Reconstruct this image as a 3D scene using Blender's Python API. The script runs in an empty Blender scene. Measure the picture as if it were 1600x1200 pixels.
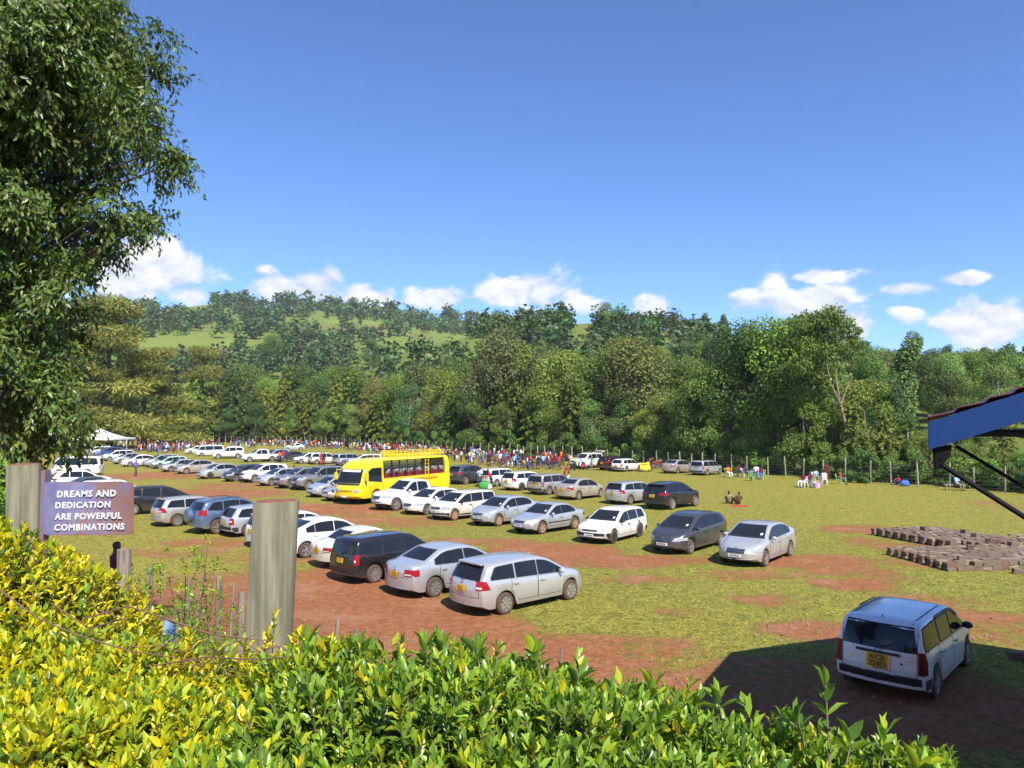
import bpy, bmesh, math, random
import numpy as np
from mathutils import Vector, Matrix, Euler
from mathutils.bvhtree import BVHTree
C = bpy.context.scene.collection
SC = bpy.context.scene
R = math.radians
PI = math.pi
rng = np.random.default_rng(7)
random.seed(7)

# ------------------------------------------------------------------ camera
FPX = 1150.0
HC = 5.3
PITCH = math.atan(62 / FPX)
cam_d = bpy.data.cameras.new('camera')
cam_d.sensor_width = 36.0
cam_d.lens = FPX * 36.0 / 1600.0
cam_d.clip_start = 0.05
cam_d.clip_end = 20000
cam = bpy.data.objects.new('camera', cam_d)
C.objects.link(cam)
cam.location = (0, 0, HC)
cam.rotation_euler = (PI / 2 + PITCH, 0, 0)
SC.camera = cam
CP, SP = math.cos(PITCH), math.sin(PITCH)

def ray(px, py):
    a, b = (px - 800) / FPX, -(py - 600) / FPX
    return np.array([a, CP - b * SP, SP + b * CP])

def G(px, py, z=0.0):
    "point on the level z seen at photograph pixel (px, py)"
    r = ray(px, py)
    t = (z - HC) / r[2]
    return np.array([r[0] * t, r[1] * t, z])

def D(px, py, y):
    "point at depth y seen at photograph pixel (px, py)"
    r = ray(px, py)
    t = y / r[1]
    return np.array([r[0] * t, y, HC + r[2] * t])

# ------------------------------------------------------------------ sun, sky, exposure
SUN_H = np.array([0.406, -0.914])          # horizontal direction towards the sun
SUN_EL = 46.0
sun_d = bpy.data.lights.new('sun', 'SUN')
sun_d.energy = 5.0
sun_d.angle = R(0.5)
sun_d.color = (1.0, 0.95, 0.87)
sun = bpy.data.objects.new('sun', sun_d)
C.objects.link(sun)
sd = Vector((SUN_H[0] * math.cos(R(SUN_EL)), SUN_H[1] * math.cos(R(SUN_EL)), math.sin(R(SUN_EL))))
sun.rotation_euler = sd.to_track_quat('Z', 'Y').to_euler()
sun.location = (10, -20, 40)

SC.view_settings.view_transform = 'Standard'
SC.view_settings.look = 'None'
SC.view_settings.exposure = 0.72
SC.view_settings.gamma = 1.0
SC.view_settings.use_curve_mapping = False
SC.cycles.max_bounces = 6
SC.cycles.transparent_max_bounces = 8
SC.cycles.volume_bounces = 0
SC.cycles.caustics_reflective = False
SC.cycles.caustics_refractive = False

class NT:
    "small helper to write node graphs"
    def __init__(s, tree):
        s.t = tree
    def n(s, typ, **kw):
        nd = s.t.nodes.new(typ)
        for k, v in kw.items():
            setattr(nd, k, v)
        return nd
    def l(s, a, b):
        s.t.links.new(a, b)
    def put(s, sock, v):
        if isinstance(v, bpy.types.NodeSocket):
            s.l(v, sock)
        else:
            if hasattr(sock.default_value, '__len__') and not isinstance(v, (float, int)):
                v = tuple(v)
                if len(sock.default_value) == 4 and len(v) == 3:
                    v = v + (1.0,)
            sock.default_value = v
    def m(s, op, a, b=0.0, c=None, clamp=False):
        nd = s.n('ShaderNodeMath', operation=op, use_clamp=clamp)
        s.put(nd.inputs[0], a)
        s.put(nd.inputs[1], b)
        if c is not None:
            s.put(nd.inputs[2], c)
        return nd.outputs[0]
    def ss(s, v, lo, hi, a=0.0, b=1.0):
        nd = s.n('ShaderNodeMapRange', interpolation_type='SMOOTHSTEP')
        for i, q in enumerate((v, lo, hi, a, b)):
            s.put(nd.inputs[i], q)
        return nd.outputs[0]
    def mix(s, f, a, b, mode='MIX'):
        nd = s.n('ShaderNodeMix', data_type='RGBA', blend_type=mode)
        s.put(nd.inputs[0], f)
        s.put(nd.inputs[6], a)
        s.put(nd.inputs[7], b)
        return nd.outputs[2]
    def noise(s, vec, scale, detail=4.0, rough=0.55, dist=0.0):
        nd = s.n('ShaderNodeTexNoise')
        if vec is not None:
            s.l(vec, nd.inputs['Vector'])
        nd.inputs['Scale'].default_value = scale
        nd.inputs['Detail'].default_value = detail
        nd.inputs['Roughness'].default_value = rough
        nd.inputs['Distortion'].default_value = dist
        return nd.outputs[0]

world = bpy.data.worlds.new('World')
SC.world = world
world.use_nodes = True
wt = world.node_tree
wt.nodes.clear()
W = NT(wt)
sky = W.n('ShaderNodeTexSky', sky_type='NISHITA')
sky.sun_disc = False
sky.sun_elevation = R(SUN_EL)
sky.sun_rotation = math.atan2(SUN_H[0], SUN_H[1])
sky.altitude = 2000
sky.air_density = 1.0
sky.dust_density = 0.0
sky.ozone_density = 3.0
skyc = W.mix(1.0, sky.outputs[0], (0.68, 0.89, 1.20), 'MULTIPLY')
bg_sky = W.n('ShaderNodeBackground')
W.l(skyc, bg_sky.inputs[0])
bg_sky.inputs[1].default_value = 0.112
# cumulus low over the horizon
tc = W.n('ShaderNodeTexCoord')
sx = W.n('ShaderNodeSeparateXYZ')
W.l(tc.outputs['Generated'], sx.inputs[0])
az = W.m('ARCTAN2', sx.outputs[0], sx.outputs[1])
el = W.m('ARCSINE', sx.outputs[2])
CLOUDS = [(240, 428, 88, 58), (175, 425, 80, 45), (295, 462, 34, 22), (425, 452, 38, 26), (490, 456, 62, 30), (575, 466, 62, 22),
          (680, 466, 55, 20), (835, 452, 78, 38), (790, 455, 50, 26), (900, 470, 60, 22), (1012, 481, 34, 25),
          (1212, 440, 28, 28), (1235, 472, 88, 24), (1280, 431, 62, 12), (1335, 515, 30, 28),
          (1425, 452, 50, 13), (1500, 508, 46, 30), (1552, 512, 48, 30), (1418, 490, 26, 13), (1500, 437, 40, 8)]
mask = None
for (px, py, rx, ry) in CLOUDS:
    r = ray(px, py)
    r = r / np.linalg.norm(r)
    a0, e0 = math.atan2(r[0], r[1]), math.asin(r[2])
    dx = W.m('MULTIPLY', W.m('SUBTRACT', az, a0), FPX / rx * 1.04)
    dy = W.m('MULTIPLY', W.m('SUBTRACT', el, e0), FPX / ry * 0.84)
    dd = W.m('SQRT', W.m('ADD', W.m('MULTIPLY', dx, dx), W.m('MULTIPLY', dy, dy)))
    mk_ = W.m('SUBTRACT', 1.0, dd)
    mask = mk_ if mask is None else W.m('MAXIMUM', mask, mk_)
# the same kind of low broken cumulus all round the horizon beyond the view
big = W.noise(tc.outputs['Generated'], 5.5, 2.0)
band = W.m('SUBTRACT', W.m('MULTIPLY', W.m('SUBTRACT', big, 0.52), 7.0), W.m('MULTIPLY', W.m('ABSOLUTE', W.m('SUBTRACT', el, 0.16)), 9.0))
side = W.ss(W.m('ABSOLUTE', az), 0.66, 0.80)
band = W.m('SUBTRACT', W.m('MULTIPLY', W.m('ADD', band, 2.0), side), 2.0)
mask = W.m('MAXIMUM', mask, band)
vm = W.n('ShaderNodeVectorMath', operation='MULTIPLY')
W.l(tc.outputs['Generated'], vm.inputs[0])
vm.inputs[1].default_value = (1, 1, 1.5)
n1 = W.noise(vm.outputs[0], 15.0, 9.0, 0.56, 0.35)
va = W.n('ShaderNodeVectorMath', operation='ADD')
W.l(vm.outputs[0], va.inputs[0])
va.inputs[1].default_value = (0.006, 0, 0.014)
n2 = W.noise(va.outputs[0], 15.0, 5.0, 0.55, 0.35)
dens = W.m('ADD', mask, W.m('MULTIPLY', W.m('SUBTRACT', n1, 0.5), 2.9))
alpha = W.ss(dens, 0.06, 0.60, 0.0, 0.98)
lit = W.m('ADD', 0.58, W.m('MULTIPLY', W.m('SUBTRACT', n1, n2), 3.4))
lit = W.m('ADD', lit, W.m('MULTIPLY', W.m('SUBTRACT', dens, 0.45), 0.35), clamp=True)
ccol = W.mix(lit, (0.55, 0.63, 0.80), (1.0, 1.0, 1.0))
bg_c = W.n('ShaderNodeBackground')
W.l(ccol, bg_c.inputs[0])
bg_c.inputs[1].default_value = 0.66
ms = W.n('ShaderNodeMixShader')
W.l(alpha, ms.inputs[0])
W.l(bg_sky.outputs[0], ms.inputs[1])
W.l(bg_c.outputs[0], ms.inputs[2])
wo = W.n('ShaderNodeOutputWorld')
W.l(ms.outputs[0], wo.inputs[0])

# ------------------------------------------------------------------ materials
MATS = {}
def base_mat(name):
    m = bpy.data.materials.new(name)
    m.use_nodes = True
    m.node_tree.nodes.clear()
    t = NT(m.node_tree)
    out = t.n('ShaderNodeOutputMaterial')
    b = t.n('ShaderNodeBsdfPrincipled')
    t.l(b.outputs[0], out.inputs[0])
    return m, t, b, out

def plain(name, col, rough=0.6, metal=0.0, coat=0.0, spec=0.5, var=0.12, scale=6.0, bump=0.0):
    "one colour with a little procedural unevenness"
    if name in MATS:
        return MATS[name]
    m, t, b, out = base_mat(name)
    tcd = t.n('ShaderNodeTexCoord')
    n = t.noise(tcd.outputs['Object'], scale, 4.0)
    c = t.mix(t.m('MULTIPLY', n, 1.0), tuple(x * (1 - var) for x in col), tuple(min(1, x * (1 + var)) for x in col))
    t.l(c, b.inputs['Base Color'])
    b.inputs['Roughness'].default_value = rough
    b.inputs['Metallic'].default_value = metal
    b.inputs['Coat Weight'].default_value = coat
    b.inputs['Coat Roughness'].default_value = 0.05
    b.inputs['Specular IOR Level'].default_value = spec
    if bump:
        bp = t.n('ShaderNodeBump')
        bp.inputs['Strength'].default_value = bump
        bp.inputs['Distance'].default_value = 0.02
        t.l(n, bp.inputs['Height'])
        t.l(bp.outputs[0], b.inputs['Normal'])
    MATS[name] = m
    return m

def paint(name, col, metal=0.0, rough=0.35, dust=0.55):
    "car paint with clear coat and red dust along the sills"
    if name in MATS:
        return MATS[name]
    m, t, b, out = base_mat(name)
    tcd = t.n('ShaderNodeTexCoord')
    s = t.n('ShaderNodeSeparateXYZ')
    t.l(tcd.outputs['Object'], s.inputs[0])
    n = t.noise(tcd.outputs['Object'], 3.0, 5.0, 0.6)
    z = t.m('ADD', s.outputs[2], t.m('MULTIPLY', t.m('SUBTRACT', n, 0.5), 0.5))
    f = t.m('ADD', t.ss(z, 0.72, 0.22, 0.0, dust), t.m('MULTIPLY', n, 0.09))
    c = t.mix(f, col, (0.26, 0.17, 0.11))
    t.l(c, b.inputs['Base Color'])
    b.inputs['Metallic'].default_value = metal
    t.l(t.m('ADD', t.m('MULTIPLY', f, 0.5), rough), b.inputs['Roughness'])
    b.inputs['Coat Weight'].default_value = 0.7
    b.inputs['Coat Roughness'].default_value = 0.06
    MATS[name] = m
    return m

def leafmat(name, rough=0.45, trans=0.3, spec=0.4, vary=False):
    "leaf colour from the leaves' own tint attribute, part of the light comes through"
    if name in MATS:
        return MATS[name]
    m, t, b, out = base_mat(name)
    a = t.n('ShaderNodeAttribute', attribute_name='tint')
    col = a.outputs['Color']
    if vary:
        # every tree is a little lighter, darker, yellower or bluer than its neighbour
        oi = t.n('ShaderNodeObjectInfo')
        r2 = t.m('FRACT', t.m('MULTIPLY', oi.outputs['Random'], 7.31))
        col = t.mix(1.0, col, t.mix(oi.outputs['Random'], (.66, .72, .80), (1.42, 1.34, 1.05)), 'MULTIPLY')
        col = t.mix(1.0, col, t.mix(r2, (.82, 1.06, .85), (1.14, .98, 1.0)), 'MULTIPLY')
    t.l(col, b.inputs['Base Color'])
    b.inputs['Roughness'].default_value = rough
    b.inputs['Specular IOR Level'].default_value = spec
    tr = t.n('ShaderNodeBsdfTranslucent')
    t.l(t.mix(1.0, col, (1.15, 1.25, 0.5), 'MULTIPLY'), tr.inputs[0])
    mx = t.n('ShaderNodeMixShader')
    mx.inputs[0].default_value = trans
    t.l(b.outputs[0], mx.inputs[1])
    t.l(tr.outputs[0], mx.inputs[2])
    t.l(mx.outputs[0], out.inputs[0])
    MATS[name] = m
    return m

def wood(name, col, col2, scale=1.0, axis='Z', bump=0.5):
    if name in MATS:
        return MATS[name]
    m, t, b, out = base_mat(name)
    tcd = t.n('ShaderNodeTexCoord')
    mp = t.n('ShaderNodeMapping')
    t.l(tcd.outputs['Object'], mp.inputs[0])
    sc = {'Z': (28, 28, 1.6), 'X': (1.6, 28, 28), 'Y': (28, 1.6, 28)}[axis]
    mp.inputs['Scale'].default_value = tuple(q * scale for q in sc)
    n = t.noise(mp.outputs[0], 1.0, 6.0, 0.62, 0.4)
    n2 = t.noise(tcd.outputs['Object'], 4.0 * scale, 4.0)
    c = t.mix(t.ss(n, 0.3, 0.7), col, col2)
    c = t.mix(t.ss(n2, 0.5, 0.85, 0.0, 0.45), c, tuple(q * 0.55 for q in col))
    t.l(c, b.inputs['Base Color'])
    b.inputs['Roughness'].default_value = 0.85
    bp = t.n('ShaderNodeBump')
    bp.inputs['Strength'].default_value = bump
    bp.inputs['Distance'].default_value = 0.01
    t.l(n, bp.inputs['Height'])
    t.l(bp.outputs[0], b.inputs['Normal'])
    MATS[name] = m
    return m

# ------------------------------------------------------------------ mesh helpers
class MB:
    "collects shapes, then links them as ONE mesh object"
    def __init__(s):
        s.v, s.f, s.m, s.c = [], [], [], 0
    def add(s, v, f, mi=0):
        v = np.asarray(v, float)
        s.v.append(v)
        for q in f:
            s.f.append(tuple(int(i) + s.c for i in q))
            s.m.append(mi)
        s.c += len(v)
        return s
    def box(s, c, size, rot=None, mi=0, taper=1.0):
        x, y, z = (q / 2 for q in size)
        v = np.array([[-x, -y, -z], [x, -y, -z], [x, y, -z], [-x, y, -z], [-x * taper, -y * taper, z], [x * taper, -y * taper, z], [x * taper, y * taper, z], [-x * taper, y * taper, z]])
        if rot is not None:
            v = v @ np.array(Euler(rot).to_matrix()).T
        return s.add(v + np.array(c), [(0, 3, 2, 1), (4, 5, 6, 7), (0, 1, 5, 4), (1, 2, 6, 5), (2, 3, 7, 6), (3, 0, 4, 7)], mi)
    def tube(s, pts, rad, n=8, mi=0, cap=True):
        pts = np.asarray(pts, float)
        rad = np.broadcast_to(np.asarray(rad, float), (len(pts),))
        rings = []
        prev = None
        for i, p in enumerate(pts):
            d = pts[min(i + 1, len(pts) - 1)] - pts[max(i - 1, 0)]
            d = d / (np.linalg.norm(d) + 1e-9)
            if prev is None:
                a = np.cross(d, (0, 0, 1.0) if abs(d[2]) < 0.9 else (1.0, 0, 0))
            else:
                a = prev - d * np.dot(prev, d)
            a = a / (np.linalg.norm(a) + 1e-9)
            prev = a
            b = np.cross(d, a)
            th = np.arange(n) * 2 * PI / n
            rings.append(p + rad[i] * (np.cos(th)[:, None] * a + np.sin(th)[:, None] * b))
        v = np.concatenate(rings)
        f = []
        for i in range(len(pts) - 1):
            for j in range(n):
                k = (j + 1) % n
                f.append((i * n + j, i * n + k, (i + 1) * n + k, (i + 1) * n + j))
        if cap:
            f.append(tuple(range(n - 1, -1, -1)))
            f.append(tuple(range((len(pts) - 1) * n, len(pts) * n)))
        return s.add(v, f, mi)
    def lathe(s, prof, n=16, axis='Z', c=(0, 0, 0), mi=0):
        "profile of (radius, height)"
        v = []
        for (r, h) in prof:
            for j in range(n):
                a = j * 2 * PI / n
                q = (r * math.cos(a), r * math.sin(a), h)
                if axis == 'Y':
                    q = (q[0], q[2], q[1])
                elif axis == 'X':
                    q = (q[2], q[0], q[1])
                v.append(q)
        f = []
        for i in range(len(prof) - 1):
            for j in range(n):
                k = (j + 1) % n
                f.append((i * n + j, i * n + k, (i + 1) * n + k, (i + 1) * n + j))
        return s.add(np.array(v) + np.array(c), f, mi)
    def ball(s, c, r, n=10, mi=0):
        r = np.broadcast_to(np.asarray(r, float), (3,))
        prof = [(math.sin(PI * i / n), -math.cos(PI * i / n)) for i in range(n + 1)]
        v = np.array([(a * math.cos(j * 2 * PI / n), a * math.sin(j * 2 * PI / n), h) for a, h in prof for j in range(n)])
        f = [(i * n + j, i * n + (j + 1) % n, (i + 1) * n + (j + 1) % n, (i + 1) * n + j) for i in range(n) for j in range(n)]
        return s.add(v * r + np.array(c), f, mi)
    def build(s, name, mats, parent=None, smooth=False, angle=None):
        v = np.concatenate(s.v)
        me = bpy.data.meshes.new(name)
        me.from_pydata(v.tolist(), [], s.f)
        for q in (mats if isinstance(mats, (list, tuple)) else [mats]):
            me.materials.append(q)
        if any(s.m):
            me.polygons.foreach_set('material_index', s.m)
        if smooth:
            me.polygons.foreach_set('use_smooth', [True] * len(me.polygons))
            if angle:
                me.set_sharp_from_angle(angle=R(angle))
        me.update()
        o = bpy.data.objects.new(name, me)
        C.objects.link(o)
        if parent is not None:
            o.parent = parent
        return o

def bigmesh(name, V, F, mats, parent=None, tint=None, smooth=False, mi=None):
    "fast build from numpy: F is (n,4) or (n,3); tint is one colour per vertex"
    me = bpy.data.meshes.new(name)
    k = F.shape[1]
    me.vertices.add(len(V))
    me.vertices.foreach_set('co', np.ascontiguousarray(V, np.float32).ravel())
    me.loops.add(F.size)
    me.loops.foreach_set('vertex_index', np.ascontiguousarray(F, np.int32).ravel())
    me.polygons.add(len(F))
    me.polygons.foreach_set('loop_start', np.arange(len(F), dtype=np.int32) * k)
    me.polygons.foreach_set('loop_total', np.full(len(F), k, np.int32))
    if smooth:
        me.polygons.foreach_set('use_smooth', np.ones(len(F), bool))
    for q in (mats if isinstance(mats, (list, tuple)) else [mats]):
        me.materials.append(q)
    if mi is not None:
        me.polygons.foreach_set('material_index', np.asarray(mi, np.int32))
    me.update(calc_edges=True)
    if tint is not None:
        at = me.attributes.new('tint', 'FLOAT_COLOR', 'POINT')
        tt = np.ones((len(V), 4), np.float32)
        tt[:, :3] = tint
        at.data.foreach_set('color', tt.ravel())
    o = bpy.data.objects.new(name, me)
    C.objects.link(o)
    if parent is not None:
        o.parent = parent
    return o

def empty(name, loc=(0, 0, 0), rz=0.0):
    o = bpy.data.objects.new(name, None)
    C.objects.link(o)
    o.location = tuple(loc)
    o.rotation_euler = (0, 0, rz)
    o.empty_display_size = 0.2
    return o

def tag(o, label, cat, group=None, kind=None):
    if label:
        o['label'] = label
    if cat:
        o['category'] = cat
    if group:
        o['group'] = group
    if kind:
        o['kind'] = kind
    return o

def struct(o):
    o['kind'] = 'structure'
    return o

def copy_tree(o, parent=None):
    c = o.copy()
    C.objects.link(c)
    if parent is not None:
        c.parent = parent
    for ch in KIDS.get(o.name, ()):
        copy_tree(ch, c)
    return c

KIDS = {}
def index_kids(root):
    "remember the children of a prototype so copying stays quick"
    st = [root]
    while st:
        q = st.pop()
        ks = [k for k in q.children]
        KIDS[q.name] = ks
        st += ks

def unit(a):
    a = np.asarray(a, float)
    return a / (np.linalg.norm(a, axis=-1, keepdims=True) + 1e-9)

def _leaf(rows, tip):
    v, f = [[0, 0, 0]], []
    for (t, w, ze, zm) in rows:
        v += [[-w, t, ze], [0, t, zm], [w, t, ze]]
    v.append([0, 1, tip])
    f += [[0, 2, 1], [0, 3, 2]]
    for q in range(len(rows) - 1):
        r = 1 + 3 * q
        f += [[r, r + 1, r + 4], [r, r + 4, r + 3], [r + 1, r + 2, r + 5], [r + 1, r + 5, r + 4]]
    r = 3 * len(rows) - 2
    f += [[r, r + 1, r + 3], [r + 1, r + 2, r + 3]]
    return np.array(v), np.array(f)
LEAF_V, LEAF_T = _leaf(((.22, .15, .02, -.03), (.52, .20, .03, -.06), (.80, .12, .0, -.11)), -.20)
LEAF8_V, LEAF8_T = _leaf(((.30, .185, .02, -.04), (.68, .165, .015, -.09)), -.20)
LEAF4_V, LEAF4_T = _leaf(((.45, .21, .03, -.06),), -.17)
NLV = len(LEAF_V)
CARD_V = np.array([[-.5, 0, .06], [.5, 0, .06], [.42, 1, .02], [-.42, 1, .02], [0, -.05, -.1], [0, 1.1, -.12]])
CARD_T = np.array([[0, 4, 5], [0, 5, 3], [4, 1, 2], [4, 2, 5]])

def frames(axis, up):
    a = unit(axis)
    s = unit(np.cross(a, up))
    n = np.cross(s, a)
    return s, a, n

def scatter(tv, tf, pos, axis, up, size, width=1.0):
    "copies of a small leaf shape as one vertex and face array"
    s, a, n = frames(axis, up)
    size = np.broadcast_to(np.asarray(size, float), (len(pos),))[:, None, None]
    v = pos[:, None, :] + size * (tv[None, :, 0:1] * width * s[:, None, :] + tv[None, :, 1:2] * a[:, None, :] + tv[None, :, 2:3] * n[:, None, :])
    k = len(tv)
    f = tf[None] + (np.arange(len(pos)) * k)[:, None, None]
    return v.reshape(-1, 3), f.reshape(-1, tf.shape[1])

def rdir(n, g=None):
    v = (g or rng).normal(size=(n, 3))
    return unit(v)

def jitter_tint(col, n, amount=0.25, g=None):
    g = g or rng
    col = np.asarray(col, float)
    b = 1 + amount * g.normal(size=(n, 1)) * 0.6
    h = 1 + amount * 0.35 * g.normal(size=(n, 3))
    return np.clip(col * b * h, 0.004, 0.9)
# ------------------------------------------------------------------ terrain
def vnoise(x, y, s, seed=0):
    "smooth value noise on arrays"
    x, y = np.asarray(x) / s, np.asarray(y) / s
    xi, yi = np.floor(x).astype(np.int64), np.floor(y).astype(np.int64)
    fx, fy = x - xi, y - yi
    fx, fy = fx * fx * (3 - 2 * fx), fy * fy * (3 - 2 * fy)
    def h(a, b):
        q = (a * 374761393 + b * 668265263 + seed * 974634) & 0x7fffffff
        q = ((q ^ (q >> 13)) * 1274126177) & 0x7fffffff
        return ((q ^ (q >> 16)) & 0xffff) / 65535.0
    return (h(xi, yi) * (1 - fx) + h(xi + 1, yi) * fx) * (1 - fy) + (h(xi, yi + 1) * (1 - fx) + h(xi + 1, yi + 1) * fx) * fy

FENCE_PX = [(1760, 792), (1680, 782), (1581, 772), (1446, 762), (1323, 753), (1238, 746), (1133, 739), (1019, 729), (889, 721),
            (783, 713), (686, 707), (560, 699), (450, 695), (264, 690.5), (100, 689), (-150, 687.5)]
FENCE = np.array([G(*q)[:2] for q in FENCE_PX])
F_U = np.array([q[0] for q in FENCE_PX][::-1], float)
F_Y = FENCE[::-1, 1]

def u_of(x, y):
    a = np.arctan2(x, np.maximum(y, 1e-3))
    a = np.clip(a, R(-58), R(58))
    return 800 + FPX * np.tan(a), a

def sstep(v, a, b):
    t = np.clip((v - a) / (b - a), 0, 1)
    return t * t * (3 - 2 * t)

NEAR_U = [-900, 300, 420, 480, 560, 640, 750, 850, 950, 1050, 1200, 1300, 1450, 1600, 2400]
NEAR_R = [650, 645, 632, 615, 582, 545, 512, 504, 510, 524, 549, 563, 574, 582, 600]
NEAR_D = [300, 300, 300, 300, 310, 330, 350, 350, 350, 340, 330, 320, 300, 300, 300]
FAR_U = [-900, 0, 160, 370, 500, 600, 700, 900, 1150, 1300, 1420, 1600, 2400]
FAR_R = [495, 488, 484, 478, 484, 492, 502, 524, 556, 581, 571, 567, 585]
FAR_D = [850, 850, 850, 900, 900, 950, 1000, 1100, 1200, 1300, 1500, 1500, 1400]

def terrain(x, y):
    x, y = np.asarray(x, float), np.asarray(y, float)
    r = np.hypot(x, y)
    front = y > 0.5
    u, a = u_of(x, y)
    yd = np.where(np.abs(np.arctan2(x, y)) < R(58), y, r * math.cos(R(58)))
    # bank under the hedge: high where the camera stands, down to the field
    end = np.interp(x, [-9, -5, -2.5, 0.5, 4], [23, 19.5, 13.5, 10.0, 9.3])
    bank = 3.7 * (1 - np.clip((yd * 0 + y - 3.4) / (end - 3.4), 0, 1) ** 0.85)
    bank = np.where(y < 3.4, 3.7, bank)
    bank = bank * sstep(np.abs(x), 60, 25)
    fy = np.interp(u, F_U, F_Y)
    s0 = fy + 14
    cn = HC + (662 - np.interp(u, NEAR_U, NEAR_R)) / FPX * np.interp(u, NEAR_U, NEAR_D)
    dn = np.interp(u, NEAR_U, NEAR_D)
    t = (yd - s0) / (dn - s0)
    hn = np.where(t < 1, cn * np.clip(t, 0, 1) ** 1.15, cn * (1 - 0.5 * sstep(t, 1.0, 2.2)))
    cf = HC + (662 - np.interp(u, FAR_U, FAR_R)) / FPX * np.interp(u, FAR_U, FAR_D)
    df = np.interp(u, FAR_U, FAR_D)
    t2 = (yd - 300) / (df - 300)
    hf = np.where(t2 < 1, cf * np.clip(t2, 0, 1) ** 0.9, cf * (1 - 0.7 * sstep(t2, 1.0, 2.0)))
    hill = np.maximum(hn, hf)
    rough = (vnoise(x, y, 60, 1) - 0.5) * 7 * sstep(yd, s0 + 10, s0 + 120) + (vnoise(x, y, 170, 2) - 0.5) * 16 * sstep(yd, 380, 700)
    hill = np.where(hill > 0.01, hill + rough, hill)
    side = sstep(np.abs(np.arctan2(x, y)), R(100), R(70))
    hill = hill * side
    field = (vnoise(x, y, 9, 3) - 0.5) * 0.10 + (vnoise(x, y, 2.2, 4) - 0.5) * 0.035
    field = field * sstep(r, 3, 12)
    return bank + np.maximum(hill, 0) + field

# bare red soil where wheels and feet have worn the grass off: px, py, rx, ry, strength
SOIL = [(430, 940, 270, 75, 1.0), (560, 912, 130, 45, 1.1), (640, 985, 190, 75, 1.0), (500, 1000, 260, 80, 1.0), (860, 862, 120, 20, 1.0),
        (970, 876, 150, 15, .85), (790, 850, 70, 10, .8), (960, 1015, 150, 40, .72), (800, 1025, 220, 60, .95), (560, 880, 60, 30, .9), (440, 868, 90, 16, .7),
        (1265, 878, 110, 17, .85), (1320, 890, 90, 26, .68), (1400, 852, 80, 22, .6), (1335, 826, 70, 9, .8),
        (1290, 985, 110, 26, .72), (1490, 965, 130, 48, .7), (1200, 940, 60, 18, .6), (1330, 915, 80, 14, .75), (1060, 955, 50, 10, .5),
        (300, 772, 160, 12, .85), (470, 797, 170, 13, .88), (250, 742, 100, 9, .75), (330, 848, 90, 9, .75), (285, 864, 90, 9, .6), (610, 815, 120, 13, .66),
        (1590, 790, 80, 12, .5), (1300, 1090, 330, 95, .8), (1500, 1120, 260, 90, .85), (1450, 880, 90, 18, .5), (420, 830, 100, 10, .45), (740, 845, 120, 9, .6), (380, 758, 90, 7, .7), (560, 805, 60, 8, .7), (1000, 905, 120, 10, .55), (1150, 900, 100, 12, .6)]
SOILW = []
for (px, py, rx, ry, st) in SOIL:
    c = G(px, py)
    rxm = rx / FPX * c[1]
    rym = abs(G(px, py - ry * 0.8)[1] - G(px, py + ry * 0.8)[1]) / 2
    SOILW.append((c[0], c[1], rxm, rym, st))

LAND = [(215, 'the person in purple'), (268, 'the far left crowd'), (318, 'the far white vans'), (390, 'the far white pickup'), (445, 'the crowd sedan'), (490, 'the far cream wagon'), (536, 'the far silver wagon'), (570, 'the raised tailgate'),
        (615, 'the bus front'), (660, 'the bus ladder'), (700, 'the bus tail'), (742, 'the standing pair'), (795, 'the lone maroon person'), (849, 'the lone blue person'), (911, 'the white off-road car'), (965, 'the dark maroon car'), (1010, 'the yellow cover'),
        (1056, 'the fence side sedan'), (1103, 'the fence side wagon'), (1162, 'the left resting group'), (1225, 'the gap between groups'), (1288, 'the right resting group'), (1345, 'the leaning pale trunk'), (1405, 'the blue bag'), (1460, 'the roof bracket'), (1500, 'the low bench'), (1560, 'the roof struts')]
def near(u):
    "which landmark of the field a pixel column lies by"
    k = min(LAND, key=lambda q: abs(q[0] - u))
    d = u - k[0]
    return (' in line with ' if abs(d) < 7 else ' left of ' if d < 0 else ' right of ') + k[1]

def soil_at(x, y):
    s = np.zeros(np.shape(x))
    for (cx, cy, rx, ry, st) in SOILW:
        q = ((x - cx) / rx) ** 2 + ((y - cy) / ry) ** 2
        s = np.maximum(s, st * np.clip(1.25 - q * 0.75, 0, 1))
    return s

radii = [0.08, 0.2, 0.4, 0.6]
while radii[-1] < 2600:
    q = radii[-1]
    radii.append(q * (1.022 if q < 34 else 1.032 if q < 260 else 1.04))
radii = np.array(radii)
azs = np.concatenate([np.arange(-180, -52, 2.5), np.arange(-52, 52, 0.36), np.arange(52, 180, 2.5)]) * PI / 180
RR, AA = np.meshgrid(radii, azs, indexing='ij')
GX, GY = RR * np.sin(AA), RR * np.cos(AA)
GZ = terrain(GX, GY)
nr, na = GX.shape
V = np.stack([GX, GY, GZ], -1).reshape(-1, 3)
ii, jj = np.meshgrid(np.arange(nr - 1), np.arange(na), indexing='ij')
jn = (jj + 1) % na
Fq = np.stack([ii * na + jj, ii * na + jn, (ii + 1) * na + jn, (ii + 1) * na + jj], -1).reshape(-1, 4)
u_, a_ = u_of(GX, GY)
yd_ = np.where(np.abs(AA) < R(58), GY, RR * 0.53)
fy_ = np.interp(u_, F_U, F_Y)
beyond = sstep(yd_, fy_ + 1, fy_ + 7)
GRASS = np.array([0.335, 0.265, 0.050])
GRASS2 = np.array([0.230, 0.225, 0.042])
HILLG = np.array([0.125, 0.185, 0.036])
HILLT = np.array([0.17, 0.235, 0.045])
DRY = np.array([0.17, 0.145, 0.055])
mixv = vnoise(GX, GY, 14, 5)[..., None] * 0.6 + vnoise(GX, GY, 4, 6)[..., None] * 0.4
gt = GRASS * mixv + GRASS2 * (1 - mixv)
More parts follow.
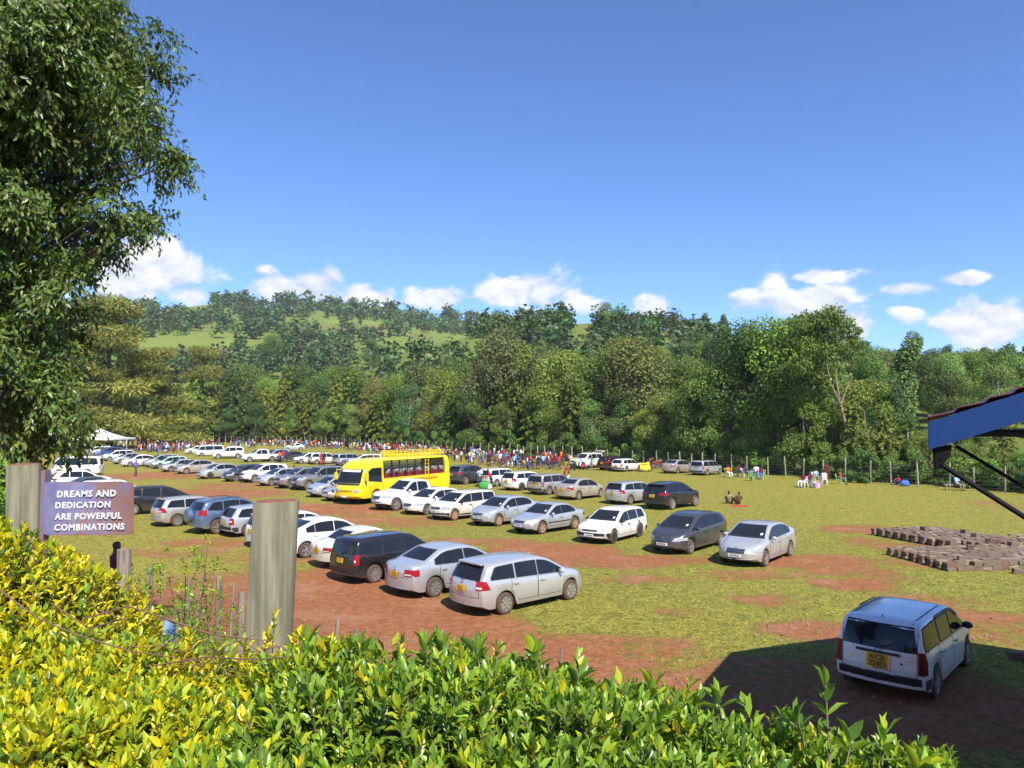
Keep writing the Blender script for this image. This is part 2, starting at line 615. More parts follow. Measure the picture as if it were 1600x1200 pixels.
# greener lawn towards the right of the field
gr = sstep(u_, 850, 1300)[..., None] * 0.55
gt = gt * (1 - gr) + np.array([0.265, 0.255, 0.046]) * gr
hm = sstep(vnoise(GX, GY, 75, 8), 0.35, 0.65)[..., None]
ht = HILLG * hm + HILLT * (1 - hm)
dm = sstep(vnoise(GX, GY, 45, 9), 0.62, 0.8)[..., None] * 0.6
ht = ht * (1 - dm) + DRY * dm
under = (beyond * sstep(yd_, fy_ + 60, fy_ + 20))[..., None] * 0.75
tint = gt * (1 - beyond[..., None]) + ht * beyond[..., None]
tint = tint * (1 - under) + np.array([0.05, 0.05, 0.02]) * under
soilv = soil_at(GX, GY) * (1 - beyond)
inner = sstep(GY, 11.2, 9.0) * sstep(np.abs(AA), R(100), R(60)) * (GY > 0)
soilv = np.maximum(soilv, inner * 0.9)
tint = tint.reshape(-1, 3)

def ground_material():
    m, t, b, out = base_mat('field_turf_and_red_soil')
    tcd = t.n('ShaderNodeTexCoord')
    P = tcd.outputs['Object']
    a = t.n('ShaderNodeAttribute', attribute_name='tint')
    s = t.n('ShaderNodeAttribute', attribute_name='soil')
    n1 = t.noise(P, 0.55, 8.0, 0.66)
    n2 = t.noise(P, 5.0, 5.0, 0.65)
    n3 = t.noise(P, 34.0, 3.0, 0.6)
    n4 = t.noise(P, 120.0, 2.0, 0.5)
    n6 = t.noise(P, 11.0, 4.0, 0.7)
    n7 = t.noise(P, 2.6, 4.0, 0.65)
    g = t.mix(t.ss(n3, 0.36, 0.66), t.mix(1.0, a.outputs['Color'], (0.62, 0.70, 0.62), 'MULTIPLY'), t.mix(1.0, a.outputs['Color'], (1.22, 1.18, 1.1), 'MULTIPLY'))
    g = t.mix(t.ss(n2, 0.56, 0.78, 0.0, 0.55), g, (0.23, 0.165, 0.052))
    g = t.mix(t.ss(n2, 0.46, 0.28, 0.0, 0.5), g, (0.125, 0.165, 0.030))
    n5 = t.noise(P, 1.5, 5.0, 0.6)
    g = t.mix(t.ss(n5, 0.50, 0.72, 0.0, 0.55), g, (0.25, 0.185, 0.056))
    g = t.mix(t.ss(n5, 0.48, 0.30, 0.0, 0.45), g, (0.15, 0.185, 0.034))
    g = t.mix(t.ss(n6, 0.50, 0.30, 0.0, 0.75), g, (0.085, 0.115, 0.022))
    g = t.mix(t.ss(n6, 0.54, 0.70, 0.0, 0.6), g, (0.40, 0.33, 0.085))
    g = t.mix(t.ss(n7, 0.56, 0.74, 0.0, 0.45), g, (0.26, 0.18, 0.055))
    g = t.mix(t.ss(n7, 0.44, 0.28, 0.0, 0.6), g, (0.13, 0.17, 0.030))
    soil = t.mix(t.ss(n2, 0.3, 0.7), (0.245, 0.082, 0.036), (0.385, 0.152, 0.070))
    soil = t.mix(t.ss(n1, 0.5, 0.68, 0.0, 0.6), soil, (0.40, 0.215, 0.125))
    soil = t.mix(t.ss(n4, 0.66, 0.80, 0.0, 0.6), soil, (0.45, 0.33, 0.24))
    soil = t.mix(t.ss(n3, 0.60, 0.75, 0.0, 0.4), soil, (0.14, 0.05, 0.025))
    gm_ = t.m('MULTIPLY', t.ss(n6, 0.34, 0.66, 0.70, 1.28), t.m('MULTIPLY', t.ss(n3, 0.35, 0.65, 0.80, 1.20), t.ss(n7, 0.32, 0.68, 0.80, 1.18)))
    vs_ = t.n('ShaderNodeVectorMath', operation='SCALE')
    t.l(g, vs_.inputs[0])
    t.l(gm_, vs_.inputs[3])
    g = vs_.outputs[0]
    k = t.m('ADD', s.outputs['Fac'], t.m('ADD', t.m('MULTIPLY', t.m('SUBTRACT', n1, 0.5), 2.1), t.m('MULTIPLY', t.m('SUBTRACT', n2, 0.5), 0.9)))
    k = t.m('ADD', k, t.m('ADD', t.m('MULTIPLY', t.m('SUBTRACT', n3, 0.5), 0.7), t.m('MULTIPLY', t.m('SUBTRACT', n6, 0.5), 1.5)))
    f = t.ss(k, 0.36, 0.74, 0.0, 0.95)
    c = t.mix(f, g, soil)
    t.l(c, b.inputs['Base Color'])
    b.inputs['Roughness'].default_value = 0.95
    b.inputs['Specular IOR Level'].default_value = 0.15
    bp = t.n('ShaderNodeBump')
    bp.inputs['Strength'].default_value = 0.7
    bp.inputs['Distance'].default_value = 0.08
    t.l(t.m('ADD', t.m('MULTIPLY', n2, 0.9), t.m('ADD', t.m('MULTIPLY', n3, 0.6), t.m('MULTIPLY', n4, 0.25))), bp.inputs['Height'])
    t.l(bp.outputs[0], b.inputs['Normal'])
    return m

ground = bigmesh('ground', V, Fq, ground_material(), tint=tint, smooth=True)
at = ground.data.attributes.new('soil', 'FLOAT', 'POINT')
at.data.foreach_set('value', soilv.ravel().astype(np.float32))
struct(ground)

def gz(x, y):
    return float(terrain(x, y))

# ------------------------------------------------------------------ haze
hz = bpy.data.materials.new('thin_valley_air')
hz.use_nodes = True
hz.node_tree.nodes.clear()
hn_ = NT(hz.node_tree)
ho = hn_.n('ShaderNodeOutputMaterial')
hv = hn_.n('ShaderNodeVolumePrincipled')
hv.inputs['Color'].default_value = (0.86, 0.92, 1.0, 1)
hv.inputs['Density'].default_value = 0.00011
hn_.l(hv.outputs[0], ho.inputs['Volume'])
zmin = float(V[:, 2].min()) - 1.0
hb = MB().box((0, 0, (zmin + 230) / 2), (5400, 5400, 230 - zmin)).build('haze', hz)
tag(hb, None, None, kind='stuff')

# ------------------------------------------------------------------ short grass tufts on the lawn near the camera
def lawn():
    g = np.random.default_rng(11)
    n = 170000
    a = g.uniform(R(-36), R(36), n)
    r = 10.5 * (42 / 10.5) ** g.uniform(0, 1, n) ** 0.9
    x, y = r * np.sin(a), r * np.cos(a)
    s = soil_at(x, y) + (vnoise(x, y, 1.4, 21) - 0.5) * 1.3 + (vnoise(x, y, 0.4, 22) - 0.5) * 0.7
    keep = (s < 0.42) & (g.uniform(0, 1, n) < 0.45 + 0.5 * vnoise(x, y, 0.8, 23)) & (terrain(x, y) < 0.35)
    x, y = x[keep], y[keep]
    n = len(x)
    pos = np.stack([x, y, terrain(x, y) - 0.01], -1)
    ax = np.stack([g.normal(0, 1.1, n), g.normal(0, 1.1, n) + .25, np.ones(n)], -1)
    tv = np.array([[-.5, 0, 0], [.5, 0, 0], [.1, 1, .25]])
    tf = np.array([[0, 1, 2]])
    size = g.uniform(0.02, 0.055, n) * (1 + 0.010 * np.hypot(x, y))
    v, f = scatter(tv, tf, pos, ax, rdir(n, g), size, 0.55)
    m = vnoise(x, y, 3.5, 6)[:, None]
    col = np.array([0.36, 0.295, 0.055]) * m + np.array([0.24, 0.25, 0.044]) * (1 - m)
    col = col * (1 + 0.22 * g.normal(size=(n, 1)))
    o = bigmesh('grass', v, f, leafmat('grass_blade', 0.7, 0.25, 0.2), tint=np.repeat(np.clip(col, .01, .6), 3, 0))
    tag(o, None, None, kind='stuff')
lawn()

def pebbles():
    g = np.random.default_rng(12)
    mb = MB()
    n = 0
    spots = [(1180, 1010, 120, 40, 90), (1250, 1050, 200, 60, 130), (1450, 1150, 220, 45, 160), (1240, 985, 60, 22, 90), (1480, 970, 110, 30, 60), (620, 950, 160, 40, 60), (1250, 880, 120, 20, 40), (820, 1000, 200, 40, 50)]
    for (px, py, rx, ry, k) in spots:
        for _ in range(k):
            p = G(px + g.uniform(-rx, rx), py + g.uniform(-ry, ry))
            z = gz(p[0], p[1])
            if z > 0.4:
                continue
            s = g.uniform(.012, .034) * g.choice([1, 1, 1, 1.8])
            a = rdir(6, g)
            v = np.array([[1, 0, 0], [-1, 0, 0], [0, 1, 0], [0, -1, 0], [0, 0, .7], [0, 0, -.7]]) * s * g.uniform(.6, 1.2, (6, 3))
            v = v @ np.array(Euler(tuple(g.uniform(0, 6, 3))).to_matrix()).T + np.array([p[0], p[1], z + s * .3])
            mb.add(v, [(0, 2, 4), (2, 1, 4), (1, 3, 4), (3, 0, 4), (2, 0, 5), (1, 2, 5), (3, 1, 5), (0, 3, 5)])
    o = mb.build('gravel', plain('field_stone', (.27, .19, .14), .9, var=.4, scale=3))
    tag(o, None, None, kind='stuff')
pebbles()
# ------------------------------------------------------------------ vehicles
def glassy(name, col, rough=0.06):
    if name in MATS:
        return MATS[name]
    m, t, b, out = base_mat(name)
    tcd = t.n('ShaderNodeTexCoord')
    n = t.noise(tcd.outputs['Object'], 1.6, 3.0)
    t.l(t.mix(n, tuple(q * .7 for q in col), tuple(q * 1.4 for q in col)), b.inputs['Base Color'])
    b.inputs['Roughness'].default_value = rough
    b.inputs['Specular IOR Level'].default_value = 0.4
    MATS[name] = m
    return m

GLASS = glassy('tinted_glass', (.012, .014, .017))
GLASSW = glassy('windscreen_glass', (.016, .018, .021))
BLACKP = plain('black_plastic', (.022, .022, .024), .55)
SEAM = plain('dark_seam', (.012, .012, .012), .9)
TYRE = plain('dusty_tyre', (.085, .052, .038), .9, var=.35, scale=9)
RIMM = plain('alloy_rim', (.50, .48, .46), .35, .75, var=.15)
RIMS = plain('steel_rim_dark', (.05, .05, .055), .5, .4)
RIMD = plain('muddy_rim', (.36, .21, .13), .7, .1, var=.2)
LAMP = glassy('head_lamp_glass', (.30, .32, .33), .12)
LAMPY = glassy('aged_lamp_glass', (.55, .50, .36), .2)
TAIL = glassy('tail_lamp_red', (.28, .010, .014), .15)
TAILW = glassy('tail_lamp_white', (.65, .55, .52), .2)
PLATEY = plain('yellow_plate', (.72, .42, .02), .5, var=.05)
PLATEW = plain('white_plate', (.75, .75, .72), .5, var=.05)
INK = plain('plate_ink', (.02, .02, .02), .6)
CHROME = plain('chrome_trim', (.6, .6, .6), .15, .95, var=.05)

WHITE = paint('white_paint', (.80, .80, .79), 0, .3)
CREAM = paint('pearl_cream_paint', (.74, .70, .60), .1, .3)
SILVER = paint('silver_paint', (.61, .61, .60), .55, .32)
SILVERB = paint('bluish_silver_paint', (.53, .555, .58), .5, .3)
SILVERD = paint('dusty_silver_paint', (.50, .49, .46), .5, .36, .9)
GREYD = paint('dark_grey_paint', (.075, .080, .092), .5, .28, .2)
GREY = paint('warm_grey_paint', (.27, .265, .25), .5, .32)
BLACK = paint('black_paint', (.010, .010, .014), .1, .2, .12)
NAVY = paint('navy_black_paint', (.008, .010, .022), .2, .2, .1)
BLUE = paint('steel_blue_paint', (.12, .19, .31), .5, .3)
BLUE2 = paint('deep_blue_paint', (.04, .10, .30), .4, .3)
MINT = paint('mint_green_paint', (.42, .62, .52), .1, .35)
BEIGE = paint('champagne_paint', (.53, .47, .38), .45, .33)
MAROON = paint('dark_maroon_paint', (.035, .012, .014), .2, .25)
ICE = paint('ice_white_paint', (.84, .85, .87), .05, .25, .3)

class CarShape:
    "a lofted car body: top line, belt line, plan width and tumblehome"
    def __init__(s, L, W, H, wb, fo, top, belt, zb=0.22, tr=0.31, taper_f=.16, taper_r=.09, bow_f=.28, bow_r=.16, tumble=.36, edge=.07):
        s.L, s.W, s.H, s.wb, s.tr = L, W, H, wb, tr
        s.xf, s.xr = L - fo, L - fo - wb
        tp = np.array(top, float)
        seg = np.hypot(*np.diff(tp, axis=0).T)
        cum = np.concatenate([[0], np.cumsum(seg)])
        t = np.linspace(0, cum[-1], 500)
        px, pz = np.interp(t, cum, tp[:, 0]), np.interp(t, cum, tp[:, 1])
        k = np.exp(-0.5 * (np.arange(-9, 10) / 4.0) ** 2)
        k /= k.sum()
        pz2 = np.convolve(np.pad(pz, 9, mode='edge'), k, 'valid')
        px2 = np.convolve(np.pad(px, 9, mode='edge'), k, 'valid')
        px2[0], px2[-1] = tp[0, 0], tp[-1, 0]
        s.px, s.pz = np.maximum.accumulate(px2), pz2
        s.belt = np.array(belt, float)
        s.zb, s.tf, s.trr, s.bf, s.br, s.tum, s.edge = zb, taper_f, taper_r, bow_f, bow_r, tumble, edge
        s.ra = tr + .065
        xs = list(np.interp(np.linspace(0, 1, 46), np.linspace(0, 1, 500), s.px))
        for c in (s.xf, s.xr):
            xs += [c + s.ra * q for q in (-1.0, -.985, -.94, -.82, -.6, -.3, 0, .3, .6, .82, .94, .985, 1.0)]
        xs = sorted(xs)
        o = [0.0]
        for q in xs:
            if q - o[-1] > .010:
                o.append(q)
        o[-1] = L
        s.xs = o
    def zt(s, x):
        return float(np.interp(x, s.px, s.pz))
    def half(s, x):
        w = s.W / 2
        if x > s.L - .95:
            w *= 1 - s.tf * ((x - s.L + .95) / .95) ** 2.2
        if x < .7:
            w *= 1 - s.trr * ((.7 - x) / .7) ** 2
        return w
    def ring(s, x):
        w, zt = s.half(x), s.zt(x)
        sh = min(float(np.interp(x, s.belt[:, 0], s.belt[:, 1])), zt - .075)
        zu = s.zb + .10 * max(0, (x - s.L + .35) / .35) + .10 * max(0, (.3 - x) / .3)
        for c in (s.xf, s.xr):
            d = abs(x - c)
            if d < s.ra:
                zu = max(zu, s.tr - .01 + math.sqrt(max(s.ra ** 2 - d * d, 0)))
        zu = min(zu, sh - .06)
        k = min(1.0, (zt - sh) / .3)
        ze = zt - s.edge * (.35 + .65 * k)
        yr = w * .955 - (ze - sh) * s.tum
        p = [(0, zu), (w * .80, zu), (w * .965, zu + .012), (w * .995, zu + .30 * (sh - zu)), (w, zu + .62 * (sh - zu)), (w * .992, sh - .15 * (sh - zu)), (w * .955, sh)]
        for q in (.33, .67, 1):
            p.append((w * .955 + (yr - w * .955) * q, sh + (ze - sh) * q))
        p += [(yr - .055, zt - (zt - ze) * .32), (yr * .6, zt - .008 * k), (0, zt + .012 * k)]
        o = []
        for (y, z) in p:
            q = (y / w) ** 2.4
            xx = x
            if x < .6:
                xx += s.br * q * (.6 - x) / .6
            if x > s.L - .7:
                xx -= s.bf * q * (x - s.L + .7) / .7
            o.append((xx, y, z))
        return o
    def body(s):
        rings = [s.ring(x) for x in s.xs]
        m = len(rings[0])
        full = []
        for r in rings:
            full.append([(a, -b, c) for (a, b, c) in r[1:-1]][::-1] + [])
        V, F = [], []
        n = 2 * (m - 1)
        for r in rings:
            loop = r + [(a, -b, c) for (a, b, c) in r[1:-1]][::-1]
            V += loop
        for i in range(len(rings) - 1):
            for j in range(n):
                k = (j + 1) % n
                F.append((i * n + j, i * n + k, (i + 1) * n + k, (i + 1) * n + j))
        for (i, rv) in ((0, False), (len(rings) - 1, True)):
            b = i * n
            x0 = s.xs[i]
            r = rings[i]
            w = s.half(x0)
            prev = None
            for q in range(1, m - 1):
                # columns across the end face follow the bow of the bumper
                row = [b + q]
                for fr in (.66, .33, -.33, -.66):
                    y = r[q][1] * fr
                    dx = s.br * (abs(y) / w) ** 2.4 if i == 0 else -s.bf * (abs(y) / w) ** 2.4
                    V.append((x0 + dx, y, r[q][2]))
                    row.append(len(V) - 1)
                row.append(b + n - q)
                if prev:
                    for c in range(5):
                        f = (prev[c], prev[c + 1], row[c + 1], row[c])
                        F.append(f if rv else f[::-1])
                else:
                    f = tuple([b] + row[::-1])
                    F.append(f if not rv else f[::-1])
                prev = row
            f = tuple(prev + [b + m - 1])
            F.append(f if not rv else f[::-1])
        V = np.array(V)
        V[:, 0] -= s.L / 2
        return V, F

class Sticker:
    "lays thin pieces on a body by casting rays at it"
    def __init__(s, V, F):
        s.t = BVHTree.FromPolygons([Vector(v) for v in V], F)
    def hit(s, view, a, b, off):
        if view == 'L':
            o, d = (a, 4, b), (0, -1, 0)
        elif view == 'R':
            o, d = (a, -4, b), (0, 1, 0)
        elif view == 'rear':
            o, d = (-9, a, b), (1, 0, 0)
        elif view == 'front':
            o, d = (9, a, b), (-1, 0, 0)
        else:
            o, d = (a, b, 6), (0, 0, -1)
        h = s.t.ray_cast(Vector(o), Vector(d))
        if h[0] is None:
            return None
        nn = h[1] if h[1].dot(Vector(d)) < 0 else -h[1]
        # push out along the view and the surface
        return h[0] + nn * off * .6 - Vector(d) * off * .6
    def grid(s, mb, view, cols, off=.008, m=4, mi=0):
        "cols: list of (a, b_low, b_high)"
        P = []
        for (a, lo, hi) in cols:
            P.append([s.hit(view, a if not isinstance(a, tuple) else a[0] + (a[1] - a[0]) * k / m, lo + (hi - lo) * k / m, off) for k in range(m + 1)])
        if any(q is None for c in P for q in c):
            ok = [c for c in P if all(q is not None for q in c)]
            P = ok
            if len(P) < 2:
                return mb
        v = [tuple(q) for c in P for q in c]
        f = []
        for i in range(len(P) - 1):
            for k in range(m):
                f.append((i * (m + 1) + k, (i + 1) * (m + 1) + k, (i + 1) * (m + 1) + k + 1, i * (m + 1) + k + 1))
        if view in ('L', 'front'):
            f = [q[::-1] for q in f]
        if view == 'front':
            pass
        return mb.add(v, f, mi)
    def quad(s, mb, view, a0, a1, b0, b1, off=.008, n=5, m=3, mi=0, t0=None, t1=None):
        "t0, t1: other a-limits at the upper edge"
        t0 = a0 if t0 is None else t0
        t1 = a1 if t1 is None else t1
        cols = [((a0 + (a1 - a0) * i / n, t0 + (t1 - t0) * i / n), b0, b1) for i in range(n + 1)]
        return s.grid(mb, view, cols, off, m, mi)

def wheel_mesh(tr, w=.19, style='alloy'):
    t = MB()
    r = tr
    t.lathe([(r * .62, -w / 2 + .01), (r * .80, -w / 2 - .004), (r * .95, -w / 2 + .015), (r, -w / 2 + .05), (r, w / 2 - .05), (r * .95, w / 2 - .015), (r * .80, w / 2 + .004), (r * .62, w / 2 - .01), (r * .62, -w / 2 + .01)], 22, 'Y')
    q = MB()
    q.lathe([(r * .66, w / 2 + .004), (r * .60, w / 2 + .004), (r * .57, w / 2 - .02), (r * .55, w / 2 - .07), (.001, w / 2 - .07)], 22, 'Y')
    q.lathe([(r * .66, -w / 2 - .004), (.001, -w / 2 - .004)], 16, 'Y')
    ns = {'alloy': 5, 'cover': 8, 'steel': 0}[style]
    for i in range(ns):
        a = i * 2 * PI / ns
        hw = .045 if style == 'alloy' else .040
        c, s_ = math.cos(a), math.sin(a)
        v = []
        for (rr, h) in ((.03, hw * .8), (r * .60, hw)):
            for sg in (-1, 1):
                for yy in (w / 2 - .03, w / 2 + .002):
                    x, z = rr, sg * h
                    v.append((x * c - z * s_, yy, x * s_ + z * c))
        q.add(v, [(0, 1, 3, 2), (4, 6, 7, 5), (0, 4, 5, 1), (2, 3, 7, 6), (1, 5, 7, 3), (0, 2, 6, 4)])
    q.lathe([(.001, w / 2 + .012), (.05, w / 2 + .010), (.06, w / 2 - .03)], 12, 'Y')
    if style == 'steel':
        q.lathe([(r * .5, w / 2 - .03), (r * .34, w / 2 - .005), (.06, w / 2 - .02)], 20, 'Y')
    return t, q

PROTO = {}
DIMS = {}
def put_mesh(mb, name, mats, parent, smooth=True, angle=35):
    if not mb.v:
        return None
    return mb.build(name, mats, parent, smooth, angle)

def make_car(kind, cs, sp):
    """builds one car of a kind; sp: windows [(x0,x1)] front to rear, doors, lamps, ... all in metres from the tail"""
    L, W, H = cs.L, cs.W, cs.H
    hx = L / 2
    root = empty('parked_car')
    V, F = cs.body()
    mb = MB().add(V, F)
    body = put_mesh(mb, 'body', WHITE, root, True, 40)
    st = Sticker(V, F)
    X = lambda q: q - hx
    belt = lambda x: float(np.interp(x, cs.belt[:, 0], cs.belt[:, 1]))
    # dark underbody between the wheels
    ch = MB()
    ch.box((X((cs.xf + cs.xr) / 2), 0, .36), (cs.wb + 1.0, W * .60, .30))
    put_mesh(ch, 'chassis', BLACKP, root, False)
    wg = sp.get('wgap', .115)
    # side glass
    for side in ('L', 'R'):
        for wi, (x0, x1) in enumerate(sp['win']):
            cols = []
            n = 12
            for i in range(n + 1):
                x = x0 + (x1 - x0) * i / n
                hi = min(cs.zt(x) - wg, H - wg * 1.02)
                lo = belt(x) + .035
                if 'qk' in sp and wi == len(sp['win']) - 1:      # slanted rear edge of the last window
                    hi = min(hi, lo + (x - x0 + .04) * sp['qk'])
                if hi - lo > .025:
                    cols.append((X(x), lo, hi))
            w_ = MB()
            st.grid(w_, side, cols, .012, 4)
            sw_ = put_mesh(w_, 'side_window', GLASS, root)
            if len(cols) > 3:
                e_ = [(cols[0][0] - .024, cols[0][1] - .022, cols[0][2] + .012)] + [(c[0], c[1] - .022, c[2] + .022) for c in cols] + [(cols[-1][0] + .024, cols[-1][1] - .022, cols[-1][2] + .012)]
                w_ = MB()
                st.grid(w_, side, e_, .0085, 4)
                put_mesh(w_, 'window_seal', SEAM, sw_)
        # doors stand a few millimetres proud over a dark seam
        for di, (x0, x1) in enumerate(sp['door']):
            z0, z1 = cs.zb + .14, lambda x: belt(x) - .012
            def dcols(a, b, g, n=7):
                o = []
                for i in range(n + 1):
                    x = a + (b - a) * i / n
                    lo = z0 - g
                    for c in (cs.xr, cs.xf):
                        d = abs(x - c)
                        if d < cs.ra + .05:
                            lo = max(lo, cs.tr + math.sqrt(max((cs.ra + .05) ** 2 - d * d, 0)) - g)
                    o.append((X(x), lo, z1(x) + g * .4))
                return o
            sm = MB()
            st.grid(sm, side, dcols(x0 - .014, x1 + .014, .014), .0025, 5)
            so = put_mesh(sm, 'door_seam', SEAM, root)
            dm = MB()
            st.grid(dm, side, dcols(x0, x1, 0), .006, 5)
            do = put_mesh(dm, 'door', WHITE, root)
            hp = st.hit(side, X(x0 + .16), belt(x0) - .13, .02)
            if hp is not None:
                sg = 1 if side == 'L' else -1
                hm_ = MB().box((hp.x, hp.y + sg * .012, hp.z), (.17, .03, .032))
                put_mesh(hm_, 'door_handle', sp.get('handle', WHITE), do, True, 30)
        # mirror
        mp = st.hit(side, X(sp['mir']), belt(sp['mir']) + .03, 0)
        sg = 1 if side == 'L' else -1
        if mp is not None:
            mm = MB()
            mm.ball((mp.x - .02, mp.y + sg * .13, mp.z + .045), (.065, .105, .075), 8)
            mm.box((mp.x, mp.y + sg * .04, mp.z + .0), (.05, .12, .035))
            put_mesh(mm, 'mirror', sp.get('mirm', WHITE), root, True, 60)
        if sp.get('mould'):
            m_ = MB()
            st.grid(m_, side, [(X(x), sp['mould'], sp['mould'] + .055) for x in np.linspace(cs.xr + cs.ra + .03, cs.xf - cs.ra - .03, 12)], .012, 1)
            put_mesh(m_, 'side_moulding', BLACKP, root)
        if sp.get('clad'):
            m_ = MB()
            st.grid(m_, side, [(X(x), cs.zb + .01, cs.zb + .13) for x in np.linspace(cs.xr + cs.ra + .02, cs.xf - cs.ra - .02, 12)], .014, 1)
            put_mesh(m_, 'sill_cladding', BLACKP, root)
    # windscreen and rear glass
    for (nm, view, z0, z1, y0, y1) in (('windscreen', 'front') + sp['ws'], ('rear_window', 'rear') + sp['rw']):
        if z1 - z0 > .05:
            g_ = MB()
            st.quad(g_, view, -y0, y0, z0, z1, .009, 10, 6, t0=-y1, t1=y1)
            wo_ = put_mesh(g_, nm, GLASSW if nm == 'windscreen' else GLASS, root)
            if nm == 'windscreen':
                g_ = MB()
                st.quad(g_, view, y0 - .20, y0 - .11, z0 + .05, z0 + .11, .013, 2, 2)
                put_mesh(g_, 'windscreen_sticker', PLATEW, wo_)
            if nm == 'windscreen':
                g_ = MB()
                st.quad(g_, view, -y0 - .03, y0 + .03, z0 - .045, z0 - .004, .008, 10, 1)
                put_mesh(g_, 'cowl', BLACKP, root)
    # tailgate or boot lid seam
    for (y0, y1, z0, z1) in sp.get('lid', ()):
        g_ = MB()
        for q in ((-y1, -y1 + .012), (y1 - .012, y1)):
            st.quad(g_, 'rear', q[0], q[1], z0, z1, .003, 1, 8)
        st.quad(g_, 'rear', -y1, y1, z0, z0 + .012, .003, 8, 1)
        put_mesh(g_, 'lid_seam', SEAM, root)
    # bonnet seam
    if sp.get('hood'):
        x0, x1, yy = sp['hood']
        for sg in (-1, 1):
            g_ = MB()
            st.grid(g_, 'top', [(X(x), sg * yy * (1 - .10 * (x - x0) / (x1 - x0)) - .007, sg * yy * (1 - .10 * (x - x0) / (x1 - x0)) + .007) for x in np.linspace(x0, x1, 8)], .003, 1)
            put_mesh(g_, 'bonnet_seam', SEAM, root)
    # head lamps, grille, bumper openings, plates
    y0, y1, z0, z1, sl = sp['head']
    for sg in (-1, 1):
        g_ = MB()
        st.quad(g_, 'front', sg * y0, sg * y1, z0, z1, .010, 6, 3, t0=sg * (y0 + sl), t1=sg * y1)
        st.quad(g_, 'L' if sg > 0 else 'R', X(L - sp.get('hl', .50)), X(L - .20), z0 + .02, z1 + .015, .010, 5, 3)
        put_mesh(g_, 'headlight', sp.get('lampm', LAMP), root)
        g_ = MB()
        ty0, ty1, tz0, tz1 = sp['tail']
        st.quad(g_, 'rear', sg * ty0, sg * ty1, tz0, tz1, .011, 5, 4)
        st.quad(g_, 'L' if sg > 0 else 'R', X(.13), X(sp.get('tl', .30)), tz0 + .01, tz1, .011, 4, 4, t1=X(sp.get('tl', .30) + sp.get('tls', 0)))
        to = put_mesh(g_, 'tail_light', glassy('smoked_tail_lamp', (.14, .006, .008), .12) if sp.get('darktail') else TAIL, root)
        if sp.get('tailw'):
            g_ = MB()
            zc = tz0 + (tz1 - tz0) * sp['tailw']
            st.quad(g_, 'rear', sg * (ty0 + .02), sg * (ty1 - .02), zc, zc + (tz1 - tz0) * .22, .016, 4, 2)
            put_mesh(g_, 'lamp_lens', TAILW, to)
    g_ = MB()
    for (a, z0, z1) in sp['grille']:
        st.quad(g_, 'front', -a, a, z0, z1, .009, 8, 2)
    put_mesh(g_, 'grille', BLACKP, root)
    if sp.get('bars'):
        g_ = MB()
        for (a, z) in sp['bars']:
            st.quad(g_, 'front', -a, a, z, z + .022, .016, 8, 1)
        put_mesh(g_, 'grille_bar', CHROME, root)
    if sp.get('bbump'):
        g_ = MB()
        z0, z1 = sp['bbump']
        st.quad(g_, 'rear', -W * .44, W * .44, z0, z1, .016, 12, 2)
        for v in 'LR':
            st.quad(g_, v, X(.14), X(.42), z0, z1 - .02, .014, 4, 2)
        put_mesh(g_, 'rear_bumper', BLACKP, root)
    if sp.get('fbump'):
        g_ = MB()
        z0, z1 = sp['fbump']
        st.quad(g_, 'front', -W * .42, W * .42, z0, z1, .013, 12, 2)
        for v in 'LR':
            st.quad(g_, v, X(L - .50), X(L - .22), z0, z1, .014, 4, 2)
        put_mesh(g_, 'front_bumper', BLACKP, root)
    pz = sp.get('rplate', .72)
    g_ = MB()
    st.quad(g_, 'rear', -.19 + sp.get('rpy', 0), .19 + sp.get('rpy', 0), pz, pz + sp.get('rph', .17), .022, 3, 2)
    po = put_mesh(g_, 'rear_plate', PLATEY, root, False)
    if not sp.get('no_ink'):
        g_ = MB()
        st.quad(g_, 'rear', -.13, .13, pz + .10, pz + .145, .026, 3, 1)
        st.quad(g_, 'rear', -.13, .13, pz + .03, pz + .075, .026, 3, 1)
        put_mesh(g_, 'plate_mark', plain('plate_smudge', (.42, .22, .02), .6), po, False)
    fz = sp.get('fplate', .40)
    g_ = MB()
    st.quad(g_, 'front', -.24, .24, fz, fz + .115, .024, 4, 2)
    po = put_mesh(g_, 'front_plate', PLATEW, root, False)
    g_ = MB()
    st.quad(g_, 'front', -.18, .18, fz + .035, fz + .08, .028, 4, 1)
    put_mesh(g_, 'plate_mark', plain('front_plate_smudge', (.22, .22, .22), .6), po, False)
    # badge
    if sp.get('badge'):
        g_ = MB()
        bz = sp['badge']
        h = st.hit('rear', 0, bz, .01)
        g_.lathe([(.055, -.006), (.06, .0), (.055, .006), (.045, .006), (.045, -.006), (.055, -.006)], 16, 'X', (h.x - .008, 0, h.z))
        put_mesh(g_, 'badge', CHROME, root)
    if sp.get('fbadge'):
        h = st.hit('front', 0, sp['fbadge'], .01)
        g_ = MB().lathe([(.05, -.006), (.06, .0), (.05, .006), (.04, .006), (.04, -.006), (.05, -.006)], 16, 'X', (h.x + .012, 0, h.z))
        put_mesh(g_, 'badge', CHROME, root)
    # tailgate garnish, wiper
    if sp.get('garn'):
        g_ = MB()
        z = sp['garn']
        st.quad(g_, 'rear', -.40, .40, z, z + .05, .030, 6, 1)
        put_mesh(g_, 'tailgate_handle', sp.get('garnm', BLACKP), root, False)
    if sp.get('wiper'):
        z = sp['wiper']
        a, b_ = st.hit('rear', .02, z, .02), st.hit('rear', -.36, z + .13, .02)
        g_ = MB().tube([a, b_], [.014, .008], 5)
        g_.ball(tuple(a), .025, 6)
        put_mesh(g_, 'wiper', BLACKP, root)
